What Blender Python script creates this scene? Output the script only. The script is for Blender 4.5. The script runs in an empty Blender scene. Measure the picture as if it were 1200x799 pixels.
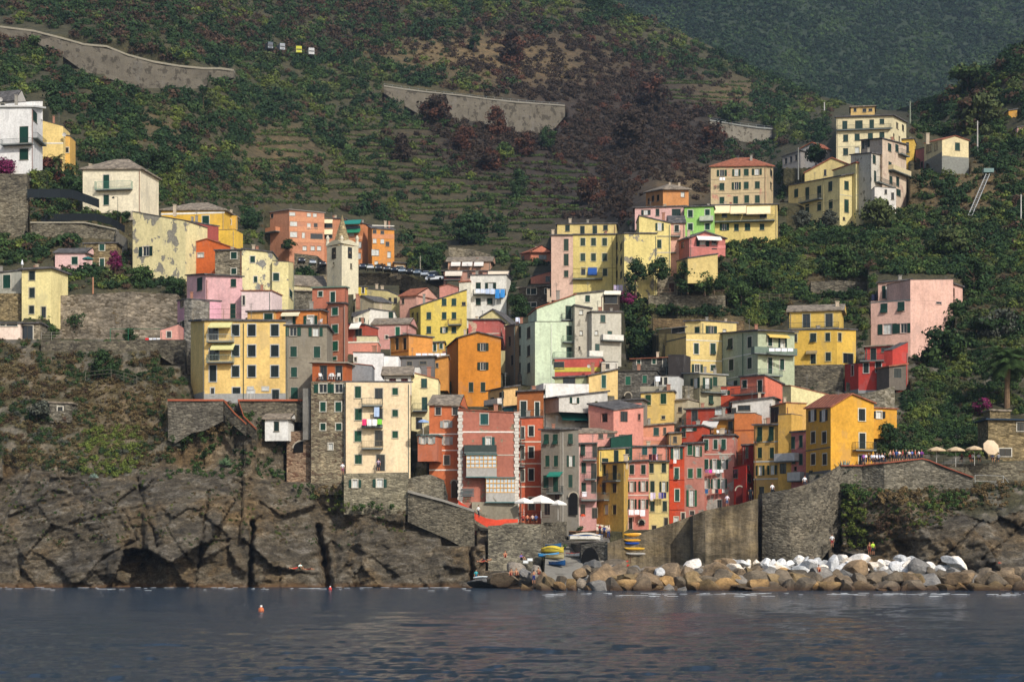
import bpy, math, random
import numpy as np
from mathutils import Vector, noise as mn
random.seed(7); rng = np.random.default_rng(7)
C = bpy.context.scene.collection
F = 2200.0; HZ = 655.0; CH = 3.8          # focal length in photo pixels, horizon row, camera height
def wx(px, Y): return (px-600.0)/F*Y
def wz(py, Y): return CH+(HZ-py)/F*Y
def pt(px, py, Y): return Vector((wx(px, Y), Y, wz(py, Y)))
def s2l(c): return c/12.92 if c <= .04045 else ((c+.055)/1.055)**2.4
def hexc(h, k=1.0):
    c = [s2l(int(h[i:i+2], 16)/255)*k for i in (0, 2, 4)]; l = .3*c[0]+.55*c[1]+.15*c[2]
    return tuple(min(1, max(0, l+(v-l)*.95)) for v in c)

# ---------- materials ----------
MC = {}
def newmat(key):
    m = bpy.data.materials.new(key); m.use_nodes = True
    nt = m.node_tree; nt.nodes.clear()
    out = nt.nodes.new('ShaderNodeOutputMaterial'); b = nt.nodes.new('ShaderNodeBsdfPrincipled')
    nt.links.new(b.outputs[0], out.inputs[0]); b.inputs['Specular IOR Level'].default_value = .25
    return m, nt, b
class NB:
    def __init__(s, nt): s.nt = nt
    def n(s, t, **kw):
        x = s.nt.nodes.new(t)
        for k, v in kw.items():
            if hasattr(x, k): setattr(x, k, v)
        return x
    def l(s, a, b): s.nt.links.new(a, b)
    def coord(s, scale=(1, 1, 1), rot=(0, 0, 0)):
        g = s.n('ShaderNodeNewGeometry'); m = s.n('ShaderNodeMapping')
        m.inputs['Scale'].default_value = scale; m.inputs['Rotation'].default_value = rot
        s.l(g.outputs['Position'], m.inputs[0]); return m.outputs[0]
    def noise(s, vec, sc, det=4, rough=.55):
        x = s.n('ShaderNodeTexNoise'); x.inputs['Scale'].default_value = sc
        x.inputs['Detail'].default_value = det; x.inputs['Roughness'].default_value = rough
        s.l(vec, x.inputs['Vector']); return x.outputs['Fac']
    def ramp(s, fac, stops, interp='LINEAR'):
        r = s.n('ShaderNodeValToRGB'); r.color_ramp.interpolation = interp
        while len(r.color_ramp.elements) < len(stops): r.color_ramp.elements.new(.5)
        for e, (p, c) in zip(r.color_ramp.elements, stops):
            e.position = p; e.color = (*c, 1) if len(c) == 3 else c
        s.l(fac, r.inputs[0]); return r.outputs[0]
    def mix(s, a, b, fac, mode='MIX'):
        x = s.n('ShaderNodeMix', data_type='RGBA', blend_type=mode)
        for v, i in ((fac, 0), (a, 6), (b, 7)):
            if hasattr(v, 'is_linked') or hasattr(v, 'links'): s.l(v, x.inputs[i])
            elif i == 0: x.inputs[0].default_value = v
            else: x.inputs[i].default_value = (*v, 1)
        return x.outputs[2]
    def bump(s, h, strength, dist, bsdf):
        b = s.n('ShaderNodeBump'); b.inputs['Strength'].default_value = strength
        b.inputs['Distance'].default_value = dist
        s.l(h, b.inputs['Height']); s.l(b.outputs[0], bsdf.inputs['Normal'])
def g3(v): return (v, v, v)
def plaster(h, peel=0, under='8d8779', k=.86):
    key = 'plaster_%s_%s_%s' % (h, peel, under)
    if key in MC: return MC[key]
    m, nt, b = newmat(key); N = NB(nt)
    base = hexc(h, k)
    v1 = N.noise(N.coord((.35, .35, .22)), 1, 5, .65)
    col = N.mix(base, g3(1), 0.0)
    t = N.ramp(v1, [(.28, g3(.74)), (.5, g3(.95)), (.72, g3(1.06))])
    col = N.mix(base, t, 1.0, 'MULTIPLY')
    v2 = N.noise(N.coord((1.8, 1.8, .13)), 1, 4, .6)      # rain streaks
    col = N.mix(col, N.ramp(v2, [(.3, (.72, .68, .62)), (.52, g3(1))]), .32, 'MULTIPLY')
    v4 = N.noise(N.coord((1, 1, 1)), 2.6, 4, .6)
    col = N.mix(col, N.ramp(v4, [(.3, g3(.76)), (.6, g3(1.05))]), .8, 'MULTIPLY')
    v5 = N.noise(N.coord((.28, .28, .16)), 1.3, 8, .7)       # blotches where old paint shows through
    col = N.mix(col, tuple(v*.62+.05 for v in base), N.ramp(v5, [(.56, g3(0)), (.60, g3(.55))]))
    if peel:
        v3 = N.noise(N.coord((.5, .5, .42)), 1, 7, .62)
        f = N.ramp(v3, [(.5+.14*(1-peel)-.012, g3(0)), (.5+.14*(1-peel)+.012, g3(1))])
        u = N.ramp(N.noise(N.coord(), 3.2, 3), [(.3, hexc(under, .55)), (.7, hexc(under, 1.0))])
        col = N.mix(col, u, f)
    N.l(col, b.inputs['Base Color']); b.inputs['Roughness'].default_value = .92
    N.bump(N.noise(N.coord(), 5, 5, .7), .35, .05, b)
    MC[key] = m; return m
def stone(a='8f8674', c='55503f', sc=2.2, name='stone', stretch=1.9):
    key = 'stone_%s_%s_%s' % (a, c, sc)
    if key in MC: return MC[key]
    m, nt, b = newmat(key); N = NB(nt)
    vec0 = N.coord((1, 1, stretch)); wn = N.n('ShaderNodeTexNoise'); wn.inputs['Scale'].default_value = 1.3; wn.inputs['Detail'].default_value = 3; N.l(vec0, wn.inputs['Vector'])
    va = N.n('ShaderNodeVectorMath', operation='MULTIPLY_ADD'); N.l(wn.outputs['Color'], va.inputs[0]); va.inputs[1].default_value = (.7, .7, .7); N.l(vec0, va.inputs[2]); vec = va.outputs[0]
    vo = N.n('ShaderNodeTexVoronoi'); vo.inputs['Scale'].default_value = sc; N.l(vec, vo.inputs['Vector'])
    hs = N.n('ShaderNodeSeparateColor'); N.l(vo.outputs['Color'], hs.inputs[0])
    col = N.ramp(hs.outputs[0], [(0, hexc(c, .85)), (.45, hexc(a, .66)), (.8, hexc(a, .82)), (1, hexc(a, 1.1))])
    ed = N.ramp(vo.outputs['Distance'], [(.2, g3(1)), (.75, g3(.7))])
    col = N.mix(col, ed, .7, 'MULTIPLY')
    big = N.ramp(N.noise(N.coord(), .22, 7, .72), [(.3, (.42, .42, .42)), (.5, (.85, .84, .8)), (.68, (1.25, 1.2, 1.1))])
    col = N.mix(col, big, 1.0, 'MULTIPLY')
    fn = N.ramp(N.noise(N.coord(), 4, 5, .7), [(.3, g3(.65)), (.7, g3(1.25))]); col = N.mix(col, fn, .8, 'MULTIPLY')
    N.l(col, b.inputs['Base Color']); b.inputs['Roughness'].default_value = .95
    N.bump(vo.outputs['Distance'], .9, -.12, b)
    MC[key] = m; return m
def flat(h, rough=.8, k=.9, metal=0, name='paint', var=.25):
    key = '%s_%s_%s_%s' % (name, h, rough, k)
    if key in MC: return MC[key]
    m, nt, b = newmat(key); N = NB(nt)
    col = N.mix(hexc(h, k), N.ramp(N.noise(N.coord(), 2.1, 4, .65), [(.3, g3(1-var)), (.7, g3(1.08))]), 1, 'MULTIPLY')
    N.l(col, b.inputs['Base Color']); b.inputs['Roughness'].default_value = rough
    b.inputs['Metallic'].default_value = metal
    MC[key] = m; return m
def shutter_mat(h):
    key = 'shutter_'+h
    if key in MC: return MC[key]
    m, nt, b = newmat(key); N = NB(nt)
    w = N.n('ShaderNodeTexWave', bands_direction='Z'); w.inputs['Scale'].default_value = 3.2
    N.l(N.coord(), w.inputs['Vector'])
    col = N.mix(hexc(h, .52), N.ramp(w.outputs['Fac'], [(0, g3(.55)), (.6, g3(1.05))]), 1, 'MULTIPLY')
    col = N.mix(col, N.ramp(N.noise(N.coord((.3, .3, .3)), 1.0, 3), [(.3, g3(.7)), (.7, g3(1.25))]), 1, 'MULTIPLY')
    N.l(col, b.inputs['Base Color']); b.inputs['Roughness'].default_value = .6
    N.bump(w.outputs['Fac'], .6, .03, b)
    MC[key] = m; return m
def roof_mat(kind):
    key = 'roof_'+kind
    if key in MC: return MC[key]
    m, nt, b = newmat(key); N = NB(nt)
    if kind == 'tile':
        w = N.n('ShaderNodeTexWave', bands_direction='X'); w.inputs['Scale'].default_value = 1.6
        w.inputs['Distortion'].default_value = .6; N.l(N.coord(), w.inputs['Vector'])
        v = N.noise(N.coord(), 1.6, 5, .7)
        col = N.ramp(v, [(.28, (.10, .045, .03)), (.5, (.30, .10, .055)), (.72, (.42, .17, .09))])
        N.bump(w.outputs['Fac'], .8, .08, b)
    else:
        vo = N.n('ShaderNodeTexVoronoi'); vo.inputs['Scale'].default_value = 2.4; N.l(N.coord(), vo.inputs['Vector'])
        hs = N.n('ShaderNodeSeparateColor'); N.l(vo.outputs['Color'], hs.inputs[0])
        a = (.085, .08, .078) if kind == 'slate' else (.20, .165, .125)
        col = N.mix(a, N.ramp(hs.outputs[0], [(0, g3(.6)), (1, g3(1.35))]), 1, 'MULTIPLY')
        col = N.mix(col, N.ramp(N.noise(N.coord(), .7, 5), [(.3, g3(.7)), (.7, g3(1.2))]), 1, 'MULTIPLY')
        N.bump(vo.outputs['Distance'], .6, .06, b)
    N.l(col, b.inputs['Base Color']); b.inputs['Roughness'].default_value = .88
    MC[key] = m; return m
def glass_mat():
    if 'glass' in MC: return MC['glass']
    m, nt, b = newmat('window_glass')
    b.inputs['Base Color'].default_value = (.012, .015, .018, 1); b.inputs['Roughness'].default_value = .12
    b.inputs['Specular IOR Level'].default_value = .5
    MC['glass'] = m; return m

# ---------- mesh builder ----------
def link(name, me, parent=None, mat=None):
    o = bpy.data.objects.new(name, me); C.objects.link(o)
    if parent is not None: o.parent = parent
    if mat is not None: me.materials.append(mat)
    return o
class MB:
    def __init__(s, org=(0, 0, 0)): s.v = []; s.f = []; s.o = Vector(org)
    def poly(s, pts):
        i = len(s.v); s.v += [Vector(p)-s.o for p in pts]; s.f.append(tuple(range(i, i+len(pts)))); return s
    def hexa(s, b, t):
        i = len(s.v); n = len(b)
        s.v += [Vector(p)-s.o for p in b]+[Vector(p)-s.o for p in t]
        s.f.append(tuple(range(i+n-1, i-1, -1))); s.f.append(tuple(range(i+n, i+2*n)))
        for k in range(n):
            j = (k+1) % n; s.f.append((i+k, i+j, i+n+j, i+n+k))
        return s
    def box(s, c, u, w, hgt, d, up=Vector((0, 0, 1))):
        """centre c, unit direction u for width; depth along horizontal normal"""
        c = Vector(c); u = Vector(u).normalized(); n = u.cross(up).normalized()
        p = [c-u*w/2-n*d/2, c+u*w/2-n*d/2, c+u*w/2+n*d/2, c-u*w/2+n*d/2]
        return s.hexa([q-up*hgt/2 for q in p], [q+up*hgt/2 for q in p])
    def bar(s, a, b, r, n=4, r2=None):
        a = Vector(a); b = Vector(b); d = (b-a)
        if d.length < 1e-5: return s
        d.normalize(); x = d.orthogonal().normalized(); y = d.cross(x); r2 = r if r2 is None else r2
        ang = [2*math.pi*k/n+math.pi/4 for k in range(n)]
        return s.hexa([a+(x*math.cos(t)+y*math.sin(t))*r for t in ang], [b+(x*math.cos(t)+y*math.sin(t))*r2 for t in ang])
    def build(s, name, mat=None, parent=None, smooth=False):
        me = bpy.data.meshes.new(name); me.from_pydata([tuple(v) for v in s.v], [], s.f); me.update()
        o = link(name, me, parent, mat)
        if parent is None: o.location = s.o
        if smooth: me.polygons.foreach_set('use_smooth', [True]*len(me.polygons))
        return o
def tag(o, label=None, cat=None, group=None, kind=None):
    if label: o['label'] = label
    if cat: o['category'] = cat
    if group: o['group'] = group
    if kind: o['kind'] = kind
    return o
def empty(name, loc, label=None, cat=None, group=None):
    o = bpy.data.objects.new(name, None); C.objects.link(o); o.location = loc; o.empty_display_size = .3
    return tag(o, label, cat, group)
def copy_tree(o, parent=None):
    c = o.copy(); C.objects.link(c)
    if parent: c.parent = parent
    for ch in list(o.children): copy_tree(ch, c)
    return c

# ---------- base relief: distance of the ground along each line of sight ----------
PROF = {
 -500: [(700,300),(688,330),(400,380),(200,480),(0,700),(-120,900)],
 -160: [(710,250),(688,255),(600,262),(545,270),(402,292),(398,303),(372,325),(320,345),(205,375),(195,395),(100,480),(0,640),(-60,760)],
 0:   [(710,250),(688,255),(600,262),(545,268),(402,290),(399,303),(374,325),(320,345),(300,352),(205,374),(195,392),(100,480),(0,640),(-60,760)],
 100: [(710,250),(688,255),(600,261),(545,268),(402,288),(399,303),(372,328),(320,346),(262,366),(240,380),(160,440),(100,490),(0,640),(-60,760)],
 200: [(710,250),(688,255),(600,260),(545,268),(472,272),(402,286),(399,310),(370,328),(330,342),(290,372),(250,400),(200,435),(100,520),(0,650),(-60,760)],
 300: [(710,252),(688,256),(600,262),(545,268),(476,270),(472,279),(468,300),(400,312),(380,325),(350,340),(320,360),(290,410),(250,470),(150,560),(0,740),(-60,820)],
 400: [(710,252),(689,257),(610,264),(570,268),(545,272),(450,290),(350,366),(322,450),(310,478),(280,500),(150,600),(0,780),(-60,860)],
 500: [(710,252),(689,257),(600,266),(580,270),(560,276),(500,290),(400,345),(345,385),(322,450),(310,480),(250,540),(150,620),(0,800),(-60,870)],
 560: [(710,250),(689,256),(640,260),(615,268),(590,276),(500,290),(400,345),(345,400),(310,470),(250,545),(150,630),(0,810),(-60,870)],
 610: [(710,240),(690,247),(650,256),(620,262),(613,276),(600,284),(480,310),(400,345),(340,400),(310,440),(290,490),(150,650),(0,830),(-60,870)],
 650: [(710,230),(690,236),(686,240),(634,276),(615,284),(600,290),(480,315),(400,345),(345,370),(300,450),(250,540),(150,660),(0,840),(-60,880)],
 710: [(710,230),(690,236),(682,243),(636,276),(622,287),(600,295),(480,325),(400,352),(345,368),(320,385),(290,460),(150,680),(-2,860)],
 770: [(710,230),(692,232),(672,240),(640,256),(622,262),(618,290),(600,298),(480,330),(400,352),(330,375),(260,410),(235,470),(150,690),(28,860)],
 830: [(710,230),(694,230),(672,240),(660,250),(598,258),(592,287),(480,325),(440,338),(380,352),(330,375),(270,400),(240,420),(236,500),(150,700),(53,860)],
 900: [(710,230),(694,230),(672,240),(660,248),(574,257),(568,282),(500,300),(440,328),(390,348),(340,366),(275,400),(238,420),(232,470),(215,590),(150,720),(90,860)],
 960: [(710,230),(694,230),(672,240),(660,246),(552,252),(548,262),(545,275),(460,308),(430,322),(360,345),(270,405),(235,425),(215,440),(190,560),(112,800)],
 1040:[(710,230),(694,230),(672,239),(660,241),(620,244.5),(590,247.5),(575,249),(542,256),(540,266),(500,284),(450,308),(400,325),(330,350),(270,390),(245,415),(200,430),(150,450),(140,620),(130,760)],
 1110:[(710,230),(694,230),(672,239),(660,240),(630,243),(612,246),(590,248.5),(565,251),(545,258),(538,266),(525,280),(470,298),(400,325),(330,352),(210,418),(195,425),(180,450),(108,540)],
 1200:[(710,230),(694,230),(672,238),(660,239),(620,243),(585,247),(560,252),(542,264),(500,282),(400,320),(300,360),(200,410),(100,480),(52,520)],
 1400:[(710,230),(694,230),(672,240),(600,255),(500,282),(400,320),(200,410),(0,520),(-60,600)],
 1800:[(710,300),(694,310),(400,380),(0,600),(-100,700)],
}
PK = sorted(PROF)
RIDGE = [(-500,-60),(650,-50),(690,-10),(710,2),(770,28),(830,53),(900,88),(960,112),(1010,126),(1045,130),(1075,122),(1110,108),(1150,84),(1200,52),(1260,10),(1400,-60),(1800,-100)]
def ridge(px): return np.interp(px, [a for a, b in RIDGE], [b for a, b in RIDGE])
def Y0(px, py):
    k = 0
    while k < len(PK)-2 and px > PK[k+1]: k += 1
    a, b = PK[k], PK[k+1]; t = min(1, max(0, (px-a)/(b-a)))
    def f(p): q = PROF[p][::-1]; return np.interp(py, [u for u, v in q], [v for u, v in q])
    return f(a)*(1-t)+f(b)*t
def ground_z(px, Y):
    """height of the ground where the line of sight px reaches distance Y"""
    ys = np.arange(ridge(px), 706, 2.0)
    d = Y0(px, ys)
    ok = ys[d <= Y]
    return wz(ok.min(), Y) if len(ok) else wz(705, Y)
CARVE = []        # (px0, px1, pytop, pybot, Y)

def weathered(h='90826a', name='sea_wall_render'):
    m, nt, b = newmat(name); N = NB(nt)
    s = N.noise(N.coord((.55, .55, .05)), 1, 7, .7); s2 = N.noise(N.coord((.2, .2, .35)), 1, 8, .72); f = N.noise(N.coord((1, 1, 2.2)), 1.4, 8, .75)
    c = N.mix(hexc(h, .8), N.ramp(s, [(.3, (.22, .22, .22)), (.46, (.6, .58, .54)), (.6, g3(1)), (.75, (1.3, 1.22, 1.08))]), 1, 'MULTIPLY')
    c = N.mix(c, N.ramp(s2, [(.35, (.45, .46, .44)), (.5, g3(.9)), (.62, (1.2, 1.15, 1.0))]), 1, 'MULTIPLY')
    c = N.mix(c, N.ramp(f, [(.32, g3(.5)), (.62, g3(1.25))]), .85, 'MULTIPLY')
    N.l(c, b.inputs['Base Color']); b.inputs['Roughness'].default_value = .95; N.bump(f, .9, .25, b); return m
# ---------- buildings ----------
GREEN = '0e4a3a'; DARKG = '14302c'; HOUSES = []; FILL = []
UP = Vector((0, 0, 1))
class Face:
    """one facade plane between two ground points"""
    def __init__(s, A, B):
        s.A = Vector((A[0], A[1], 0)); s.B = Vector((B[0], B[1], 0)); s.L = (s.B-s.A).length
        s.u = (s.B-s.A).normalized(); s.n = s.u.cross(UP).normalized()     # outward, towards the sea
        if s.n.y > 0 and abs(s.n.y) > .02: s.n = -s.n
    def U(s, px):
        k = (px-600.0)/F; d = s.B-s.A
        t = (k*s.A.y-s.A.x)/(d.x-k*d.y); return t*s.L
    def Y(s, u): return s.A.y+s.u.y*u
    def P(s, u, z, out=0.0): v = s.A+s.u*u+s.n*out; return Vector((v.x, v.y, z))
    def S(s, px, py, out=0.0): u = s.U(px); return s.P(u, wz(py, s.Y(u)), out)
    def rect(s, px, py, w, h):
        u = s.U(px); Y = s.Y(u); k = Y/F
        u0 = s.U(px-w/2); u1 = s.U(px+w/2); zc = wz(py, Y)
        return (min(u0, u1), max(u0, u1), zc-h*k/2, zc+h*k/2)
def fbox(mb, f, u0, u1, z0, z1, o0, o1):
    return mb.hexa([f.P(u0, z0, o1), f.P(u1, z0, o1), f.P(u1, z0, o0), f.P(u0, z0, o0)],
                   [f.P(u0, z1, o1), f.P(u1, z1, o1), f.P(u1, z1, o0), f.P(u0, z1, o0)])
def facade(mb, f, zb, z0, z1, holes, apex=None, dep=.2):
    zm = min(z0, z1); ok = []
    for h in holes:
        if h[0] > .08 and h[1] < f.L-.08 and h[2] > zb+.05 and h[3] < zm-.08 and \
           all(h[1] < q[0]-.02 or h[0] > q[1]+.02 or h[3] < q[2]-.02 or h[2] > q[3]+.02 for q in ok): ok.append(h)
    us = sorted({0, f.L, *[h[0] for h in ok], *[h[1] for h in ok]}); zs = sorted({zb, zm, *[h[2] for h in ok], *[h[3] for h in ok]})
    for i in range(len(us)-1):
        for j in range(len(zs)-1):
            cu = (us[i]+us[i+1])/2; cz = (zs[j]+zs[j+1])/2
            if any(h[0] < cu < h[1] and h[2] < cz < h[3] for h in ok): continue
            mb.poly([f.P(us[i], zs[j]), f.P(us[i+1], zs[j]), f.P(us[i+1], zs[j+1]), f.P(us[i], zs[j+1])])
    top = [f.P(0, zm), f.P(f.L, zm)]
    if z1 > zm+.01: top.append(f.P(f.L, z1))
    if apex: top.append(f.P(apex[0], apex[1]))
    if z0 > zm+.01: top.append(f.P(0, z0))
    if len(top) > 2: mb.poly(top)
    for a, b, c, d in ok:
        mb.poly([f.P(a, c), f.P(b, c), f.P(b, c, -dep), f.P(a, c, -dep)]); mb.poly([f.P(a, d), f.P(b, d), f.P(b, d, -dep), f.P(a, d, -dep)])
        mb.poly([f.P(a, c), f.P(a, d), f.P(a, d, -dep), f.P(a, c, -dep)]); mb.poly([f.P(b, c), f.P(b, d), f.P(b, d, -dep), f.P(b, c, -dep)])
    return ok
def make_window(f, r, kind, root, org, shc, trim, cut):
    """one opening: surround, sill, pane and shutters as pieces of their own"""
    a, b, c, d = r; o = -.02 if cut else .0; back = -.16 if cut else .015
    low = kind.lower(); door = low in 'xzq' or (d-c) > 2.6
    name = 'door' if (low in 'xzq') else 'window'
    if low == 'q' : name = 'door'
    nm = MB(org); t = .13 if trim else .06; po = .035 if trim else .012
    for (x0, x1, z0, z1) in ((a-t, a, c-(0 if low in 'xzq' else t*.6), d+t), (b, b+t, c-(0 if low in 'xzq' else t*.6), d+t), (a, b, d, d+t)):
        fbox(nm, f, x0, x1, z0, z1, -.01, po)
    if low not in 'xzq': fbox(nm, f, a-.12, b+.12, c-.09, c, -.01, .12)
    win = nm.build(name, trim or flat('8a8272'), root)
    def leaf(x0, x1, z0, z1, oo, mat):
        m = MB(org); fbox(m, f, x0, x1, z0, z1, oo-.02, oo+.025)
        e = .05
        for (p, q, r0, r1) in ((x0, x0+e, z0, z1), (x1-e, x1, z0, z1), (x0+e, x1-e, z0, z0+e), (x0+e, x1-e, z1-e, z1)): fbox(m, f, p, q, r0, r1, oo+.026, oo+.04)
        m.build('shutter', mat, win)
    mid = (a+b)/2; sm = shutter_mat(shc)
    if low in 'cx':                                                       # closed louvred shutters
        leaf(a+.01, mid-.01, c+.01, d-.01, back+.1 if cut else .03, sm); leaf(mid+.01, b-.01, c+.01, d-.01, back+.1 if cut else .03, sm)
    elif low in 'v':                                                      # louvres with lower flap pushed out
        zc = c+(d-c)*.42
        for x0, x1 in ((a+.01, mid-.01), (mid+.01, b-.01)):
            leaf(x0, x1, zc, d-.01, .03, sm)
            m = MB(org)
            m.hexa([f.P(x0, c, .42), f.P(x1, c, .42), f.P(x1, zc, .05), f.P(x0, zc, .05)], [f.P(x0, c-.02, .38), f.P(x1, c-.02, .38), f.P(x1, zc, .01), f.P(x0, zc, .01)])
            m.build('shutter_flap', sm, win)
        m = MB(org); fbox(m, f, a, b, c, zc, back, back+.02); m.build('pane', glass_mat(), win)
    else:
        m = MB(org); fbox(m, f, a, b, c, d, back-.02, back); m.build('pane', glass_mat() if low not in 'wg' else flat('c9ccc8', .3, name='curtain'), win)
        m = MB(org); e = .05; fr = flat('cfc9bb') if low in 'owg' else flat('4a4238')
        for (p, q, r0, r1) in ((a, a+e, c, d), (b-e, b, c, d), (a+e, b-e, c, c+e), (a+e, b-e, d-e, d), (mid-.03, mid+.03, c+e, d-e)): fbox(m, f, p, q, r0, r1, back+.005, back+.05)
        m.build('casement', fr, win)
        if low in 'og':                                                    # shutters folded back on the wall
            w = (b-a)*.52; leaf(a-t-w, a-t, c, d, .06, sm); leaf(b+t, b+t+w, c, d, .06, sm)
    return win
def parse(W):
    out = []
    for s in W.split(';'):
        s = s.strip()
        if not s: continue
        a, b = s.split('@'); xs, ys = b.split('/'); w, h = a[2:].split('x')
        for y in ys.split(','):
            for x in xs.split(','): out.append((int(a[0]), a[1], float(w), float(h), float(x), float(y)))
    return out
def balcony(f, x0, x1, y, root, org, depth=1.1, kind='r', hgt=1.0, color=None, slabc='6f7672'):
    u0, u1 = sorted((f.U(x0), f.U(x1))); z = wz(y, f.Y((u0+u1)/2))
    m = MB(org); fbox(m, f, u0, u1, z-.18, z, .0, depth); bal = m.build('balcony', flat(slabc, .9), root)
    m = MB(org)
    if kind in 'wg':
        for a, b, p, q in ((u0, u1, depth-.08, depth), (u0, u0+.08, .02, depth-.08), (u1-.08, u1, .02, depth-.08)): fbox(m, f, a, b, z, z+hgt, p, q)
        m.build('parapet', flat(color or 'd8d4cc'), bal)
    else:
        for zz in (z+.1, z+hgt): fbox(m, f, u0, u1, zz-.025, zz+.025, depth-.06, depth-.02)
        n = max(3, int((u1-u0)/.22))
        for k in range(n+1):
            u = u0+(u1-u0)*k/n; fbox(m, f, u-.012, u+.012, z, z+hgt, depth-.05, depth-.03)
        for uu in (u0, u1):
            fbox(m, f, uu-.02, uu+.02, z+hgt-.04, z+hgt, 0, depth)
            for k in range(5): fbox(m, f, uu-.012, uu+.012, z, z+hgt, depth*k/5, depth*k/5+.025)
        m.build('railing', flat(color or '2c3a3a', .6, name='iron'), bal)
    return bal
def slab(mb, pts, oh, th):
    c = sum(pts, Vector())/len(pts); q = []
    for p in pts:
        d = Vector((p.x-c.x, p.y-c.y, 0)); e = d.normalized()*oh*1.35; k = (d.length+oh*1.35)/max(d.length, .1)
        q.append(Vector((p.x+e.x, p.y+e.y, p.z)))
    return mb.hexa(q, [v+UP*th for v in q])
def H(label, Fp, top, bot, col, W='', roof='flat', rm='slate', dep=9, peel=0, under='8d8779', sh=GREEN, trim='e4ddcb', mat=None,
      cat='house', name='house', apex=None, B='', A='', L='', Pp='', Ch='', oh=.35, th=.22, plinth=None, fd=1.6, group=None, bc='d8cfbd', ra=None, k=.86):
    """Fp: front corners (photo column, distance); top: eave rows; bot: visible foot row"""
    if not isinstance(top, (list, tuple)): top = [top]*len(Fp)
    G = [Vector((wx(p, y), y, wz(t, y))) for (p, y), t in zip(Fp, top)]
    fs = [Face(G[i], G[i+1]) for i in range(len(G)-1)]
    if len(G) == 2:
        n = -fs[0].n*dep; back = [G[1]+n, G[0]+n]
    else:
        back = [G[0]+G[2]-G[1]]
        if (back[0]-G[0]).length < 3: back = [back[0]]
    Yf = min(y for p, y in Fp); pxs = [p for p, y in Fp]; Yb = max([y for p, y in Fp]+[v.y for v in back])
    zb = min([wz(bot, y) for p, y in Fp])-fd
    for (p, y), (p2, y2) in zip(Fp[:-1], Fp[1:]): FILL.append((min(p, p2), max(p, p2), bot, min(y, y2)))
    CARVE.append((min(pxs)-1, max(pxs)+1, min(top)-3, bot-1, Yf+dep*.55 if len(G) == 2 else (Yf+Yb)/2+1))
    org = Vector((sum(g.x for g in G)/len(G), sum(g.y for g in G)/len(G), wz(bot, Yf)))
    root = empty(name, org, label, cat, group)
    m = mat or plaster(col, peel, under, k)
    wins = parse(W); bm = MB(org)
    def which(fi, x):
        for j in range(len(Fp)-1):
            if min(Fp[j][0], Fp[j+1][0]) <= x < max(Fp[j][0], Fp[j+1][0]): return j
        return min(fi, len(fs)-1)
    wins = [(which(w[0], w[4]), *w[1:]) for w in wins]
    for i, f in enumerate(fs):
        hs = [(f.rect(x, y, w, h), kd) for fi, kd, w, h, x, y in wins if fi == i]
        ap = None
        if apex and apex[0] == i: ap = (f.U(apex[1]), wz(apex[2], f.Y(f.U(apex[1]))))
        ok = facade(bm, f, zb, G[i].z, G[i+1].z, [r for r, kd in hs if kd.islower()], ap)
        for r, kd in hs: make_window(f, r, kd, root, org, sh, flat(trim, .8, .7) if trim else None, r in ok)
    loop = G+back; n = len(loop)
    for i in range(len(G)-1, n):
        a, b = loop[i], loop[(i+1) % n]
        bm.poly([Vector((a.x, a.y, zb)), Vector((b.x, b.y, zb)), b, a])
    if apex:     # rear gable
        f = fs[apex[0]]; dvec = (loop[(apex[0]+2) % n]-loop[apex[0]+1]); 
        A0 = f.P(f.U(apex[1]), wz(apex[2], f.Y(f.U(apex[1])))); bm.poly([loop[apex[0]]+dvec, loop[apex[0]+1]+dvec, A0+dvec])
    wallo = bm.build('wall', m, root)
    rmat = roof_mat(rm) if rm in ('slate', 'tile', 'stone') else flat(rm, .9)
    rb = MB(org); sp = roof.split(':')
    up = Vector((0, 0, .004))
    if apex:
        f = fs[apex[0]]; a, b = G[apex[0]], G[apex[0]+1]; dv = (loop[(apex[0]+2) % n]-b); nn = f.n*oh
        P = f.P(f.U(apex[1]), wz(apex[2], f.Y(f.U(apex[1]))))
        for e in (a, b):
            dn = (e-P); ex = P+dn*(1+oh/max(dn.length, .5))+up
            q = [P+nn+up, ex+nn, ex+dv-nn, P+dv-nn+up]
            rb.hexa(q, [v+UP*th for v in q])
    elif sp[0] == 'flat': slab(rb, [g+up for g in loop], oh, th)
    elif sp[0] == 'par': slab(rb, [g+up for g in loop], .06, .08)
    elif sp[0] == 'none': slab(rb, [g+up for g in loop], -.05, .03)
    elif sp[0] in ('hip', 'ridge'):
        c = sum(loop, Vector())/n; q4 = loop if n == 4 else loop+[loop[-1]]
        c4 = sum(q4[:4], Vector())/4
        e = []
        for p in q4[:4]:
            d = Vector((p.x-c4.x, p.y-c4.y, 0)).normalized()*oh*1.35; e.append(Vector((p.x+d.x, p.y+d.y, p.z))+up)
        rise = wz(float(sp[1]), c4.y)-c4.z
        fu = e[1]-e[0]; fd = e[3]-e[0]
        ml = (e[0]+e[3])/2; mr = (e[1]+e[2])/2; 
        ins = float(sp[2]) if len(sp) > 2 else (0 if sp[0] == 'ridge' else .38)
        R0 = ml.lerp(mr, ins)+UP*rise; R1 = ml.lerp(mr, 1-ins)+UP*rise
        R0.z = R1.z = c4.z+rise
        T = UP*th
        for q in ([e[0], e[1], R1, R0], [e[2], e[3], R0, R1], [e[1], e[2], R1], [e[3], e[0], R0]):
            if sp[0] == 'ridge' and len(q) == 3:
                wl = MB(org); wl.poly(q); wl.build('gable', m, wallo); continue
            rb.poly([v+T for v in q])
        for i in range(4): a, b = e[i], e[(i+1) % 4]; rb.poly([a, b, b+T, a+T])
        rb.poly(e[::-1])
    ro = rb.build('roof', rmat, root)
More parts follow.
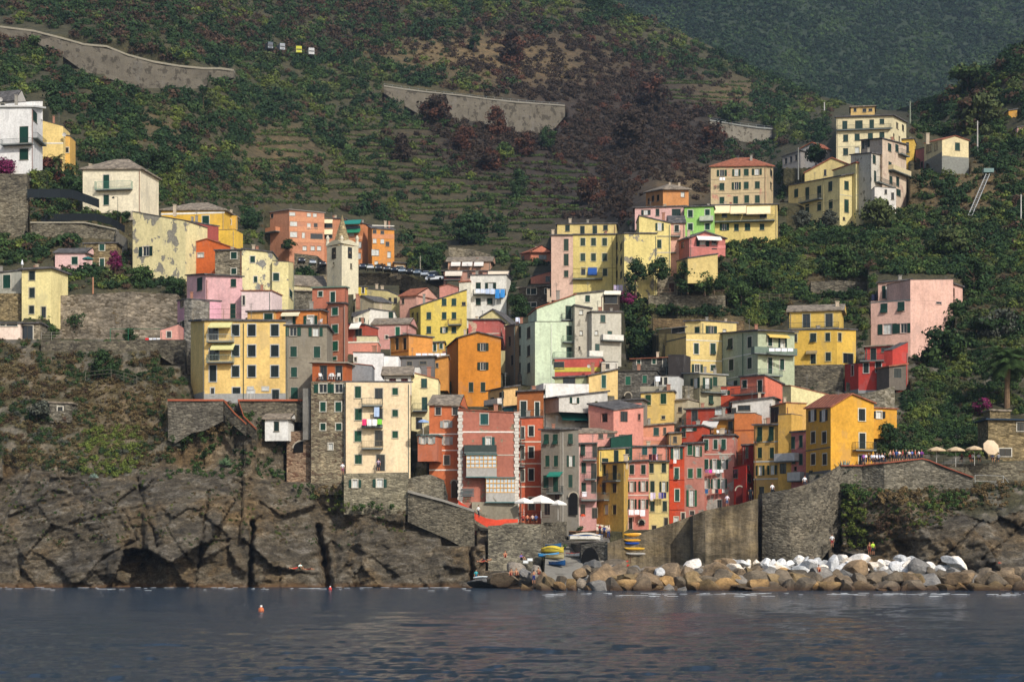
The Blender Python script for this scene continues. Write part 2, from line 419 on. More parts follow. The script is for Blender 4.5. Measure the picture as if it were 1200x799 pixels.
    for i, s in enumerate(x for x in Ch.split(';') if x.strip()):
        px, y0, w = (s.split(',')+['1'])[:3]; Yc = Yf+dep*.3; w = float(w)*.45
        p = pt(float(px), float(y0), Yc); cb = MB(org)
        cb.box(p-UP*1.2, (1, 0, 0), w*2, 2.4, w*1.6); cb.box(p+UP*.06, (1, 0, 0), w*2.5, .14, w*2.1)
        cb.build('chimney', flat('b9a890'), ro)
    for s in (x for x in L.split(';') if x.strip()):
        q = s.split(','); fi = min(int(q[0]), len(fs)-1); f = fs[fi]; y = float(q[1]); hh = float(q[2]) if len(q) > 2 else 1.6; c = q[3] if len(q) > 3 else bc
        z = wz(y, f.Y(f.L/2)); kz = f.Y(f.L/2)/F*hh/2; b = MB(org); fbox(b, f, -.02, f.L+.02, z-kz, z+kz, -.01, .05)
        b.build('band', flat(c), wallo)
    for s in (x for x in Pp.split(';') if x.strip()):
        q = s.split(','); f = fs[min(int(q[0]), len(fs)-1)]; u = f.U(float(q[1])); b = MB(org)
        b.bar(f.P(u, zb+.8, .1), f.P(u, wz(min(top), f.Y(u))-.4, .1), .06, 6); b.build('drainpipe', flat(q[2] if len(q) > 2 else '9a8f7c'), root)
    for s in (x for x in B.split(';') if x.strip()):
        q = s.split(','); balcony(fs[min(int(q[0]), len(fs)-1)], float(q[1]), float(q[2]), float(q[3]), root, org, float(q[4]) if len(q) > 4 and q[4] else 1.0,
                                  q[5] if len(q) > 5 else 'r', float(q[6]) if len(q) > 6 and q[6] else 1.0, q[7] if len(q) > 7 else None)
    for s in (x for x in A.split(';') if x.strip()):
        q = s.split(','); f = fs[min(int(q[0]), len(fs)-1)]; x0, x1, y0, y1 = map(float, q[1:5]); out = float(q[5])
        b = MB(org); u0, u1 = sorted((f.U(x0), f.U(x1))); Yc = f.Y((u0+u1)/2); z0, z1 = wz(y0, Yc), wz(y1, Yc-out)
        b.hexa([f.P(u0, z1, out), f.P(u1, z1, out), f.P(u1, z0, .02), f.P(u0, z0, .02)], [f.P(u0, z1+.04, out), f.P(u1, z1+.04, out), f.P(u1, z0+.04, .02), f.P(u0, z0+.04, .02)])
        fbox(b, f, u0, u1, z1-.18, z1-.002, out-.03, out)
        b.build('awning', flat(q[6], .85, name='canvas', var=.1), root)
    if plinth:
        hgt, c = plinth; b = MB(org)
        for f in fs: fbox(b, f, -.04, f.L+.04, zb, wz(hgt, f.Y(f.L/2)), -.02, .045)
        b.build('plinth', flat(c), wallo)
    g = random.Random(len(HOUSES)*31+5)
    if sp[0] in ('flat', 'hip', 'ridge') and name == 'house' and dep >= 6:
        f = fs[-1] if len(fs) == 1 or fs[-1].L > fs[0].L else fs[0]
        for i in range(g.choice((0, 1, 1, 2))):
            u = f.L*g.uniform(.15, .85); p = f.P(u, max(v.z for v in G)+.1, -dep*.25); s_ = g.uniform(.25, .38); hh = g.uniform(.6, 1.1); cb = MB(org)
            cb.box(p+UP*(hh/2-.6), (1, 0, 0), s_*1.6, hh+1.2, s_*1.3); cb.box(p+UP*(hh+.05), (1, 0, 0), s_*2.1, .1, s_*1.8); cb.build('chimney', flat(g.choice(('b9a890', 'a0705a', '8f8a80'))), ro)
        if g.random() < .45:
            u = f.L*g.uniform(.1, .9); p = f.P(u, max(v.z for v in G)+.1, -dep*.3); cb = MB(org); hh = g.uniform(1.2, 2.2); cb.bar(p-UP*.2, p+UP*hh, .035, 4)
            for q in range(3): cb.bar(p+UP*(hh-.12-q*.22)-Vector((.4-.08*q, 0, 0)), p+UP*(hh-.12-q*.22)+Vector((.4-.08*q, 0, 0)), .02, 4)
            cb.build('aerial', flat('6f6f6c', .6), ro)
    if name == 'house' and not Pp and g.random() < .55:
        f = g.choice(fs); u = g.choice((.25, f.L-.25)); q = MB(org); q.bar(f.P(u, zb+.8, .09), f.P(u, min(v.z for v in G)-.25, .09), .055, 6); q.build('drainpipe', flat(g.choice(('9a8f7c', '6f7a72', '8a5a44'))), root)
    HOUSES.append((label, root, fs, Fp, top, bot))
    root['_f'] = 0; del root['_f']
    return root, fs, org
ST1 = stone('9a907c', '5a5242', 1.8); ST2 = stone('857f72', '4c473c', 2.0); ST3 = stone('a48a72', '6b4d3d', 1.9); ST4 = stone('9c8a66', '5f5236', 1.8); ST5 = stone('6f6c66', '45433f', 1.9)
# ======== far left ========
WH, WHf, WHo = H('white villa with rounded balconies at the far left edge of the photo', [(-34, 378), (37, 375), (50, 384)], [126, 126, 127], 203, 'eceae6', '0c10x19@28/158;0c10x13@28/181;1c5x12@41/137', roof='flat', rm='d9d7d2', oh=.5, th=.35, B='0,4,40,170,1.3,r;1,38,49,166,1.0,r', trim=None, dep=8)
H('white rooftop box on top of the far left white villa', [(36, 379), (50, 383)], [119, 118.5], 126, 'eceae6', '', roof='par', dep=6, name='roof_terrace', cat='roof terrace')
H('dark shed roofed hut above the far left white villa', [(-20, 392), (16, 390)], [121, 119], 128, 'b9b4ac', '0d5x5@3/124', roof='ridge:108', dep=5, name='hut', cat='hut')
H('plain pale yellow house tucked right behind the white villa', [(45, 392), (74, 392)], [140, 148], 200, 'e9cd83', '', L='0,168,1.6,e5e0d0', dep=6, trim=None, oh=.1, th=.1)
H('narrow yellow annex with satellite dish beside the plain yellow house', [(74, 394), (82, 394)], [159, 160], 196, 'dcae55', '0d5x6@78/176', dep=5, oh=.1)
H('cream square house with grey hipped roof and one long iron balcony on the left slope', [(97, 371), (165, 369)], [199, 199], 248, 'efe3c4', '0c7x16@124.5/213;0c6.5x12@124.5/234.5', roof='hip:188', rm='stone', dep=10, plinth=(249, 'a79b88'), B='0,113,155.5,222.5,1.0,r,1.5,4f8f7a', oh=.5, Ch='106,193,.6')
H('tall cream windowless gable wall with grey peeling patches', [(155.5, 352), (217.5, 348)], [248, 259], 328, 'e6d8a0', '0o7x11@171/294.5', roof='flat', oh=.15, th=.12, peel=.55, under='8f8a7c', dep=8, sh='0f3d35')
H('bright yellow house with grey hipped roof above the peeling wall', [(189, 385), (263, 383)], [247, 247], 300, 'e8b93e', '0c8x12@241/259;0d9x8@239/281', roof='hip:239', rm='stone', dep=9, L='0,250,2.2,e8e4d8;0,272,1.6,e8e4d8', oh=.5)
H('low yellow terrace wing on the right of the bright yellow hipped roof house', [(246, 380), (275, 379)], [270, 269], 300, 'edc03f', '', roof='par', dep=5)
H('upper yellow wing with small dark window behind the yellow terrace', [(262, 386), (278, 388)], [251, 253], 300, 'd9a93a', '0d5x6@268.5/260', roof='par', dep=6, Ch='266,247,.5;271,247,.5')
H('narrow dark red house squeezed beside the peeling cream wall', [(216, 362), (227, 360)], [259, 261], 320, '9a4a41', '0d4x10@220/276', dep=6, oh=.2)
H('burnt orange house with low front gable and one small white framed window', [(218, 352), (275, 350)], [287, 291], 330, 'cb6326', '0w7x5@235/299', apex=(0, 243, 280), rm='tile', dep=9, trim='c8beb0', oh=.2, th=.15)
H('rough grey stone house left half of the patchy house under the orange gable', [(252, 344), (284, 343)], [294, 293], 360, '8f8a7c', '0c7x8@274/299.5;0c6x7@274/318', mat=ST1, dep=8, oh=.25)
H('cream house with big grey plaster patches and two roof heights', [(283.5, 343), (319, 343)], [292, 296], 365, 'e8dba4', '0c5.5x7.5@296/304;0c4x7@299.5/327.5;0c7x9@323.5/324.5', peel=.6, under='8c8a82', dep=8, oh=.2)
H('lower cream wing with one green window on the right of the patchy house', [(319, 342), (338, 342), (344, 350)], [306, 307, 308], 372, 'e6d89a', '0c7x9@323.5/324.5;1c4x9@341/345', roof='par', peel=.25, dep=8)
H('pink house with grey slab roof above the big yellow block', [(219, 334), (241, 328), (284, 327)], [323, 322, 325], 384, 'ecb8b8', '0c6x15@234/333;1c6x9@273.5/331.5;1c5x9@243.5/364;1c6x17@273/364.5;1c5x6@254.5/379', roof='flat', dep=9, oh=.4, B='0,220,236,356,1.0,w,.5,d9b0b4', trim=None)
H('small pinkish white block with red roof edge beside the pink house', [(283, 325), (318, 324)], [341, 341], 372, 'ecd3cf', '0d3x11@285.5/352', roof='flat', rm='tile', dep=6, oh=.2, th=.14)
H('narrow mauve pink house behind the grey pillar left of the yellow block', [(208, 322), (219, 317)], [353, 351], 400, 'd9a0ae', '0d4x9@213.5/356;0o4x10@212/382', dep=6, oh=.15, sh='1c3a33')
H('low salmon pink terrace building with washing line left of the yellow block', [(188, 312), (209, 312)], [387, 380], 398, 'e5a394', '0d5x7@198/392', roof='par', dep=5)
H('tall grey stone corner pillar of a house at the left edge of the yellow block', [(216, 303), (224.5, 302)], [351, 351], 442, '99958c', '', mat=stone('a09b92', '77726a', 1.5), roof='par', dep=4, name='stone_pillar', cat='pillar')
# left terraces
H('slim three storey pale yellow tower house with grey roof on the left terrace', [(25.5, 326), (60, 325)], [317, 315], 372, 'efdf9c', '0c7x11@37.5/323;0c6.5x11.5@37.5/343;0c6x9.5@37/363;0d5.5x13@51/366', dep=7, sh='2b3a38', trim='cfc7a8', oh=.5, th=.35)
H('grey plastered house cut by the left edge beside the pale yellow tower house', [(-40, 331), (25, 329)], [324, 317], 345, 'a8a698', '0c8.5x16@8/330', dep=6, oh=.3)
H('low pale pink garage building with dark door at the left edge', [(-40, 306), (24, 306)], [379, 379], 398, 'eed6c4', '0d6x2@3/381;0d13x2.5@14/381', dep=5, oh=.4, name='garage', cat='garage')
H('open dark carport with stone post beside the pale pink garage', [(24, 307), (47, 307)], [380, 379], 398, '8f8778', '0z13x16@32/389.5', dep=5, mat=ST1, oh=.3, name='carport', cat='carport')
H('small pink cottage with slate roof on the terrace', [(64.5, 350), (100, 349)], [297, 297], 318, 'edc3bd', '0c7x9@87.5/305.5', roof='ridge:292', dep=5, oh=.35)
H('little stone cottage beside the magenta bougainvillea', [(98.5, 352), (136.5, 352)], [286, 285], 318, '8f7f5c', '0c6x7.5@119.5/290;0c5x8@105/309;0c5x14@119.5/310', mat=ST4, dep=5, oh=.3, sh='1d5a4a')
# ======== yellow block and neighbours ========
YB, YBf, YBo = H('big four storey pale yellow apartment block with striped awnings above the cliff', [(223.5, 283), (239.5, 276), (334.5, 275)], [377, 376, 377], 470, 'ecc878',
  '1c8.5x13@276/387,411;1c8.5x13@276/435;1c9x13.5@295,322/387,411,435;1c8x19@249.5/437.5;1z11x15@250/391;1z11x14@251/415.5;1d4x8@249/458.5;1x9x18@277/463;1W8.5x11@294/462.5;1W7x4@311/455.5;1X8x11@323/462;1W6x3@293.5/455',
  sh='20302f', trim='c9cbc6', dep=11, plinth=(461, '9b9b97'), Pp='1,285.5,3a4a40;1,238.5,6b6b60', B='1,244,274.5,400.5,1.1,r,1,9aa09c;1,244,274.5,424.5,1.1,r,1,7a8a7c', A='1,247,273,378,382.5,1.5,cfc988;1,249,276,403,408.5,1.5,cfc988', oh=.35, th=.3)
H('small yellow roof terrace room with green door on top of the yellow block', [(290, 281), (321, 280)], [366, 365], 377, 'dcab5c', '0c10x9@314.5/372', dep=6, oh=.3)
H('orange penthouse with scalloped awning on top of the grey brown house', [(321, 281), (376, 280), (383, 288)], [365, 364, 366], 382, 'cc7c38', '0g7x9@338.5/375;0g7x10@364/375', A='0,331,352,366,369,1.0,d8cfae', dep=8, oh=.35)
H('narrow grey brown house with faded green shutters between yellow block and stone tower house', [(334.6, 275.3), (383, 275.3)], [382, 382], 470, '8f8674', '0o8x10@343.5/388.5;0g7x10@370/389;0c7.5x12@344/412;0c7.5x13@371.5/412.5;0c7x11.5@344.5/436;0X8x14@345/461', dep=9, sh='1d5c4a', trim='a79f90', plinth=(500, '8b8577'))
H('tall narrow terracotta tower house with bright green shutters below the church tower', [(384, 292), (404, 290), (408, 298)], [356, 356, 357], 440, 'c67f62', '0c7x9@392.5/365;0c7x10@392.5/385.5;0c7x11@392.5/405.5;0c6x4@391.5/420', dep=7, sh='1f7a5c', Pp='0,404,8d857a')
H('upper terracotta floor with two green doors below the church tower', [(366, 298), (404, 296), (408, 303)], [338, 337, 338], 357, 'c4765a', '0c5x6@375.5/344.5;0c5.5x12@390/348', dep=7, sh='24564a', rm='6a8070', oh=.25)
# ======== stone tower house / cream block ========
STH = H('tall rubble stone tower house with an open loggia and white chairs on top', [(364.5, 268), (405, 267)], [447, 447], 566, '8a7d68', '0o9x10@378.5/455;0o9x10@397/455;0c6.5x11@378.5/476.5;0c7x11@396.5/476.5;0c6x8@378.5/500;0c6.5x8@397/500;0w5x7.5@387.5/523', mat=stone('a3967c', '6a5747', 2.1), dep=9, sh='1c5a46', roof='none', Pp='0,404,a8a49a')
H('open terracotta loggia room on top of the stone tower house', [(366, 270), (405.5, 269)], [425, 426], 447, 'b8602f', '0z8x18@379/437.5;0z8x18@397/437.5', dep=5, oh=.55, rm='a09684', th=.18, trim=None, name='loggia', cat='loggia')
H('grey concrete terrace wall block beside the loggia', [(408, 272), (436, 272)], [425.5, 428.5], 447, '8b8c8e', '', roof='flat', rm='tile', th=.1, oh=.1, dep=5, name='terrace_block', cat='terrace')
H('lower rubble stone base with a dark arched opening left of the stone tower house', [(336, 270), (364.4, 269.5)], [506, 504], 566, '8a7660', '', mat=ST3, roof='none', dep=6, name='stone_building', cat='stone building')
H('tiny white hut with grey pitched roof in the garden below the yellow block', [(310.5, 269), (338, 268.5)], [491.5, 491.5], 513, 'e8e6df', '0c5.5x11@324/499.5', roof='ridge:486', rm='stone', dep=3.5, oh=.4, trim=None, fd=.4, sh='1c3a36', name='hut', cat='hut')
CB, CBf, CBo = H('tall cream apartment block with balconies and green shutters above the cliff', [(405.3, 266), (449, 266), (481, 266.2)], [448, 448, 448.5], 553, 'efd6ac',
  '0c7x13.5@419.5/459.5;0c8x13.5@420/485.5;0c8x12.5@419.5/511;0c8x10.5@420/538;1c6.5x8@463/458.5;1c6.5x8@463/484;1c6.5x8@463/509;0z9x12@444/461;0Z10x13@443.5/485;0z9x18@444/513.5;0z10x19@446/542', dep=10, sh='175c40', trim='d9cdb2', k=.86,
  B='0,424.5,448.5,475,1.0,r;0,424.5,448.5,500,1.0,g,.3,566c62;0,424.5,449,525,1.0,r,1,8a7a5a', oh=.3)
H('white terrace building with arch top wall behind the cream block', [(414, 290), (449, 290)], [413, 413.5], 448, 'eceae8', '0d3x5@416.5/421', roof='flat', rm='55504c', th=.12, oh=.1, dep=7)
H('lower white box house right of the arch top white terrace building', [(449.5, 292), (467, 292)], [417, 417.5], 448, 'f0eeea', '', roof='par', dep=6)
H('little hut with broad stone roof and dark red shutters on the cream block roof', [(450, 276), (481, 276)], [440.5, 440], 449, 'd8d4cc', '0c8x5@460/446;0c8x5@474/446', roof='ridge:431', rm='stone', dep=6, oh=.6, sh='5a1f1a')
H('ground terrace storey of rough stone with two shuttered windows below the cream block', [(403, 263.8), (478, 264)], [555, 553.5], 589, '8f8872', '0g6x9@416/566.5;0g7x9.5@445/566', mat=stone('9f9780', '6d6756', 2.2), roof='none', dep=4, sh='1c5646', name='stone_building', cat='stone building')
H('pale yellow house with sloping red roof edge right of the cream block', [(482, 279), (513.5, 279)], [436, 444.5], 505, 'efdfa8', '0c6.5x10.5@497/449;0c6x15@497.5/473;0z7x14@491/496', dep=8, rm='tile', oh=.12, th=.1, sh='2a5a50', B='0,484,501,481,.9,r', trim=None)
OT = H('terracotta orange house with stone slab roof and white shutters', [(503, 268), (537.5, 267.5)], [475, 476], 578, 'cc6f40', '0d6x9@513.5/481.5;0d6x9@533.5/481.5;0g6x8@523/497;0g6x9@523.5/516.5;0d6.5x10.5@523.5/539;0z7x20@533/573', roof='ridge:464', rm='stone', dep=8, oh=.3, L='0,508.5,1.3,e6ddd0;0,527.5,1.3,e6ddd0;0,550.5,1.6,e6ddd0', sh='c9cdc6', trim='c9b8a8')
H('small projecting terracotta bay with a flowery roof terrace and blue parasol', [(489.5, 265), (512, 264.5)], [510.5, 510.5], 527, 'c8704a', '0g4x8@496/515.5;0g4x8@505/515.5', dep=4, sh='d8d8d0', rm='5d6a66', oh=.25, name='bay', cat='bay')
BR, BRf, BRo = H('big faded pink and brick house with glazed verandas and white quoins', [(537.5, 264.5), (607.5, 264.5)], [480, 484], 613, 'b06c58', '0c9x12.5@567.5/491;0g6x18@572.5/521', roof='flat', rm='tile', th=.12, oh=.15, peel=.42, under='8f8068', dep=10, sh='1e6a66', trim='c9c2b4', B='0,544,582,530,1.1,w,1,3a4440', L='0,506,1.6,e8e0d4;0,533,1.2,b8b0a0')
# ======== orange strip, grey house ========
H('narrow terracotta red house with slender windows left of the big grey house', [(608.5, 276), (636, 276)], [490, 489], 612, 'c2603f', '0c6x12@622.5/505;0c6x13@622.5/530;0c6x14@622.5/556;0d4x14@612.5/507,531,557;0z7x15@623/590', L='0,517.5,1.4,d8cdb8;0,543,1.4,d8cdb8;0,570,1.4,d8cdb8', dep=8, sh='1a2622', B='0,609,615,521,.9,r;0,609,615,546,.9,r', roof='flat', oh=.15)
H('brown top storey with terrace door above the narrow terracotta house', [(606, 281), (637, 281)], [459.5, 457.5], 490, '9a5a2c', '0c7x19@613.5/479.5;0c5x18@629.5/480', dep=7, sh='1f3a34', B='0,607,636,489,1.2,r', oh=.4)
GH = H('big grey rendered house with arched doorway by the slipway', [(634, 272), (656, 270.8), (678, 271)], [504, 503.5, 503], 615, '7d776b', '0v5.5x12@640.5/514.5;0v5.5x12@651/514.5;1v5.5x12@668.5/514;0c5x13@641.5/540;0c5x13@651.5/540;1g4x13@669/540;0C6x15@640/564;0x6x18@651/567;1c5x15@668.5/563.5;0d5x7@653/582;0z7x18@641/594', dep=10, sh='1f5240', trim=None, A='0,644,660,553,557,1.1,1f7a68', Pp='1,659.5,b9b4a8', B='0,643,660,577.5,.9,r')
H('narrow pink house with flowered balconies right of the big grey house', [(677.5, 272), (699, 272)], [520.5, 520], 618, 'c9948c', '0v5x12@683/527;0z5x15@697/528;0c5x12@684/548;0c5x10@684/570.5;0z6x18@696/552;0z6x14@696/571;0z5x12@683/597;0z6x12@697/601', dep=8, sh='1b4a3c', trim=None, B='0,683,699,538.5,.9,r;0,685,698,561,.8,r;0,681,699,585.5,1.1,r,1,9a9488', Pp='0,678.5,d4c4b8')
H('bright ochre yellow house facing the slipway with a small iron balcony', [(698.5, 276), (731, 270), (736, 276)], [544, 542, 542], 622, 'ddb350', '0c5x13@707.5/551;0x5x17@720.5/553.5;0z5x14@707.5/572;0d5x11@720/571.5;0w4.5x11@710.5/597;0d4.5x11@720/597', dep=8, sh='1b3a2c', trim='c9a860', B='0,711,727,563,.8,r;0,697,714,585.5,.9,r,1,9aa8a0', peel=.2)
H('narrow salmon pink house with open green shutters and three white towels', [(736, 277), (760, 276.5)], [541, 540], 620, 'cf8373', '0C5x11@740.5/550;0C5x11@754/550;0g4x12@740.5/570;0g4.5x12@754/569.5;0g4x11.5@741/590.5;0g4.5x11@754/590.5;0z4x17@739/615;0d6x5@752/612', L='0,560.5,1.4,d8c4b8;0,580,1.4,d8c4b8', dep=8, sh='16402e', trim='d8b0a4')
H('narrow cream yellow house between the salmon and the scarlet house', [(760.3, 277), (783.5, 277)], [541, 541], 622, 'd8c27c', '0c5x11@763.5/548.5;0c5x11@778/548;0c5x13@764.5/570;0g4x12@778/570;0c5x12@764.5/593;0c5x12@779/593;0z4.5x11@780.5/612;0z5x5@766.5/618', L='0,601,1.2,b8a870', dep=8, sh='1c3a2a', trim='c8b888')
H('narrow scarlet red house with white framed windows', [(782, 280), (802, 280)], [523.5, 523], 620, 'c4451f', '0g6x13@793/531;0v5x13@793/554.5;0c5x14@793.5/580;0w5x9@792.5/610;0z4x11@800.5/606', dep=8, sh='1f5a48', trim='ddd2bc', L='0,562,.8,8a3018;0,597,.9,8a3018')
H('faded pink and grey house with bright green shutters right of the scarlet house', [(801.5, 281), (825.5, 281)], [520, 519], 616, 'b87a6a', '0c5.5x12@808.5/527;0g4x12@817.5/528.5;0c5.5x11@809/554.5;0c5x11@819.5/554;0g5x19@810.5/583.5;0z5x5@811/601', dep=8, sh='1d6a42', trim='c2b0a0', peel=.5, under='8b857a')
H('peeling pink house with white patched corner and laundry below its windows', [(824.5, 283), (860.5, 282)], [511, 510], 606, 'c07a6a', '0v5x12@827.5/521;0c4.5x11@838.5/520.5;0v5x12@848/520.5;0v5x11@827.5/543.5;0g4x11.5@837.5/544;0g4x11@848/544;0g3.5x11@827.5/566.5;0g3.5x11@838/566.5;0g4x11@847/566.5;0z5x9@843/590', dep=8, sh='1e5a44', trim='cfc6b8', peel=.62, under='a8a195', L='0,532,1.3,c8bfae')
H('plain orange house wall rising behind the peeling pink house', [(860.5, 287), (884, 286)], [484, 484], 592, 'd27a3e', '', dep=8, roof='par', L='0,504,1.0,7a3a20;0,532,1.2,c89a7c', trim=None)
H('small crimson house front with tall window below the orange wall', [(869, 283.5), (883, 283)], [522, 521.5], 592, '96221c', '0d3x13@875/530;0d3x9@876.5/550', dep=5, trim=None, oh=.2)
H('small bright red porch house with arched doorway below the orange wall', [(860, 280), (874.5, 277), (883, 282)], [547.5, 544, 565], 592, 'cc3526', '0d5x10@862/555;1D4x9@877.5/560', dep=5, trim=None, roof='flat', oh=.15, th=.1, rm='8a3020')
H('ochre house with tilted green louvres and pale bands right of the red porch', [(883.5, 276), (912, 274)], [498.5, 498], 585, 'c49a4e', '0v5.5x17@890.5/508.5;0v5.5x17@904/508;0c5x12.5@890.5/530.5;0c5x12.5@904.5/530.5;0g4x11.5@891/551;0g4.5x11@905/550.5;0z6x12@892.5/576;0d5x6@906/573', L='0,517.5,1.6,b3b0a4;0,540.5,1.8,b3b0a4;0,561,1.6,b3b0a4', dep=8, sh='1c4432', trim='c9a860')
H('patched yellow plaster tower with loggia opening at its top', [(903, 283), (921, 280), (945, 283)], [477, 472, 473], 578, 'cfa355', '0z9x18@908/486', dep=8, peel=.35, under='8c7a5c', trim=None, rm='tile', oh=.15, th=.12)
H('smooth yellow wall with white boxed balcony beside the pink strip house', [(911.8, 273.6), (927.5, 272.5)], [486, 485], 580, 'd9aa4c', '0z7x12@917.5/549', dep=4, roof='par', trim=None)
H('narrow rose pink strip house beside the ochre corner house', [(927.3, 272.3), (945, 270)], [507, 505.5], 578, 'c87a70', '0c4x14@929.5/518.5;0c4x14@938.5/517;0c4x7@930/539.5;0c4x13@938.5/538;0d3x5@932/549', dep=5, sh='2a5a4c', trim=None, B='0,912,936,540,.9,w,1.1,c9c9c4;0,928,943,563,1.0,w,1.2,c4c2b8', oh=.25)
H('ochre yellow corner house with red tiled gable roof beside the promenade', [(944.5, 262), (973.5, 253), (1024, 255)], [478, 477, 472.5], 556, 'dba22c', '0G4x13@952.5/487;0G4x13@965.5/487;0c5x13.5@953,966/512.5;0c5x13@953,966.5/538;1c7.5x14@1010/486;1x7x18@1010.5/516.5;1z7x14@1010/540', apex=(1, 998, 462), rm='tile', dep=9, oh=.3, th=.16, sh='1c2a26', trim='e6dcc0', L='0,526,1.4,6b665a', B='1,999,1023,527,1.0,r', plinth=(552, '6f6c66'))
H('small yellow extension with air conditioner attached to the ochre corner house', [(1024, 258), (1051, 259)], [478, 479.5], 500, 'd59a2a', '0g6x8@1030/486', rm='tile', dep=5, oh=.2, th=.12, sh='202a26')

# ======== middle village, left ========
CT, CTf, CTo = H('pale stone church bell tower with pointed octagonal spire', [(383, 372), (400.5, 368), (420, 372)], [289, 288, 289], 345, 'dcd3b4', '0z4.5x13@391.5/297;1z4.5x13@410/296.5;1d2x6@411.5/312;0d1.5x5@391/310', dep=5, roof='none', trim=None, name='church_tower', cat='church tower')
H('church nave with long stone slab roof left of the bell tower', [(341, 372), (383, 374)], [334, 338], 362, 'c9bd95', '0d4x4@357/348', roof='ridge:324', rm='stone', dep=10, oh=.3, name='church', cat='church')
H('low church side aisle with stone slab roof', [(343, 366), (367, 366)], [341, 342], 372, '8f8870', '', mat=ST2, roof='flat', rm='stone', dep=5, name='church_aisle', cat='church')
# orange apartments
H('salmon apartment block with continuous balcony rows on the hillside, left of the bell tower', [(312, 486), (339, 480), (380, 482)], [250, 246, 250], 318, 'c98a68',
  '0d3.5x4.5@318.5/253;1W6.5x4@342.5/251;1W4x4@362/252,1;1W4x4@369/252.5;1W8x5@344/262.5;1W4x6@362/265;1D4x6@370/265;1W8x6@344/275;1W3x6@355.5/276;1D14x6@371/277;1w4.5x5@357,366.5,374/291;0D3x4@331/288' .replace(',1;', ';'), dep=11, oh=.3, rm='8a8078', trim=None, L='1,257,6.5,cf8f68;1,269,6,cf8f68;1,282,5,cf8f68', B='0,316,328,272,1.5,w,1,c4825c')
H('salmon middle block with rolled cream awnings between apartments and bell tower', [(380, 484), (406, 484)], [256, 257], 318, 'c4835e', '0D9x8@385/263;0D9x8@385/275;0w6x5@386/290', dep=9, A='0,380,390,257,261,1.2,e0d0a8;0,380,390,269,274,1.2,e0d0a8', trim=None, oh=.3)
H('orange apartment block with teal awnings behind the bell tower', [(403, 484), (424.5, 483), (437, 489)], [259, 262, 265], 312, 'cf8350', '0D18x6@413/268;0W6x6@412/273.5;0w5x7@421/287;0w4x7@421/300', dep=9, A='0,403,424,258,262,1.6,1e7a70;0,406,423,268.5,272,1.3,1e7a58', L='0,279,4,d89a70', trim=None, oh=.3)
H('bright orange end apartment block with roller blinds above the parked cars', [(431, 482), (436, 478), (462, 479)], [265, 268, 270], 314, 'd8903c', '1D4x4@439/271.5;1D4x4@448/272.5;1W4x5@439/282.5;1W4x5@448/283;1D4x5@454/286;1W4x7@437.5/296;1w5x7@441.5/296;1w4x7@456/298.5;1w4x4@441/308;1w4x5@456/310', dep=9, trim=None, oh=.3, L='1,277,5.5,cf8c5c;1,264.6,1.2,d0ccc0')
H('tiny flat roofed kiosk right of the bright orange apartments', [(462, 478), (475, 478)], [308, 309], 318, 'c8a070', '0D8x4@469/314', dep=4, oh=.5, name='kiosk', cat='kiosk')
H('two storey villa upper floor with rolled white awnings below the rear stone wall', [(525, 452), (575, 451)], [307, 307], 316, 'c09478', '0D11x5@534.5/310;0D11x5@548/310;0D11x5@561/310', A='0,529,540,306,311,1.2,d8d0c8;0,542,554,306,311,1.2,d8d0c8;0,556,567,306,311,1.2,d8d0c8', dep=7, roof='ridge:302', rm='stone', oh=.5, trim=None)
H('two storey villa lower floor with brown shutters and long slate roof', [(520, 446), (597, 445)], [318, 318], 332, 'b98a78', '0D16x5@532/325;0C5x6@550.5/322.5;0C5x6@563/322.5;0D10x5@590/326', A='0,522,542,317,322.5,1.5,cfc4b4;0,572,597,317,323,1.5,d8c8b0', dep=7, roof='flat', oh=.6, sh='5a3426', trim=None, B='0,521,541,328,1.0,r,1,8a2a2a')
WL = H('white house with laundry and a blue tarpaulin on its balcony', [(551, 398), (593.5, 397)], [323, 322.5], 386, 'eeeade', '0c5.5x7.5@560.5/335;0g6x7.5@575/335;0c5.5x8@560.5/353.5;0c6x7@574/353', dep=7, oh=.15, sh='1c4436', B='0,555,593,345,1.0,r', trim=None)
H('low cream wing with red tiles joined to the white laundry house', [(538, 396), (551.5, 396)], [331, 330], 386, 'ded8c4', '', dep=6, rm='tile', oh=.2)
H('small pink shed with rounded roof left of the white laundry house', [(515, 404), (537, 404)], [336, 337], 348, 'c98878', '', apex=(0, 525, 333.5), rm='tile', dep=5, oh=.15, th=.1)
H('salmon bungalow with red tiled roof alone on the slope left of the pink tall house', [(611, 446), (622, 440), (646, 440)], [298, 296.5, 297], 308, 'd07f62', '0D3x6@613/303;1D9x5@636/301.5', roof='ridge:291', rm='tile', dep=8, oh=.5, trim=None)
H('little salmon outbuilding below the salmon bungalow', [(622, 412), (646, 411)], [325, 318], 335, 'cc8168', '0D5x6@642/327', dep=5, oh=.15, trim=None)
H('long low dark stone house with flat roof left of the tall pink and yellow house', [(608, 386), (676, 383)], [338, 333], 368, '7a7264', '0c4x7@619.5/341.5;0c7x7@625/341.5;0c3x6@640/341;0c4x7@649/342;0w7x6@654/342;0c6x5@619.5/357;0c6x5@625.5/357', mat=stone('887d6c', '5b5044', 1.7), dep=7, rm='stone', oh=.5, sh='2a4440')
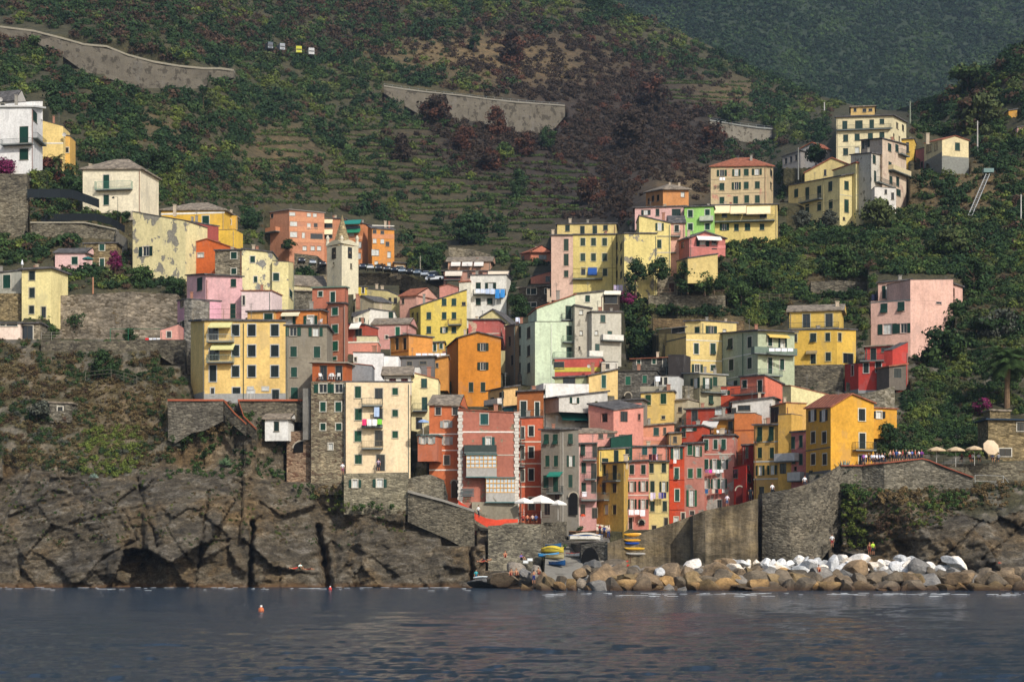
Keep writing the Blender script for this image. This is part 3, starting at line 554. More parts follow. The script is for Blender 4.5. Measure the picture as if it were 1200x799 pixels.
# ======== centre-left cluster ========
H('bright yellow house stepping up to the right with six green windows', [(479, 374), (493, 360), (547, 358)], [363, 358, 340], 408, 'e8cd5c',
  '1c5x8@520.5,532/354;1c5x8@502.5,520.5,532/370;1c5x8@502.5/386.5;1g4x7@520.5/386.5;1c5x7@532/386.5;1D4x4@543.5/356;0d2.5x11@483.5,489/372;0d2.5x8@483.5/386', dep=9, sh='2f5a50', B='1,526,541,380.5,1.0,r,1,8a6a4a', trim=None, oh=.12)
H('peach gabled attic house left of the bright yellow stepped house', [(478, 378), (506, 377)], [357, 347], 375, 'e3b98c', '0D10x6@501/353', rm='tile', dep=5, oh=.2, trim=None)
H('cream house with small arched window under bright red roof tiles', [(430, 380), (454, 378), (469, 377)], [339, 341, 348], 372, 'd9c98c', '1D3x6@457/352;1D3.5x7@463.5/352.5', dep=7, rm='slate', oh=.2, trim=None)
H('pink gabled house with large red tiled roof beside the cream arched window house', [(468.5, 374), (488, 372)], [348, 347], 376, 'd5a08c', '0d3x6@472/353', roof='ridge:339', rm='tile', dep=8, oh=.3, trim=None)
H('tiny bright yellow house at the foot of the church tower', [(418, 384), (431, 384)], [336, 337], 352, 'e6c93c', '0d2.5x7@425.5/340', dep=5, oh=.1)
H('beige gabled house below the tiny yellow house', [(416, 366), (438, 364), (459, 368)], [352, 353, 355], 375, 'a89c80', '0D4x3@420/358', dep=7, apex=(0, 425, 347), oh=.3, trim=None)
H('white house with one green shuttered window below the beige gabled house', [(432, 354), (462.5, 354)], [362, 366], 392, 'e3ded2', '0c5x9@458/370', dep=6, oh=.1)
H('small cream house with wide dark window left of the white shuttered house', [(414, 352), (433, 354)], [372, 363], 392, 'cfc8b4', '0c7x5@424/375', dep=6, oh=.2)
H('rose pink house with grey stone roof and one green window', [(436, 346), (479, 345)], [381, 380], 412, 'd49a90', '0c5x10@466/388;0d3x4@453/395', roof='ridge:374', rm='stone', dep=7, oh=.3, sh='1e7a58')
H('red brick terrace house with white awning right of the terracotta tower', [(408, 330), (428, 329)], [379, 381], 402, 'b0503c', '0z8x10@420/390', dep=6, oh=.2, A='0,412,424,378,384,1.2,e6e2d8', trim=None)
H('low cream parapet terrace under the red brick terrace house', [(418, 322), (442, 322)], [394, 394], 404, 'd8cfa8', '', roof='par', dep=5, name='terrace_block', cat='terrace')
H('salmon wall building with white coping above the arch top white terrace', [(408, 310), (443, 310)], [402, 401.5], 416, 'd98c76', '', roof='flat', rm='d8cfbd', th=.25, oh=.1, dep=6)
H('mid orange house with two tall dark loggia openings in brick', [(457, 322), (479, 318), (507, 320)], [396, 392.5, 396], 428, 'd9923f', '0z4x14@465/403;0z4x14@474/403', dep=7, oh=.3, trim=None, L='0,412,1.0,a86428')
H('low yellow annex with two dark windows under the bright yellow house', [(505, 330), (521, 330)], [402, 401], 416, 'd0a448', '0c3.5x9@509.5/407;0c3.5x6@517/405.5', dep=5, oh=.3)
H('deep ochre orange gabled house in the middle of the village', [(524, 320), (537, 311), (587, 311)], [407, 396, 396], 478, 'cf8422', '1o6x9@566/406.5;1o6x9@566/429;1c5x11@552,566/453.5;1c5x9@592/455'.replace(';1c5x9@592/455', ''), apex=(1, 560, 389.5), dep=10, oh=.35, th=.16, sh='28402c', trim=None, Ch='545,387,.5')
H('patchwork brick red rooftop house behind the deep ochre gabled house', [(549, 336), (585, 335)], [375, 375], 396, 'c4665c', '', dep=6, peel=.4, under='c8a88c', oh=.3, L='0,391,1.4,c9b09c')
H('cream gabled house peeping out behind the patchwork brick rooftop', [(563, 352), (603, 350)], [372, 384], 440, 'ddcd90', '0d3x4@590/393', apex=(0, 578, 363), dep=7, oh=.3, trim=None)
H('narrow olive brown shadowed house left of the mint green house', [(592, 336), (604, 330)], [383, 381], 460, '8a7458', '0d3x12@597/400;0d3x12@600/422', dep=6, oh=.2, trim=None)
MG = H('tall mint green house with three small balconies and a sloping red roof', [(603, 334), (627, 318), (673, 320)], [381, 377, 377], 452, 'cddcbc',
  '0c4x13@608.5,619.5/390;0c3.5x12@608.5,619.5/411;0c3.5x11@608.5,619.5/431;1x6x18@667/391;1x6x13@667/413.5', roof='par', dep=10, sh='1e4a3c', trim=None, B='1,659,675,401,1.0,r,1,6a8a70;1,648,676,420.5,1.2,r,1,6f8a74', Pp='1,646,dfe6d4')
H('upper mint green storey with sloping red tiled roof edge and flower balcony', [(629, 319.5), (674, 320.5)], [362, 345], 378, 'd0dfbe', '0x6x16@666/366.5', dep=9, rm='tile', oh=.25, th=.16, trim=None, B='0,658,674,375,.9,r', sh='1e4a3c', Ch='645,349,.4')
H('cream attic house with dark window above the mint green house', [(674, 323.5), (707, 324)], [345, 341.5], 372, 'e2dcc0', '0c5.5x8@688.5/350', dep=7, oh=.25)
H('open white roof terrace with cream awning right of the cream attic house', [(707, 325), (726, 325)], [344, 343], 364, '4a4038', '0D15x10@716/351', A='0,707,727,341,344,1.5,e8e0cc', dep=4, roof='flat', rm='d8d0c0', trim=None, name='roof_terrace', cat='roof terrace')
H('beige grey plastered house with flaking wall right of the mint green house', [(673.5, 318), (693.5, 318.5)], [358, 362], 424, 'b9b2a0', '0w4x5@681/366;0w3.5x5@681/390;0d2x4@679/408', peel=.3, dep=7, oh=.25, trim=None)
H('grey plastered house with flat slate eave and white corner balcony', [(693.5, 317), (728, 319)], [366, 366], 428, 'bdb8a8', '0c5.5x8.5@706.5/373.5;0w3.5x5@699/390;0c5x5@714.5/390.5;0d3x4@728/390;0c5x8@700/407'.replace('0d3x4@728/390;', ''), dep=7, oh=.3, sh='4a6a60', B='0,704,728,399,1.0,w,.9,d8d4c8;0,688,704,418,1.0,w,.9,dcd8cc', trim=None)
H('flat red terrace house with yellow sheeting under the grey plastered houses', [(650, 309), (705, 308)], [421, 419.5], 440, 'c4574a', '0D12x8@655/428', dep=5, roof='flat', rm='9a968c', oh=.15, L='0,433,5,c8b83c', trim=None)
H('tall pale pink half of the high pink and yellow apartment house', [(646, 372), (671.5, 371.5)], [276, 276], 342, 'ddb9a4', '0c5.5x14@663.5/287;0c5.5x14@663.5/304.5;0c5x8@663.5/321', dep=11, sh='3f5a48', trim='d8b8a4', oh=.25, Ch='648,270,.6')
H('tall lemon yellow half of the high pink and yellow apartment house', [(671.6, 371.5), (722, 371)], [275.5, 275], 344, 'ddc878', '0c5.5x9@683,695.5,708.5/283.5;0c5.5x9@683,695.5,708.5/301.5;0z5x9@683.5/318;0z10x9@694.5/318;0c5x9@709/319', dep=11, sh='3f5a48', trim='d8cfa8', oh=.25, A='0,689,699.5,314,321,.5,1f4f9a', B='0,671,706,327,1.0,r', L='0,314.5,.8,a89858', Pp='0,717.5,9a9060')
H('penthouse storey on top of the high pink and yellow apartment house', [(653, 375), (722, 374)], [263, 262.5], 277, 'd9c27c', '0c5x7@665/267.5;0x5x10@682.5/270;0x5x10@697/269.5;0c5x6@709.5/267', dep=8, sh='28423a', trim=None, oh=.3, Ch='668,257,.6')
YP = H('cream yellow corner house with grey plaster scars in front of the cypress trees', [(719, 376), (731.5, 361), (770, 362)], [276, 274, 274], 345, 'e2cf82', '0c2.5x8@722.5,728/289;0c2.5x8@722.5,728/306;0c2.5x8@722.5,728/322', peel=.45, under='8f8876', dep=10, trim=None, oh=.2, sh='2a423a')
H('upper gabled part of the cream yellow corner house with washing terrace', [(749, 363), (786, 363)], [253, 262], 345, 'e4d184', '0g4x9@773/266;0c5x10@772.5/286;0o4x9@774/306', dep=8, oh=.15, trim='d8d0a8', sh='1f4a3a', L='0,277,1.2,8a8470;0,296,.9,c8c0b0')
H('pink strip house with balcony between cream yellow and green houses', [(784, 366), (803, 366)], [262, 262], 320, 'ddac98', '0c5x8@793/268', dep=6, roof='ridge:254', oh=.3, sh='2a3a34', B='0,784,797,277,.8,r;0,784,792,296,.8,w,.8,c89a88')
H('long pale pink upper house with dark eave behind the cream yellow corner house', [(744, 392), (803, 391)], [244, 242], 268, 'ddb0a8', '0g5x6@757/249;0c4x8@770.5/249;0c10x8@792.5/249', dep=7, oh=.4, sh='2a4440', trim=None)
H('lime green house with white framed windows', [(802, 388), (836, 387)], [243, 242], 285, '9cd06a', '0c5.5x8.5@809/250.5;0c5.5x7@829/249;0c5.5x8@809/266;0c5.5x7.5@829/265.5', dep=8, trim='dfe6d0', B='0,820,836,259,.8,w,.9,b8c0a8', oh=.3)
H('square orange house with hipped roof and two chimneys', [(757, 420), (777, 412), (807, 413)], [226, 223, 223], 244, 'c98a50', '0d2.5x7@760/236;0d3x7@765/233;0d3x7@771/232;1w4x6@800/228', roof='hip:217.5', rm='stone', dep=9, oh=.6, trim=None, Ch='785,214.5,.5;796,215,.5')
H('pink chalet with front gable and white awning', [(792, 368), (808, 360), (850, 361)], [283, 279, 280], 300, 'c97a70', '0d3x7@800/287;1g7x8@823.5/285;1z6x11@837/287', apex=(1, 826, 272), dep=8, oh=.4, A='1,816,844,277,280.5,1.4,e6e0d8', trim=None, L='1,289,3.5,d0807a', Ch='807,270.5,.6')
H('low yellow house below the pink chalet', [(793, 362), (806, 354), (841, 354)], [307, 303, 298], 322, 'ddc47c', '0D3x8@800/310', dep=7, oh=.15, trim=None)
RU = H('ruined stone hut with round top and broken window on the terrace', [(754, 362), (794, 362)], [327, 325], 350, '948a76', '0d3.5x8@761/339;0x6x10@787/337', mat=stone('a0957e', '6e6552', 1.7), apex=(0, 773, 322.5), rm='stone', oh=.02, th=.08, dep=5, sh='6a3a22', trim=None, name='stone_hut', cat='stone hut')
# ======== top right cluster ========
H('square rose and ochre palazzo with red hipped roof and twelve windows', [(833, 416), (898, 414), (906, 424)], [196, 195, 195], 246, 'ccb68c',
  '0o5x7.5@846/203;0G4x8@863/202.5;0c5.5x8@874.5/202;0g5x7.5@887/201.5;0c5.5x8.5@846/219;0o4.5x8.5@863/218;0c5.5x8.5@874.5/217.5;0c5.5x8.5@887.5/217;0c5.5x8@846/235;0c5.5x8.5@862/234.5;0c5.5x9@875/233.5;0c5.5x9@887.5/233.5;1d2.5x8@903.5/203,218', roof='hip:186', rm='tile', dep=12, oh=.4, peel=.25, under='c9977c', sh='1f4f3a', trim='c8b898', L='0,226.5,.7,a89878;0,209.5,.7,a89878')
H('long yellow terrace house with three cream awnings below the rose palazzo', [(835, 392), (911, 390)], [241, 240], 284, 'dcc376', '0D6x7@849/251.5;0D6x4@863/250;0D10x4@876/250;0D8x7@894.5/252;0o5x8@849/266;0c5x8@863/266.5;0c6x8@876/266;0c5x7@893/266', dep=8, A='0,836,855.5,241,249,1.8,e6d2a8;0,856,874.5,241.5,249.5,1.8,e6d2a8;0,875,903,242,250,1.8,e6d2a8', B='0,835,908,259.5,1.2,r,1,3a4a44', trim=None, oh=.3)
H('large cream yellow villa with dark slate eave and iron balcony', [(924, 424), (984, 410), (1004, 413)], [218, 207, 203], 268, 'd9c98c', '0c4.5x9.5@933/226.5;0c4.5x14.5@946/227;0c4.5x14@960/225;0c4.5x11@973/218.5;0c4.5x9.5@933/246.5;0c4.5x10@946/244.5;0c4.5x9.5@960/242;0c4.5x10@973.5/239.5;0d5x7@958/264;1c5x10@992/217.5;1c5x15@992/241.5;1d2.5x3.5@989/256.5;1D6x7@1000/263', dep=12, oh=.5, sh='1c4c3c', trim=None, B='0,939,964,235.5,1.0,r,1,6a6a60', Pp='0,965.5,a89c70', L='0,240.6,.7,b8ac80;1,229.5,.8,b8b49c')
H('right end wing of the large cream yellow villa with red tiles', [(1003, 411), (1026, 413)], [191, 195], 268, 'ddcf94', '0c3.5x7@1009.5/202;0c5x10@1009/220;0c5x12@1009/241', dep=9, rm='tile', oh=.3, sh='1c4c3c', trim=None, L='0,211,.8,b8b49c;0,229.5,.8,b8b49c')
H('stepped gable attic of the large cream yellow villa', [(943, 424), (1004, 421)], [203, 197], 220, 'd4c080', '0d2.5x7@967/202.5', apex=(0, 975, 185.5), dep=8, rm='tile', oh=.3, trim=None)
H('tall cream apartment building with balconies crowning the right hill', [(980, 440), (1046, 438), (1062, 450)], [138, 136, 144], 240, 'e0d3a8',
  '0c5.5x10@990/147;0c8.5x11@1006.5/147;0c5x11@1021.5/146;0c5x6@1033.5/142.5;0c5.5x8@991/162;0c5.5x8@1004.5/161;0c5.5x7.5@1020/160;0c5.5x7@1033.5/158.5;0c5.5x8@991/178;0w5x7@1004.5/176;1d2.5x7@1051.5/147.5;1d2x7@1058/150;1d1.8x6@1047.5/160;1d1.8x6@1054/163', roof='flat', rm='slate', oh=.5, th=.3, dep=14, sh='1f4a42', trim=None, L='0,151.5,1.4,5a6258;0,171,.8,c8c0a0', B='0,981,1044,152,.8,r')
H('small yellow rooftop cabin on the tall cream apartment building', [(997, 445), (1025, 444)], [126, 125], 136, 'cfae6c', '0d3x4@1002/129;0d4x4@1013/129.5;0d4x3@1020/129', roof='flat', rm='stone', dep=6, oh=.4, trim=None, name='roof_cabin', cat='cabin')
H('weathered rose and grey house with shed roof in front of the tall cream building', [(1009, 418), (1034, 410), (1062, 420)], [165, 163, 170], 245, 'cdb8a0', '0o4x9@1015/169;1c4x9@1042.5/173;1c3.5x9@1051/174;1c3.5x12@1043/196;1c3.5x9@1044/211;1c3.5x11@1052/213;1d3x5@1038/225;1d2.5x10@1046/228;1c5x8@1053/226', dep=9, peel=.4, under='b59a88', oh=.4, sh='2a4a42', trim=None, B='1,1041,1062,203,1.2,g,1,c8b890;1,1052,1062,182,.9,r')
H('narrow white grey house below the weathered rose house', [(997, 414), (1021, 407), (1035, 412)], [182, 180, 182], 240, 'c9c2b2', '1c3.5x10@1024.5/187;1c2.5x13@1025.5/207;1d3x6@1025/225', dep=7, oh=.3, peel=.2, sh='244a40', trim=None, B='1,1025,1045,217,1.0,r')
H('small white terraced wall house with dark hole windows at the end of the right cluster', [(1025, 403), (1050, 403)], [219, 221], 246, 'ded8ce', '0d2.5x5@1038/225;0d3x8@1046/230', roof='par', dep=4, trim=None)
H('small white house with red roof above the pine trees', [(938, 466), (961, 462), (973, 468)], [175, 173, 176], 196, 'cdc6be', '0d2.5x6@944/180;1d3x7@966/182', dep=7, rm='tile', apex=(0, 952, 167.5), oh=.3, trim=None)
H('long low shed descending left from the small white red roofed house', [(917, 468), (938, 464)], [184, 177], 196, '8f8a86', '0d3x7@921/189;0d3x7@927/187;0d3x7@933/185', dep=4, oh=.3, trim=None, name='shed', cat='shed')
H('yellow house half hidden between the tall cream building and the gabled house', [(1054, 446), (1071, 445)], [164, 163], 190, 'd9b44c', '0d3x12@1063.5/173', dep=7, oh=.3, trim=None)
H('cream gabled house on a grey base standing on the right hillside', [(1083, 434), (1104, 423), (1135, 425)], [168, 164, 165], 205, 'e0cfa0', '0d3x9@1087/175;0d3.5x9@1090.5/174;0d3.5x9@1097/172;0c3.5x8@1089/191;0c4x9@1097.5/189.5;1c5.5x9@1122/172;1z7x10@1109/188', apex=(1, 1119, 159.5), rm='tile', oh=.25, th=.12, dep=9, plinth=(184, '7f8078'), trim=None, Ch='1087,157,.8')
H('dull rose shed leaning on the cream gabled hillside house', [(1073, 440), (1083, 434)], [176, 174], 200, '9a5a5e', '0d3x9@1080/194', dep=5, oh=.2, trim=None, name='shed', cat='shed')
H('tiny ochre cabin near the right edge high on the slope', [(1182, 462), (1192, 462)], [130, 128.5], 139, 'd39c3c', '', dep=4, oh=.2, name='cabin', cat='cabin')
H('tiny pink cabin cut by the right edge of the photo', [(1192, 440), (1206, 440)], [150, 147], 158, 'b98c84', '', dep=4, oh=.2, name='cabin', cat='cabin')
# ======== right middle ========
PV = H('large pale pink house standing alone among trees on the right', [(1020.5, 337.5), (1067, 334), (1117, 338)], [353, 353, 353], 420, 'e0b4a2', '0v8x11@1036/361;0v8x11@1056/359;0g10x12@1040/385.5;0o7x11@1059/384.5;1d6x2.5@1100/355', roof='none', dep=10, trim='e0c0b4', sh='1c4a3c', L='0,353,1.3,5a6462')
H('upper right block of the large pale pink house', [(1066.8, 334.1), (1117, 338)], [328, 327.5], 356, 'e0b4a2', '', dep=7, roof='par', trim=None)
H('set back top storey of the large pale pink house', [(1029, 342), (1068, 340)], [332, 328], 353, 'dcb09e', '0g7x15@1041.5/342;0c7x16@1063/340.5', dep=9, oh=.35, sh='1c4a3c', trim=None)
H('lower right wing of the large pale pink house with sloping roof', [(1116.5, 340), (1128, 342)], [333, 337], 372, 'd9ac9c', '0d2x10@1117.5/343;0d2x5@1117.5/362', dep=7, oh=.3, trim=None)
H('yellow house upper floor with stone tiled roof and two tall windows, right middle', [(925, 326), (986, 324)], [366, 364], 388, 'd9b552', '0z8.5x16@945/376;0z8.5x16@971.5/375.5', roof='ridge:358.5', rm='stone', dep=7, oh=.5, trim='c8c0a0', Ch='981,354,.7', B='0,924,983,385,.8,r')
H('yellow house lower floor with arched porch, right middle', [(928, 322), (981, 320), (1003, 322)], [387, 386, 387], 428, 'd9b044', '0v7x10@953/395.5;0c5.5x10@970/395;0d5x10@931.5/396;0x6x13@953/420;0c6x10@970.5/418;1d4x10@984/395;1z12x12@994/420', dep=8, oh=.3, trim='d8c890', sh='243a34', A='0,945,958,411,413.5,1.0,8a7a58')
H('sage green corner house with white framed shutters and curved balcony', [(846.5, 320), (888, 309), (931, 312)], [391, 388, 390], 452, 'b5bd9c', '0v5.5x13@856/403;0c5x13@878.5/401;0c5.5x13@857/427.5;0c5x13@878.5/425.5;0G7x6@856.5/450;1c5x11@902.5/400;1g4x12@917/401;1x5x19@902.5/428.5;1c5x13@916.5/427', roof='flat', dep=10, oh=.6, sh='1a4638', L='0,417,1.4,d8d8c8;0,441,1.2,d8d8c8', B='1,880,930,415,1.1,g,1,6a7a6c;1,888,914,440,.9,r,1,6a8078', A='1,898,922,392,394.5,1.0,d8b85c', Pp='0,871,2a5a44')
YR = H('pale yellow corner house with long parapet left of the sage green house', [(769.5, 328), (804, 318), (846, 320)], [391, 391, 391], 440, 'dcc27a', '1c5.5x12.5@816/408.5;1v6x12.5@835.5/408.5;1o5.5x9@817/431.5;1c5.5x7@835.5/431', roof='par', dep=9, sh='1c4636', L='0,399,1.4,5a6058;1,399,1.2,d8d2bc;1,422.5,1.2,d8d2bc')
H('set back top floor of the pale yellow corner house', [(803, 321), (822, 319.6), (863, 322)], [377, 376, 379], 402, 'dfc67e', '0c5.5x7@817/386.5;1o6x10@833.5/387;1w4x3@849/387.5', dep=8, oh=.3, sh='1c4636', trim=None, roof='flat')
H('open roof terrace with teal screen beside the set back yellow floor', [(772, 326), (804, 321)], [386, 383], 391, '8a7c54', '0D15x6@795/387', roof='flat', rm='c4beb0', dep=4, oh=.3, th=.08, sh='2a6a5c', name='roof_terrace', cat='roof terrace')
H('olive grey house with green double doors and flat roof edge', [(801, 308), (820, 304), (851, 306)], [438, 438, 440], 478, 'a8a080', '0g5x12@815/449;1g5x13@829/449;1c5x11@838/447;0C4x10@821/467'.replace('0C4x10@821/467', '1v5x10@833/468'), dep=7, rm='8f8f8a', oh=.3, sh='1c4c36', trim=None, B='1,822,829,459,1.0,r;1,821,849,459.5,.7,r')
H('rough grey stone wall of a house under the olive grey house', [(788, 306), (803, 304)], [451, 452], 496, '98917e', '', mat=stone('a39a86', '6f6857', 2.0), roof='none', dep=5, name='stone_building', cat='stone building')
H('dark grey rubble stone house with bright green shutters in the village centre', [(723, 306), (769, 305)], [435, 434], 475, '6b675f', '0c6x10@736/446;0c5x9@755.5/444.5;0z6x10@736/466.5', mat=ST5, dep=7, roof='flat', rm='5a554e', oh=.2, th=.1, sh='1f7a5c', trim='8f8a7e')
H('upper dark stone storey with rusty roof above the rubble stone house', [(741, 312), (783, 311)], [421, 419], 436, '6f6a60', '0c4x6@748.5/424.5;0c4x6@766.5/423.5;0z4x10@779/425', mat=ST5, dep=6, roof='flat', rm='tile', oh=.5, th=.1, sh='1f5a4a')
H('dark grey screened terrace room beside the upper dark stone storey', [(783, 309), (801, 308)], [416, 416], 436, '3f3a38', '', roof='par', dep=4, name='terrace_block', cat='terrace')
H('white washed terrace house with hanging towel under the dark terrace room', [(767, 302), (795, 301)], [441, 441], 462, 'c9c9c4', '0z4x9@774/446.5;0z4x9@780/446.5', dep=5, roof='par', sh='28463a', B='0,752,786,459,1.2,w,.8,a09882')
H('warm yellow house with two dark green shuttered windows in the village centre', [(751, 299), (789, 298)], [461, 458.5], 500, 'e0bd68', '0c6.5x12@759.5/468.5;0c6.5x12@777.5/467;0D4x5@759.5/494;0D4x4@777.5/489', dep=6, oh=.25, sh='15502c', trim='dcc88c')
H('buttery yellow house with single tall green shutter and sloping roof', [(690, 301), (724, 302)], [441, 432.5], 462, 'e4c380', '0c5x15@707.5/447', dep=6, oh=.3, sh='1f6a5c', trim='d8cfa8')
H('pale green shed with dark opening under the long slate roof', [(650, 303), (690, 302)], [443, 441], 452, 'b4b88c', '0D14x7@667/446', dep=5, oh=.4, rm='slate', trim=None, name='shed', cat='shed')
WV = H('white washed house with two terrace levels and teal awning', [(637, 288), (690, 290)], [449, 450], 503, 'e9e6e0', '0c7x8@661.5/471;0c5x8@670/471;0o4x8@682/469.5;0z16x12@684/489'.replace('0z16x12@684/489', '0D14x10@681/489'), dep=7, roof='none', oh=.1, sh='1f5a4a', trim=None, B='0,649,692,481,1.2,r,1,7a8078;0,634,678,503,1.6,g,.2,5a6260', A='0,654,684,482,491,2.2,1f8078')
H('cluttered slate lean to roof on the white washed house', [(655, 284), (712, 288)], [466, 459], 470, 'c9c5bc', '0G5x7@673/469', roof='flat', dep=5, oh=.3, th=.25, name='lean_to', cat='lean-to', trim=None)
H('salmon pink house with flower boxes and terrace in the village centre', [(689.5, 285), (719, 281), (754, 284)], [474, 481, 477], 508, 'dc9280', '0z7x10@708.5/489.5;1z8x12@731/488;1d2.5x7@749/488.5', dep=7, roof='flat', oh=.2, trim='c08070', sh='1f4a3a')
H('salmon roof terrace with red towels behind the salmon pink house', [(704, 291), (752, 291)], [473, 472], 482, 'cf8270', '', roof='par', dep=5, name='roof_terrace', cat='roof terrace')
H('low salmon rooftop room with flower troughs above the narrow pink house', [(676, 280), (722, 281)], [508, 507], 522, 'd9998a', '0D5x5@704/511;0D8x4@716/510', roof='ridge:503', rm='stone', dep=5, oh=.2, trim=None)
H('rooftop terrace with dark green canvas screens above the bright ochre house', [(716, 278), (741, 278)], [513, 509], 526, '1c4a3c', '', roof='par', dep=4, name='roof_terrace', cat='roof terrace')
H('small yellow rooftop storey with green door above the bright ochre house', [(702, 274), (737, 277)], [527, 525], 545, 'd9ba5c', '0x5x15@722/535;0C4x8@735/530;0C7x4@709/539', dep=5, oh=.25, sh='14382c', trim=None)
H('salmon rooftop storey with two green windows above the salmon house', [(737, 280), (783, 280)], [524, 523], 542, 'd98f78', '0c6x10@755.5/528;0c5x11@767/527', dep=6, oh=.3, sh='1f6462', trim='d8a898')
H('orange roof house with slanted white pole window above the salmon rooftop storey', [(748, 287), (790, 288)], [500, 496], 526, 'd68e6c', '0c6x9@769/505.5;0d3x8@779/505;0D5x6@748.5/511;0D6x7@742/509'.replace(';0D6x7@742/509', ''), roof='flat', dep=7, oh=.4, rm='stone', sh='1f5a50', trim=None, L='0,514,4,d98f78')
H('red roof terrace house with flower box above the scarlet house', [(797, 285), (823, 284)], [500, 499], 522, 'b84528', '0D5x8@801/508;0g8x4@808/503', dep=6, oh=.3, trim=None)
H('brick red attic with cluttered slate roof above the peeling pink house', [(804, 296), (852, 294)], [480, 478], 502, 'b2432c', '0z7x13@814/487;0w8x8@842/482', dep=6, oh=.4, roof='flat', trim=None, B='0,801,820,499,1.0,r')
H('mustard rooftop house with party terrace above the peeling pink house', [(836, 292), (862, 290), (884, 292)], [492, 492, 484], 512, 'c88a2c', '0z5x11@856/499;1c7x8@869/495', dep=6, oh=.5, trim=None, B='0,820,860,511,1.6,r,1,8a6a4a', roof='flat', rm='stone', A='0,824,843,493,500,1.0,d4cfc6')
H('flat brick red house with white window behind the cluttered roofs', [(829, 306), (868, 305)], [454, 452], 470, 'c24f30', '0G6x5@848.5/460', dep=6, roof='par', oh=.15, trim='e0d8cc')
H('coral house with green door and sloping right roof', [(867.5, 300), (896, 296), (918, 301)], [442, 440, 451], 472, 'd9775c', '0c5.5x9@872.5/450;0x5.5x15@890.5/453', dep=7, oh=.25, sh='1a4636', trim='e0c4b4', B='0,861,897,461.5,1.0,r')
H('long cream strip house with red tiled edge left of the ochre corner house', [(917, 293), (927, 290), (984, 294)], [452, 452, 466], 486, 'e0d49c', '', dep=6, rm='tile', oh=.15, th=.12, trim=None)
H('slate roofed white sided rooftop passage house with brown door', [(858, 293), (905, 291)], [472, 466], 492, 'dcd6cc', '0D5x8@860/482;0D14x6@872/478', dep=6, oh=.3, trim=None)
RH = H('deep red house stepping down the slope below the pale pink house', [(990, 312), (1006, 308), (1038, 307)], [427, 426, 425], 462, 'b83a30', '0d2.5x12@1005/434'.replace('1005', '999')+';1c6x12@1015/431;1c6.5x12@1029.5/430;1W3x8@1006/456'.replace(';1W3x8@1006/456', ''), dep=7, roof='par', trim='c9c0b8', sh='1a2c2a', plinth=(457, '8f8f90'), B='1,1008,1036,422.5,.8,r')
H('upper deep red room with stone tile roof below the pale pink house', [(1014, 313), (1045, 312)], [407, 405], 428, 'bb3e34', '0c6.5x14@1023.5/415;0D8x5@1037/410', dep=6, rm='stone', oh=.4, trim=None, sh='1a2c2a')
H('right deep red wall with sloping top below the pale pink house', [(1036, 308), (1046, 307), (1064, 309)], [411, 410, 401], 460, 'c04034', '', dep=7, roof='par', trim=None)
H('lean to with red tiles and grey door beside the deep red wall', [(1042, 303), (1062, 304)], [430, 427], 445, '6a6258', '0x9x11@1052/437', rm='tile', dep=4, oh=.3, sh='4a504a', trim=None, name='lean_to', cat='lean-to')
H('dark stone bar building with blue awning at the right edge', [(1158, 268), (1206, 268)], [492, 493], 540, '8f8268', '0D14x9@1178/530;0D8x10@1196/500', mat=ST4, dep=6, rm='2a3a4a', oh=.5, name='bar_building', cat='building')
H('small stone shed with orange door beside the tall palm', [(1160, 284), (1184, 284)], [481, 482], 494, '8c7a5c', '', mat=ST4, dep=4, rm='stone', oh=.2, name='stone_hut', cat='stone hut')
H('tiny stone shelter with black opening on the vegetated left cliff slope', [(58, 274), (84, 274)], [472, 473], 482, '9a9078', '0z6x5@70.5/479', mat=ST2, dep=3, rm='stone', oh=.2, name='shelter', cat='shelter')

H('peach yellow house with curtained terrace between ochre gabled and brown top houses', [(572, 297), (590, 292), (607, 294)], [459, 455, 452], 480, 'e3b878', '0d5x7@588/463;0D4x8@577/470', dep=6, oh=.4, trim=None, B='0,573,589,474,.9,w,.8,d8d0c4')
H('teal screened roof terrace right of the faded brick house', [(590, 284), (607, 284)], [478, 476], 492, '3f7a80', '0z4x9@604/483', dep=4, roof='flat', oh=.3, trim=None, name='roof_terrace', cat='roof terrace')
H('low straw yellow parapet terrace on the faded brick house wing', [(584, 278), (608, 278)], [496, 495], 506, 'd6cf8c', '', dep=4, roof='par', name='terrace_block', cat='terrace')
H('cluttered slate grey rooftop house under the white clothesline', [(470, 300), (509, 300)], [419, 418], 440, '6f6c6a', '0D6x5@480/426;0D8x4@496/425', dep=6, rm='slate', oh=.4, trim=None)
H('small ochre stepped house left of the deep ochre gabled house', [(506, 303), (525, 303)], [421, 417], 446, 'c98a3c', '0d3x5@512/428', dep=6, rm='stone', oh=.4, trim=None)
H('tiny white lean to wall beside the slate grey rooftop house', [(470, 296), (492, 296)], [431, 430], 440, 'd8d4cc', '0d4x4@478/435', dep=4, roof='par', trim=None)
H('narrow grey house with white pipe above the grey rendered house', [(722, 294), (752, 293)], [470, 468], 492, '8d8478', '0D5x6@738/477', dep=5, rm='slate', oh=.4, trim=None)
H('cream low house with flower pots between red roof terrace and olive grey house', [(789, 300), (806, 299)], [470, 468], 500, 'b8ac90', '0D4x6@797/480;0d3x5@797/492', dep=6, rm='stone', oh=.3, trim=None)
H('small yellow brown shed roofed house above the scarlet house', [(784, 283), (799, 283)], [508, 507], 524, 'b89460', '0d4x7@791/515', dep=5, rm='slate', oh=.3, trim=None)
H('small white rooftop cube right of the mint green house flower balcony', [(705, 306), (724, 306)], [424, 424], 436, 'd8d2c4', '0D4x5@712/429', dep=4, roof='par', trim=None)

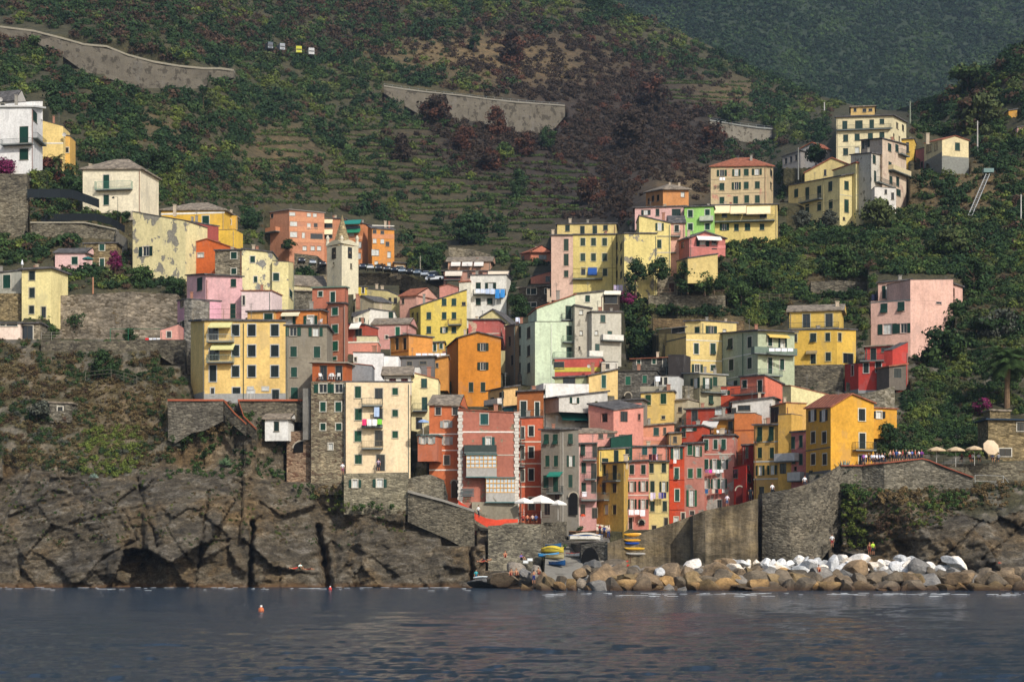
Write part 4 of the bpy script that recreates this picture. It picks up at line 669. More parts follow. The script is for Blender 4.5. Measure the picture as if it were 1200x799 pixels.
# storeys and wings that belong to one house are gathered under it
def merge(main, *subs):
    M_ = [h for h in HOUSES if h[0].startswith(main)]; assert len(M_) == 1, (main, [h[0] for h in M_]); M_ = M_[0][1]
    for s in subs:
        S_ = [h for h in HOUSES if h[0].startswith(s)]; assert len(S_) == 1, (s, [h[0] for h in S_]); S_ = S_[0]
        r = S_[1]; off = r.location-M_.location
        for ch in list(r.children): ch.parent = M_; ch.location = off
        HOUSES.remove(S_); bpy.data.objects.remove(r)
merge('white villa with rounded', 'white rooftop box')
merge('plain pale yellow house', 'narrow yellow annex')
merge('bright yellow house with grey hipped', 'low yellow terrace wing', 'upper yellow wing')
merge('cream house with big grey plaster', 'lower cream wing with one green', 'rough grey stone house left half')
merge('big four storey pale yellow', 'small yellow roof terrace room')
merge('narrow grey brown house with faded', 'orange penthouse')
merge('tall rubble stone tower house', 'open terracotta loggia')
merge('tall narrow terracotta tower house', 'upper terracotta floor')
merge('tall cream apartment block with balconies', 'ground terrace storey')
merge('terracotta orange house with stone slab', 'small projecting terracotta bay')
merge('narrow terracotta red house', 'brown top storey')
merge('ochre yellow corner house', 'small yellow extension')
merge('church nave', 'low church side aisle')
merge('two storey villa lower', 'two storey villa upper')
merge('white house with laundry', 'low cream wing with red tiles')
merge('tall mint green house', 'upper mint green storey')
merge('tall lemon yellow half', 'tall pale pink half', 'penthouse storey')
merge('cream yellow corner house with grey', 'upper gabled part')
merge('large cream yellow villa with dark', 'right end wing', 'stepped gable attic')
merge('tall cream apartment building', 'small yellow rooftop cabin')
merge('large pale pink house standing', 'upper right block', 'set back top storey of the large', 'lower right wing of the large')
merge('yellow house lower floor', 'yellow house upper floor')
merge('pale yellow corner house with long', 'set back top floor', 'open roof terrace with teal')
merge('deep red house stepping', 'upper deep red room', 'right deep red wall')
merge('dark grey rubble stone house', 'upper dark stone storey', 'dark grey screened terrace')
merge('patched yellow plaster tower', 'smooth yellow wall')
merge('white washed house with two', 'cluttered slate lean to')
merge('bright ochre yellow house', 'small yellow rooftop storey')
def relabel(a, b):
    for h in HOUSES:
        if a in h[0]: h[1]['label'] = b
relabel('tall lemon yellow half', 'high apartment house painted pale pink on the left and lemon yellow on the right')
relabel('two storey villa lower', 'long two storey villa with rolled white awnings below the rear rubble wall')
relabel('yellow house lower floor', 'yellow two storey house with set back upper floor and arched porch, right middle')
relabel('cream house with big grey', 'patchy cream house with a rough grey stone left half')
# ---------- things standing on or against the slope, registered before the ground is shaped ----------
def wall(label, pts, mat, name='stone_wall', cat='wall', thick=.7, cap=None, group=None, carve=True, lift=0, rough=.35):
    """pts: (px, top row, bottom row, distance) along the wall"""
    org = Vector((wx(pts[0][0], pts[0][3]), pts[0][3], wz(pts[0][2], pts[0][3])))
    root = empty(name, org, label, cat, group); mb = MB(org); cp = MB(org)
    bm_ = MB(org)
    for (a, b) in zip(pts[:-1], pts[1:]):
        A, B_ = pt(a[0], a[1], a[3]), pt(b[0], b[1], b[3]); a0, b0 = pt(a[0], a[2], a[3])-UP*.9, pt(b[0], b[2], b[3])-UP*.9
        d = Vector((0, thick, 0)); n1 = max(1, int((B_-A).length/1.2)); n2 = max(1, int(max((A-a0).length, (B_-b0).length)/1.2)); G_ = []
        for i in range(n1+1):
            row = []
            for j in range(n2+1):
                p = a0.lerp(b0, i/n1).lerp(A.lerp(B_, i/n1), j/n2); q = p*.28; p = p-Vector((0, rough*(.5+.9*mn.fractal(q, 1, 2.1, 4)), 0)); row.append(p)
            G_.append(row)
        for i in range(n1):
            for j in range(n2): mb.poly([G_[i][j], G_[i+1][j], G_[i+1][j+1], G_[i][j+1]])
            mb.poly([G_[i][n2], G_[i+1][n2], A.lerp(B_, (i+1)/n1)+d, A.lerp(B_, i/n1)+d])
        for r_ in (G_[0], G_[-1]): mb.poly(r_+[r_[-1]+d, r_[0]+d])
        mb.poly([a0+d, b0+d, B_+d, A+d])
        if carve: FILL.append((min(a[0], b[0]), max(a[0], b[0]), min(a[2], b[2]), min(a[3], b[3])-rough*.3))
        if cap:
            e = Vector((0, .12+rough, 0)); cp.hexa([A-e, B_-e, B_+d+e, A+d+e], [A-e+UP*cap[1], B_-e+UP*cap[1], B_+d+e+UP*cap[1], A+d+e+UP*cap[1]])
        if carve: CARVE.append((min(a[0], b[0])-1, max(a[0], b[0])+1, min(a[1], b[1])-1, max(a[2], b[2])+(2 if lift else 0), max(a[3], b[3])+thick*.6))
    mb.build('wall_body', mat, root)
    if cap: cp.build('coping', flat(cap[0]), root)
    return root
def Yb(px, py): return Y0(px, py)-.4
def W4(spec, top=False):
    vs = [[float(x) for x in q.split(',')] for q in spec.split(';')]
    if len(vs[0]) > 3: return [tuple(v[:4]) for v in vs]
    ys = [Y0(v[0], v[1]) if top else Yb(v[0], v[2]) for v in vs]; xs = [v[0] for v in vs]
    k, c = np.polyfit(xs, ys, 1)
    return [(v[0], v[1], v[2], float(k*v[0]+c)) for v in vs]
WEA = weathered(); SW = stone('8d8573', '595143', 1.7); SWd = stone('777061', '47423a', 1.8); CON = plaster('6e675a', .6, '4f493e'); CONp = plaster('8a8374', .5, '615a4d')
# walls of the left terraces
wall('tall stone terrace wall at the far left under the white villa', W4('-30,226,278,372;33,224,276,371'), SW, thick=2)
wall('dark stone wall right under the white villa terrace', W4('-30,203,227,373;32,204,227,373'), SWd, thick=2)
wall('pale coped terrace wall between the netting fences and the pink cottage', W4('36,262,279,366;100,262,279,364;137,270,279,362'), SW, thick=1.5, cap=('a8a08c', .25))
wall('sloping plastered ramp wall right of the little stone cottage', W4('136,270,284,361;149,280,296,359'), CONp, thick=.6)
wall('rough lower terrace wall left of the peeling cream wall', W4('62,347,397,329;100,345,398,329;150,342,398,329;208,345,398,330'), stone('94897a', '625848', 1.5), thick=2.2)
wall('brown stone wall below the grey house at the left edge', W4('-30,344,376,330;25,344,376,328'), ST4, thick=2)
wall('stone foot wall along the lower left terrace path', W4('48,398,412,291;120,400,410,290;190,398,412,289;217,398,430,288'), SWd, thick=2)
wall('straight grey stone bastion wall with brick coping below the yellow block', W4('197,470,508,268.6;205,470,512,268.4;225,470,500,268.3;240,470,497,268.3;262,470,486,268.5'), stone('7e786c', '4f4a42', 2.2), thick=3, cap=('a8583a', .25))
wall('brick edged garden wall right of the stairs below the yellow block', W4('279,470,482,271;300,470,486,271;356,470,487,271'), SWd, thick=1.2, cap=('a8583a', .25))
wall('brick edged parapet running down the left side of the stairs', W4('262,470,478,268.4;275,485,492,267;288,497,503,266'), SWd, thick=.5, cap=('b0603c', .2), carve=False, rough=.05)
wall('brick edged parapet running down the right side of the stairs', W4('279,470,480,270;285,488,496,268;300,503,509,266.5'), SWd, thick=.5, cap=('b0603c', .2), carve=False, rough=.05)
wall('vertical concrete pier in front of the narrow grey brown house', W4('355,455,508,269;364,455,508,269'), plaster('77746d'), thick=4)
# centre, above the rocks
wall('long sloping stone rampart with pale coping under the cream block', W4('478,577,604,263.5;520,588,622,263;556,600,640,262.5'), stone('7a7364', '4a453a', 2.3), thick=3, cap=('8f8a80', .35))
wall('curved rubble retaining wall between cream block and orange house', W4('477,561,586,265;492,557,590,265.3;505,556,592,265.6;520,562,598,265.6;524,580,600,265'), stone('857f70', '575146', 2.3), thick=3)
wall('upper rubble wall under the terracotta orange house', W4('500,588,602,264;538,592,610,263.6;556,600,616,263.4'), stone('857f70', '575146', 2.3), thick=2)
wall('boarded grey plinth wall under the glazed brick house', W4('553,588,614,263.6;607,588,614,263.8'), plaster('8e8673', .3, '6f6858'), thick=1)
wall('rubble stone harbour wall under the restaurant terrace', W4('572,616,668,258;605,614,668,259;634,614,660,260'), stone('8a8474', '57524a', 2.2), thick=3)
wall('low rubble wall of the restaurant terrace beside the slipway', W4('634,612,634,266;648,612,636,268;664,611,630,271'), stone('7c7668', '4f4a42', 2.2), thick=2)
wall('arched quay wall with boat tunnel beside the slipway', W4('666,636,640,271;681,638,664,256;706,635,676,254.5;712,634,680,254'), stone('77736a', '4a4741', 2.2), thick=3)
wall('plastered quay wall behind the kayak rack', W4('712,636,680,253.5;760,622,664,253;790,612,662,252.5;812,604,660,252'), WEA, thick=3, rough=.5)
wall('tall weathered sea wall rising below the peeling pink house', W4('812,604,662,248;826,598,664,246.8;845,594,664,246.3;868,590,662,246.5;888,584,660,247'), WEA, thick=4, rough=.9)
wall('rubble sea wall with rounded buttress below the ochre houses', W4('893,578,660,248;925,573,662,246.5;950,566,662,247;968,556,640,249;985,545,620,252'), stone('7d7668', '4a453c', 2.3), thick=4, rough=.8)
wall('red railed promenade wall where people gather below the ochre corner house', W4('985,546,566,252;1010,546,568,252;1036,543,572,250;1080,538,570,250.5;1088,540,568,250.5;1110,549,566,250;1140,560,572,249'), stone('8a8476', '5a554a', 2.3), thick=2, cap=('96503a', .15))
wall('terrace wall under the beige parasols', W4('1090,544,562,258;1150,543,565,258;1206,541,565,258'), stone('857e6c', '575044', 2.1), thick=2)
wall('grey stone garden wall above the yellow extension', W4('1006,462,478,279;1036,456,480,279;1048,452,480,280'), stone('948e80', '66604f', 2.0), thick=1.2)
wall('ivy topped stone wall under the yellow lower floor house', W4('930,428,455,314;988,427,460,313'), SWd, thick=1.5)
wall('railed stone terrace wall under the ruined hut', W4('760,346,357,359;800,346,358,358;850,346,360,357'), SW, thick=1.2)
wall('brown dry stone terrace wall above the pale yellow corner house', W4('765,373,384,345;820,374,386,344;872,376,388,343'), stone('86704f', '5a4a35', 2), thick=1)
wall('long grey dry stone terrace wall below the green netting', W4('950,330,345,368;985,329,343,369;1015,331,344,370'), stone('7a7365', '4f4a40', 2), thick=1)
wall('rear rubble wall above the two storey villa', W4('526,290,303,462;552,292,303,462;575,299,304,462'), ST1, thick=2)
wall('long road retaining wall carrying the parked cars', W4('375,322,338,455;420,320,334,458;470,320,336,456;500,332,348,450;520,340,352,446'), stone('8a7e68', '5c5344', 1.6), thick=2)
wall('upper road wall left of the bell tower', W4('345,297,312,476;372,300,314,474;382,309,322,470'), SW, thick=2)
# road walls high on the hill
wall('long high concrete road wall climbing to the upper left corner', W4('-40,28,36;0,33,38;40,38,46;75,47,64;100,54,82;125,56,88;150,66,97;180,74,104;210,79,106;240,82,98;258,82,92;274,84,88', True), CON, thick=2.5, name='retaining_wall', cat='retaining wall', cap=('8f8876', .6))
wall('long grey road wall with rusted streaks and railing high on the burnt hill', W4('450,102,107;475,106,122;500,109,136;540,113,140;570,117,143;605,121,152;635,123,157;650,124,148;662,125,134', True), CON, thick=2.5, name='retaining_wall', cat='retaining wall', cap=('858073', .5))
wall('short buttressed road wall right of the burnt trees', W4('832,142,148;850,145,158;868,148,163;890,151,168;905,152,158', True), CONp, thick=2.5, name='retaining_wall', cat='retaining wall', cap=('8f9088', .5))
def fence(label, spec, col='8f9a9c', hm=1.0, step=2.0, name='fence', cat='fence', rails=2, r=.045, solid=None):
    P = W4(spec) if isinstance(spec, str) else spec
    org = pt(P[0][0], P[0][1], P[0][3]); root = empty(name, org, label, cat); posts = MB(org); rl = MB(org); net = MB(org)
    m = flat(col, .7, name='fence_paint')
    for a, b in zip(P[:-1], P[1:]):
        A, B_ = pt(a[0], a[1], a[3]), pt(b[0], b[1], b[3]); n = max(1, int((B_-A).length/step))
        for k in range(n): 
            q = A.lerp(B_, k/n)+Vector((0, .15, 0)); posts.bar(q-UP*.2, q+UP*hm, r, 4)
        for j in range(rails):
            h = hm*(j+1)/rails-.05; rl.bar(A+UP*h+Vector((0, .15, 0)), B_+UP*h+Vector((0, .15, 0)), r*.7, 4)
        if solid: o = Vector((0, .12, 0)); net.hexa([A-UP*.1+o, B_-UP*.1+o, B_-UP*.1+o*1.3, A-UP*.1+o*1.3], [A+UP*hm+o, B_+UP*hm+o, B_+UP*hm+o*1.3, A+UP*hm+o*1.3])
    posts.build('post', m, root); rl.build('rail', m, root)
    if solid: net.build('netting', flat(solid, .95, name='netting'), root)
    return root
fence('thin grey railing on top of the high burnt hill road wall', W4('450,102,107;500,109,136;570,117,143;635,123,157;662,125,134', True), hm=1.2, step=3)
fence('row of white posts along the short buttressed road wall', W4('832,142,148;868,148,163;905,152,158', True), 'a8b0b0', hm=1.3, step=2.5)
fence('upper dark green netting fence in front of the hedge', W4('32,231,231,370;70,231,231,370;85,232,232,369;100,237,237,368;116,243,243,367'), '2c3a3a', 1.6, solid='20262a')
fence('lower dark green netting fence above the coped terrace wall', W4('39,259,259,367;78,258,258,366;112,258,258,365;130,263,263,364;146,272,272,362'), '22302e', 1.3, solid='1a1f22')
fence('wooden rail fence on the terrace beside the ruined hut', W4('772,346,346,357.5;812,345,345,357.5;850,344,344,357'), '7a6450', 1.3, 1.8, r=.06)
fence('thin iron railing on the roof edge of the big yellow block', W4('226,374,374,277;262,373.5,373.5,276;290,374,374,276'), '7a6a50', 1.5, 2.2, rails=2, r=.03)
fence('wooden handrail climbing along the rocks at the lower right', W4('1092,622,622,250;1113,612,612,250.5;1128,606,606,251;1148,598,598,252;1168,590,590,253;1200,583,583,254'), 'a89f8c', 1.1, 2.2, r=.06)
fence('iron railing above the rocks right of the promenade', W4('1143,570,570,251;1176,571,571,251;1192,590,590,252'), 'aeb0ac', 1.6, 2.0, r=.04)
fence('railing round the beige parasol terrace', W4('1095,545,545,257.5;1150,544,544,257.5;1168,543,543,257.5'), '4a5452', .9, 1.2, r=.03)
fence('dark red railing of the restaurant terrace', W4('609,608,608,264;634,608,608,265;644,608,608,265'), '5a2c28', 1.0, .8, r=.04, rails=3)
fence('green metal pergola frame on the lower left terrace', W4('129,399,399,296;150,399,399,296;187,399,399,296'), '1f6a4a', 1.9, 5, r=.05, rails=1)
fence('low wooden terrace railing near the round green tree on the left', W4('48,398,398,296;72,398,398,296'), '8a8478', 1.2, 1.4, rails=3, r=.05)
fence('small green netting panels on the slope above the yellow houses', W4('918,326,326,372;938,325,325,372'), '1f4a42', 1.0, solid='1f4238')
fence('tall green netting fence left of the right hillside shrubs', W4('1008,290,290,385;1040,291,291,384'), '2a4048', 1.8, solid='1f3238')
fence('wooden rails along the middle right terrace path', W4('890,350,350,352;925,350,350,352;930,350,350,352'), '6a6254', .9, 1.5)
fence('thin wire and pole fence on the lower left cliff path', W4('100,444,444,279;130,441,441,279;160,449,449,277;180,463,463,274'), '7d7566', 1.1, 2.2, r=.03)

# ---------- the ground: one sheet, its nodes laid out along lines of sight ----------
def make_sheet():
    xs = np.concatenate([np.arange(-420, -20, 9), np.arange(-20, 1220, 2.0), np.arange(1220, 1650, 10)])
    lo = np.arange(706, 540, -1.6); n2 = 215
    nx = len(xs); rid = ridge(xs)
    up = np.linspace(0, 1, n2+1)[1:]
    PY = np.zeros((len(lo)+n2, nx)); PY[:len(lo)] = lo[:, None]
    PY[len(lo):] = lo[-1]+(rid[None, :]-lo[-1])*up[:, None]
    PX = np.repeat(xs[None, :], PY.shape[0], 0)
    Y = np.zeros_like(PY)
    for j, x in enumerate(xs): Y[:, j] = Y0(x, PY[:, j])
    return xs, PX, PY, Y
XS, PXG, PYG, YG = make_sheet()
def sm(a, b, x): t = np.clip((x-a)/(b-a), 0, 1); return t*t*(3-2*t)
def rockmask(px, py):
    """1 where bare cliff, 0 where soil and plants"""
    top = np.interp(px, [-420, 0, 60, 130, 200, 240, 300, 330, 380, 420, 480, 560, 575, 640, 815, 900, 960, 1020, 1080, 1140, 1200, 1600],
                        [545, 545, 550, 560, 535, 502, 484, 500, 538, 562, 580, 597, 640, 690, 655, 590, 560, 560, 600, 610, 600, 560])
    return sm(-14, 14, py-top)
def vnoise(v, sc, oct=4): return mn.fractal(Vector((v[0]*sc, v[1]*sc, v[2]*sc)), 1.0, 2.1, oct, noise_basis='PERLIN_ORIGINAL')
CRACKS = [((292, 700), (296, 612), 2.4, 5.5), ((386, 700), (381, 660), 4.2, 6), ((381, 660), (372, 618), 3.6, 5), ((86, 690), (120, 655), 1.0, 1.3), ((120, 655), (160, 632), 1.6, 1.8), ((160, 632), (148, 600), 1, 1.2), ((228, 690), (245, 575), 1.4, 2.0), ((553, 680), (550, 600), 2.5, 5), ((889, 665), (884, 590), 5, 7.5), ((977, 640), (985, 560), 9, 6), ((1100, 660), (1150, 610), 1.3, 1.6), ((1150, 655), (1200, 615), 1.3, 1.6), ((185, 640), (160, 560), 1.4, 1.6)]
# ground is banked up to the foot of every building
NEAR = np.zeros_like(YG)
for (x0, x1, ybot, y) in sorted(FILL, key=lambda q: -q[3]):
    jj = np.where((XS >= x0-8) & (XS <= x1+8))[0]
    if len(jj) == 0: continue
    e = np.clip((np.maximum(x0-XS[jj], XS[jj]-x1))/8, 0, 1)[None, :]
    sub = PYG[:, jj]; M = sub >= ybot; cur = YG[:, jj]
    YG[:, jj] = np.where(M, np.minimum(cur, (y+.3)*(1-e)+cur*e), cur)
    NEAR[:, jj] = np.maximum(NEAR[:, jj], np.where(sub > ybot, np.exp(-((sub-ybot)/24)**2), np.exp(-((sub-ybot)/9)**2))*(1-e*.5))
Zg = CH+(HZ-PYG)/F*YG; Xg = (PXG-600)/F*YG
RM = rockmask(PXG, PYG)
disp = np.zeros_like(YG); nr, nc = YG.shape
for i in range(nr):
    for j in range(0, nc):
        r = RM[i, j]; y = YG[i, j]; x = Xg[i, j]; z = Zg[i, j]
        if r > .02 and -60 < PXG[i, j] < 1260:
            a = mn.fractal(Vector((x*.05, z*.05+7, 0)), 1, 2.1, 3)
            wxn = 3*mn.noise(Vector((x*.07, z*.07, 11))); rx = x*.85+z*.55+wxn; rz = -x*.5+z*.85-wxn; tot = 0
            for sc_, am, ex in ((.085, 1.0, 4.2), (.23, .8, 1.35), (.62, .6, .42)):
                dd_, pp_ = mn.voronoi(Vector((rx*sc_, rz*sc_*.72, sc_*40))); p0 = pp_[0]; h1 = math.sin(p0.x*127.1+p0.y*311.7)*43758.5; h2 = math.sin(p0.x*269.5+p0.y*183.3)*43758.5; h3 = math.sin(p0.x*57.3+p0.y*91.7)*43758.5
                h1 -= math.floor(h1); h2 -= math.floor(h2); h3 -= math.floor(h3)
                tot += am*ex*((rx*sc_-p0.x)*(h1-.5)*1.5+(rz*sc_*.72-p0.y)*(h2-.2)*1.5+(h3-.5)*.55)
            st = mn.fractal(Vector((x*.12+z*.25, z*1.5-x*.35, 5)), 1, 2, 4)
            rg = 0
            for o_ in range(3): f2 = (.16, .37, .9)[o_]; rg += (1-2*abs(mn.noise(Vector((rx*f2+o_*7, rz*f2*.8, 2)))))*(1.0, .5, .25)[o_]
            vb = 1-2*abs(mn.noise(Vector((x*.055+.012*z, z*.008, 31)))); vb2 = 1-2*abs(mn.noise(Vector((x*.15+.03*z, z*.03, 37))))
            disp[i, j] = r*(-2.0*a+tot*2.0-1.2*rg+.7*st-3.0*vb-1.2*vb2+2.8)
        if r < .98:
            s = .004*y if y > 300 else .9
            disp[i, j] += (1-r)*s*mn.fractal(Vector((x*.06, z*.09, y*.03)), 1, 2.1, 4)*.9
for (a, b, w, dd) in CRACKS:
    ax, ay = a; bx, by = b; L2 = (bx-ax)**2+(by-ay)**2
    t = np.clip(((PXG-ax)*(bx-ax)+(PYG-ay)*(by-ay))/L2, 0, 1)
    wob = .9*np.sin(PYG*.21+ax)+.7*np.sin(PYG*.53)
    d = np.hypot(PXG-(ax+t*(bx-ax))-wob, PYG-(ay+t*(by-ay)))
    disp += dd*np.exp(-(d/w)**2)
YG = YG+disp*(1-.93*NEAR)
# a low ledge of rock at the foot of the left cliff
for (x0, x1, yt, yb, y) in CARVE:
    jj = np.where((XS >= x0-1) & (XS <= x1+1))[0]
    if len(jj) == 0: continue
    sub = PYG[:, jj]; M = (sub >= yt) & (sub < yb)
    YG[:, jj] = np.where(M, np.maximum(YG[:, jj], y), YG[:, jj])
# the slipway bed stays free
dd_ = (HZ-PYG)/F; tt_ = np.clip((3.76+dd_*236.5)/(6.5-dd_*36.5), 0, 1); lx = 637+3*tt_; rx_ = 702-37*tt_
YG = np.where((PYG > 632.5) & (PYG < 690) & (PXG > lx-1) & (PXG < rx_+1), np.maximum(YG, 236.5+36.5*tt_+.8), YG)
YG = np.where((PYG > 621) & (PYG <= 633) & (PXG > 632) & (PXG < 714), np.maximum(YG, 284.5), YG)
# above every cutting the slope may not lean forward
for j in range(nc):
    col = YG[:, j]; k = np.searchsorted(-PYG[:, j], -560)
    seg = col[k:]; YG[k:, j] = np.maximum.accumulate(seg)
def ty(px, py):
    """distance of the finished ground along a line of sight"""
    j = int(np.clip(np.searchsorted(XS, px), 1, nc-1)); t = (px-XS[j-1])/(XS[j]-XS[j-1]); t = min(1, max(0, t))
    def f(c): return np.interp(py, PYG[::-1, c], YG[::-1, c])
    return float(f(j-1)*(1-t)+f(j)*t)
# colours of soil and plants by place
def blob(px, py, cx, cy, rx, ry): return np.exp(-(((px-cx)/rx)**2+((py-cy)/ry)**2))
def burnt(px, py):
    b = 1.15*blob(px, py, 760, 165, 130, 80)+1.0*blob(px, py, 560, 175, 95, 42)+.9*blob(px, py, 690, 235, 90, 45)+.45*blob(px, py, 430, 40, 120, 34)+.8*blob(px, py, 610, 60, 100, 45)+.75*blob(px, py, 690, 110, 120, 60)+.4*blob(px, py, 800, 250, 60, 40)
    return np.clip(b*1.15-.25, 0, 1)
def dry(px, py):
    return np.clip(.8*blob(px, py, 610, 75, 110, 30)+.7*blob(px, py, 520, 60, 90, 18)+.9*blob(px, py, 800, 220, 45, 22)+.6*blob(px, py, 190, 145, 30, 25)+.55*blob(px, py, 240, 178, 50, 10)+.9*blob(px, py, 1090, 228, 110, 26)+.6*blob(px, py, 1170, 215, 50, 30)+.5*blob(px, py, 1060, 300, 60, 12)+.5*blob(px, py, 1000, 300, 60, 14)+.45*blob(px, py, 1150, 330, 50, 14)+.5*blob(px, py, 900, 340, 60, 20)+.7*blob(px, py, 860, 110, 45, 14)+.5*blob(px, py, 330, 180, 40, 40)
        +.6*blob(px, py, 860, 385, 60, 22)+.8*blob(px, py, 140, 480, 60, 40)+.6*blob(px, py, 60, 540, 60, 20)+.6*blob(px, py, 200, 545, 40, 18)+.5*blob(px, py, 1060, 590, 60, 30)+.6*blob(px, py, 470, 300, 60, 12)+.5*blob(px, py, 60, 270, 80, 20)+.5*blob(px, py, 30, 440, 50, 30), 0, 1)
Zg = CH+(HZ-PYG)/F*YG; Xg = (PXG-600)/F*YG
soil = np.array([.075, .058, .036]); green = np.array([.028, .040, .014]); dryc = np.array([.15, .105, .05]); bur = np.array([.036, .027, .021]); rock = np.array([.105, .095, .082])
colr = np.zeros((nr, nc, 3)); B1 = burnt(PXG, PYG)[..., None]; D1 = dry(PXG, PYG)[..., None]; R1 = RM[..., None]
colr[:] = soil*.55+green*.45
PN = np.zeros((nr, nc))
for i in range(0, nr):
    for j in range(0, nc):
        if 395 < PYG[i, j] < 620: PN[i, j] = mn.fractal(Vector((PXG[i, j]*.045, PYG[i, j]*.08, 77)), 1, 2, 4)
PN = sm(.08, .32, PN)[..., None]; colr = colr*(1-PN*.8)+np.array([.14, .125, .10])*PN*.8
VN = np.zeros_like(PXG)
for (a_, b_, c_, d_, s_) in [(298, 372, 150, 196, 8.5), (378, 470, 175, 232, 8.5), (400, 520, 150, 205, 7), (470, 660, 208, 292, 8.5), (230, 420, 205, 242, 9), (640, 700, 190, 250, 8), (560, 660, 180, 215, 7.5), (780, 880, 92, 125, 6), (870, 985, 285, 345, 11)]: VN = np.maximum(VN, sm(a_-14, a_+6, PXG)*sm(-b_-14, -b_+6, -PXG)*sm(c_-5, c_+3, PYG)*sm(-d_-5, -d_+3, -PYG))
VN = VN[..., None]; colr = colr*(1-VN)+np.array([.060, .050, .027])*VN
colr = colr*(1-B1)+bur*B1; colr = colr*(1-D1*.8)+dryc*D1*.8; colr = colr*(1-R1)+rock*R1
def grid_obj(name, i0, i1, mat, extra=None):
    X, Y_, Z = Xg[i0:i1], YG[i0:i1], Zg[i0:i1]; h, w = X.shape
    co = np.stack([X, Y_, Z], -1).reshape(-1, 3); cl = colr[i0:i1].reshape(-1, 3)
    if extra is not None: co = np.vstack([co, extra]); cl = np.vstack([cl, np.repeat(cl[-1:], len(extra), 0)]); h += 1
    idx = np.arange(h*w).reshape(h, w)
    q = np.stack([idx[:-1, :-1], idx[:-1, 1:], idx[1:, 1:], idx[1:, :-1]], -1).reshape(-1, 4)
    return np_mesh(name, co, q, cl, mat, True)
def np_mesh(name, co, quads, col, mat, smooth=False, parent=None):
    me = bpy.data.meshes.new(name); n = len(co); f = len(quads); k = quads.shape[1]
    me.vertices.add(n); me.vertices.foreach_set('co', co.astype(np.float32).ravel())
    me.loops.add(f*k); me.loops.foreach_set('vertex_index', quads.astype(np.int32).ravel())
    me.polygons.add(f); me.polygons.foreach_set('loop_start', np.arange(0, f*k, k, dtype=np.int32)); me.polygons.foreach_set('loop_total', np.full(f, k, dtype=np.int32))
    if smooth: me.polygons.foreach_set('use_smooth', np.ones(f, dtype=bool))
    me.update(calc_edges=True)
    if col is not None:
        a = me.color_attributes.new('Tint', 'FLOAT_COLOR', 'POINT'); c = np.ones((n, 4), np.float32); c[:, :3] = col; a.data.foreach_set('color', c.ravel())
    return link(name, me, parent, mat)
def ground_mat():
    m, nt, b = newmat('earth_and_grass'); N = NB(nt)
    at = N.n('ShaderNodeVertexColor'); at.layer_name = 'Tint'
    n1 = N.noise(N.coord((1, 1, 1.4)), .35, 8, .7); n2 = N.noise(N.coord(), 1.7, 6, .7)
    c = N.mix(at.outputs['Color'], N.ramp(n1, [(.3, (.45, .5, .4)), (.5, g3(1)), (.7, (1.6, 1.45, 1.3))]), 1, 'MULTIPLY')
    c = N.mix(c, N.ramp(n2, [(.32, g3(.5)), (.66, g3(1.4))]), .9, 'MULTIPLY')
    N.l(c, b.inputs['Base Color']); b.inputs['Roughness'].default_value = 1
    N.bump(n2, .9, .5, b); return m
def rock_mat(name='cliff_rock', tint=None):
    m, nt, b = newmat(name); N = NB(nt)
    v = N.coord((.42, .42, 1.0), (.0, .95, .0)); strata = N.noise(v, 1.1, 9, .72); big = N.noise(N.coord(), .12, 5, .6); fine = N.noise(N.coord(), 2.6, 8, .75)
    c = N.ramp(strata, [(.3, (.035, .032, .026)), (.42, (.092, .076, .052)), (.52, (.15, .122, .082)), (.6, (.23, .20, .15)), (.7, (.36, .32, .26))])
    c = N.mix(c, N.ramp(big, [(.35, (.62, .64, .70)), (.5, g3(1)), (.66, (1.25, 1.02, .72))]), 1, 'MULTIPLY')
    c = N.mix(c, N.ramp(fine, [(.32, g3(.35)), (.5, g3(.95)), (.64, g3(1.5))]), .9, 'MULTIPLY')
    # iron stained and wet band close to the water line
    g = N.n('ShaderNodeNewGeometry'); s = N.n('ShaderNodeSeparateXYZ'); N.l(g.outputs['Position'], s.inputs[0])
    mr = N.n('ShaderNodeMapRange'); mr.inputs[1].default_value = -.3; mr.inputs[2].default_value = 1.5; N.l(s.outputs['Z'], mr.inputs[0])
    ad = N.n('ShaderNodeMath', operation='ADD'); N.l(mr.outputs[0], ad.inputs[0]); mu = N.n('ShaderNodeMath', operation='MULTIPLY'); N.l(strata, mu.inputs[0]); mu.inputs[1].default_value = .5; N.l(mu.outputs[0], ad.inputs[1])
    f = N.ramp(ad.outputs[0], [(.42, g3(1)), (.8, g3(0))])
    c = N.mix(c, (.16, .085, .035), f)
    N.l(c, b.inputs['Base Color']); b.inputs['Roughness'].default_value = .85
    mx = N.n('ShaderNodeMath', operation='ADD'); N.l(strata, mx.inputs[0]); N.l(fine, mx.inputs[1])
    N.bump(mx.outputs[0], 1.0, .8, b); return m
GM = ground_mat(); RK = rock_mat()
# split the sheet by kind of ground: faces of bare rock form the cliff
def split_sheet():
    w = nc; idx = np.arange(nr*nc).reshape(nr, nc)
    q = np.stack([idx[:-1, :-1], idx[:-1, 1:], idx[1:, 1:], idx[1:, :-1]], -1).reshape(-1, 4)
    rough = np.array([mn.noise(Vector((a*.05, b*.05, 0))) for a, b in zip(PXG[:-1, :-1].ravel(), PYG[:-1, :-1].ravel())])
    rk = (RM[:-1, :-1].ravel()+rough*.45) > .5
    co = np.stack([Xg, YG, Zg], -1).reshape(-1, 3); cl = colr.reshape(-1, 3)
    res = []
    for name, mask, mat in (('cliff', rk, RK), ('hillside', ~rk, GM)):
        qq = q[mask]; u, inv = np.unique(qq, return_inverse=True)
        o = np_mesh(name, co[u], inv.reshape(-1, 4), cl[u], mat, True); tag(o, kind='structure'); res.append(o)
    return res
split_sheet()
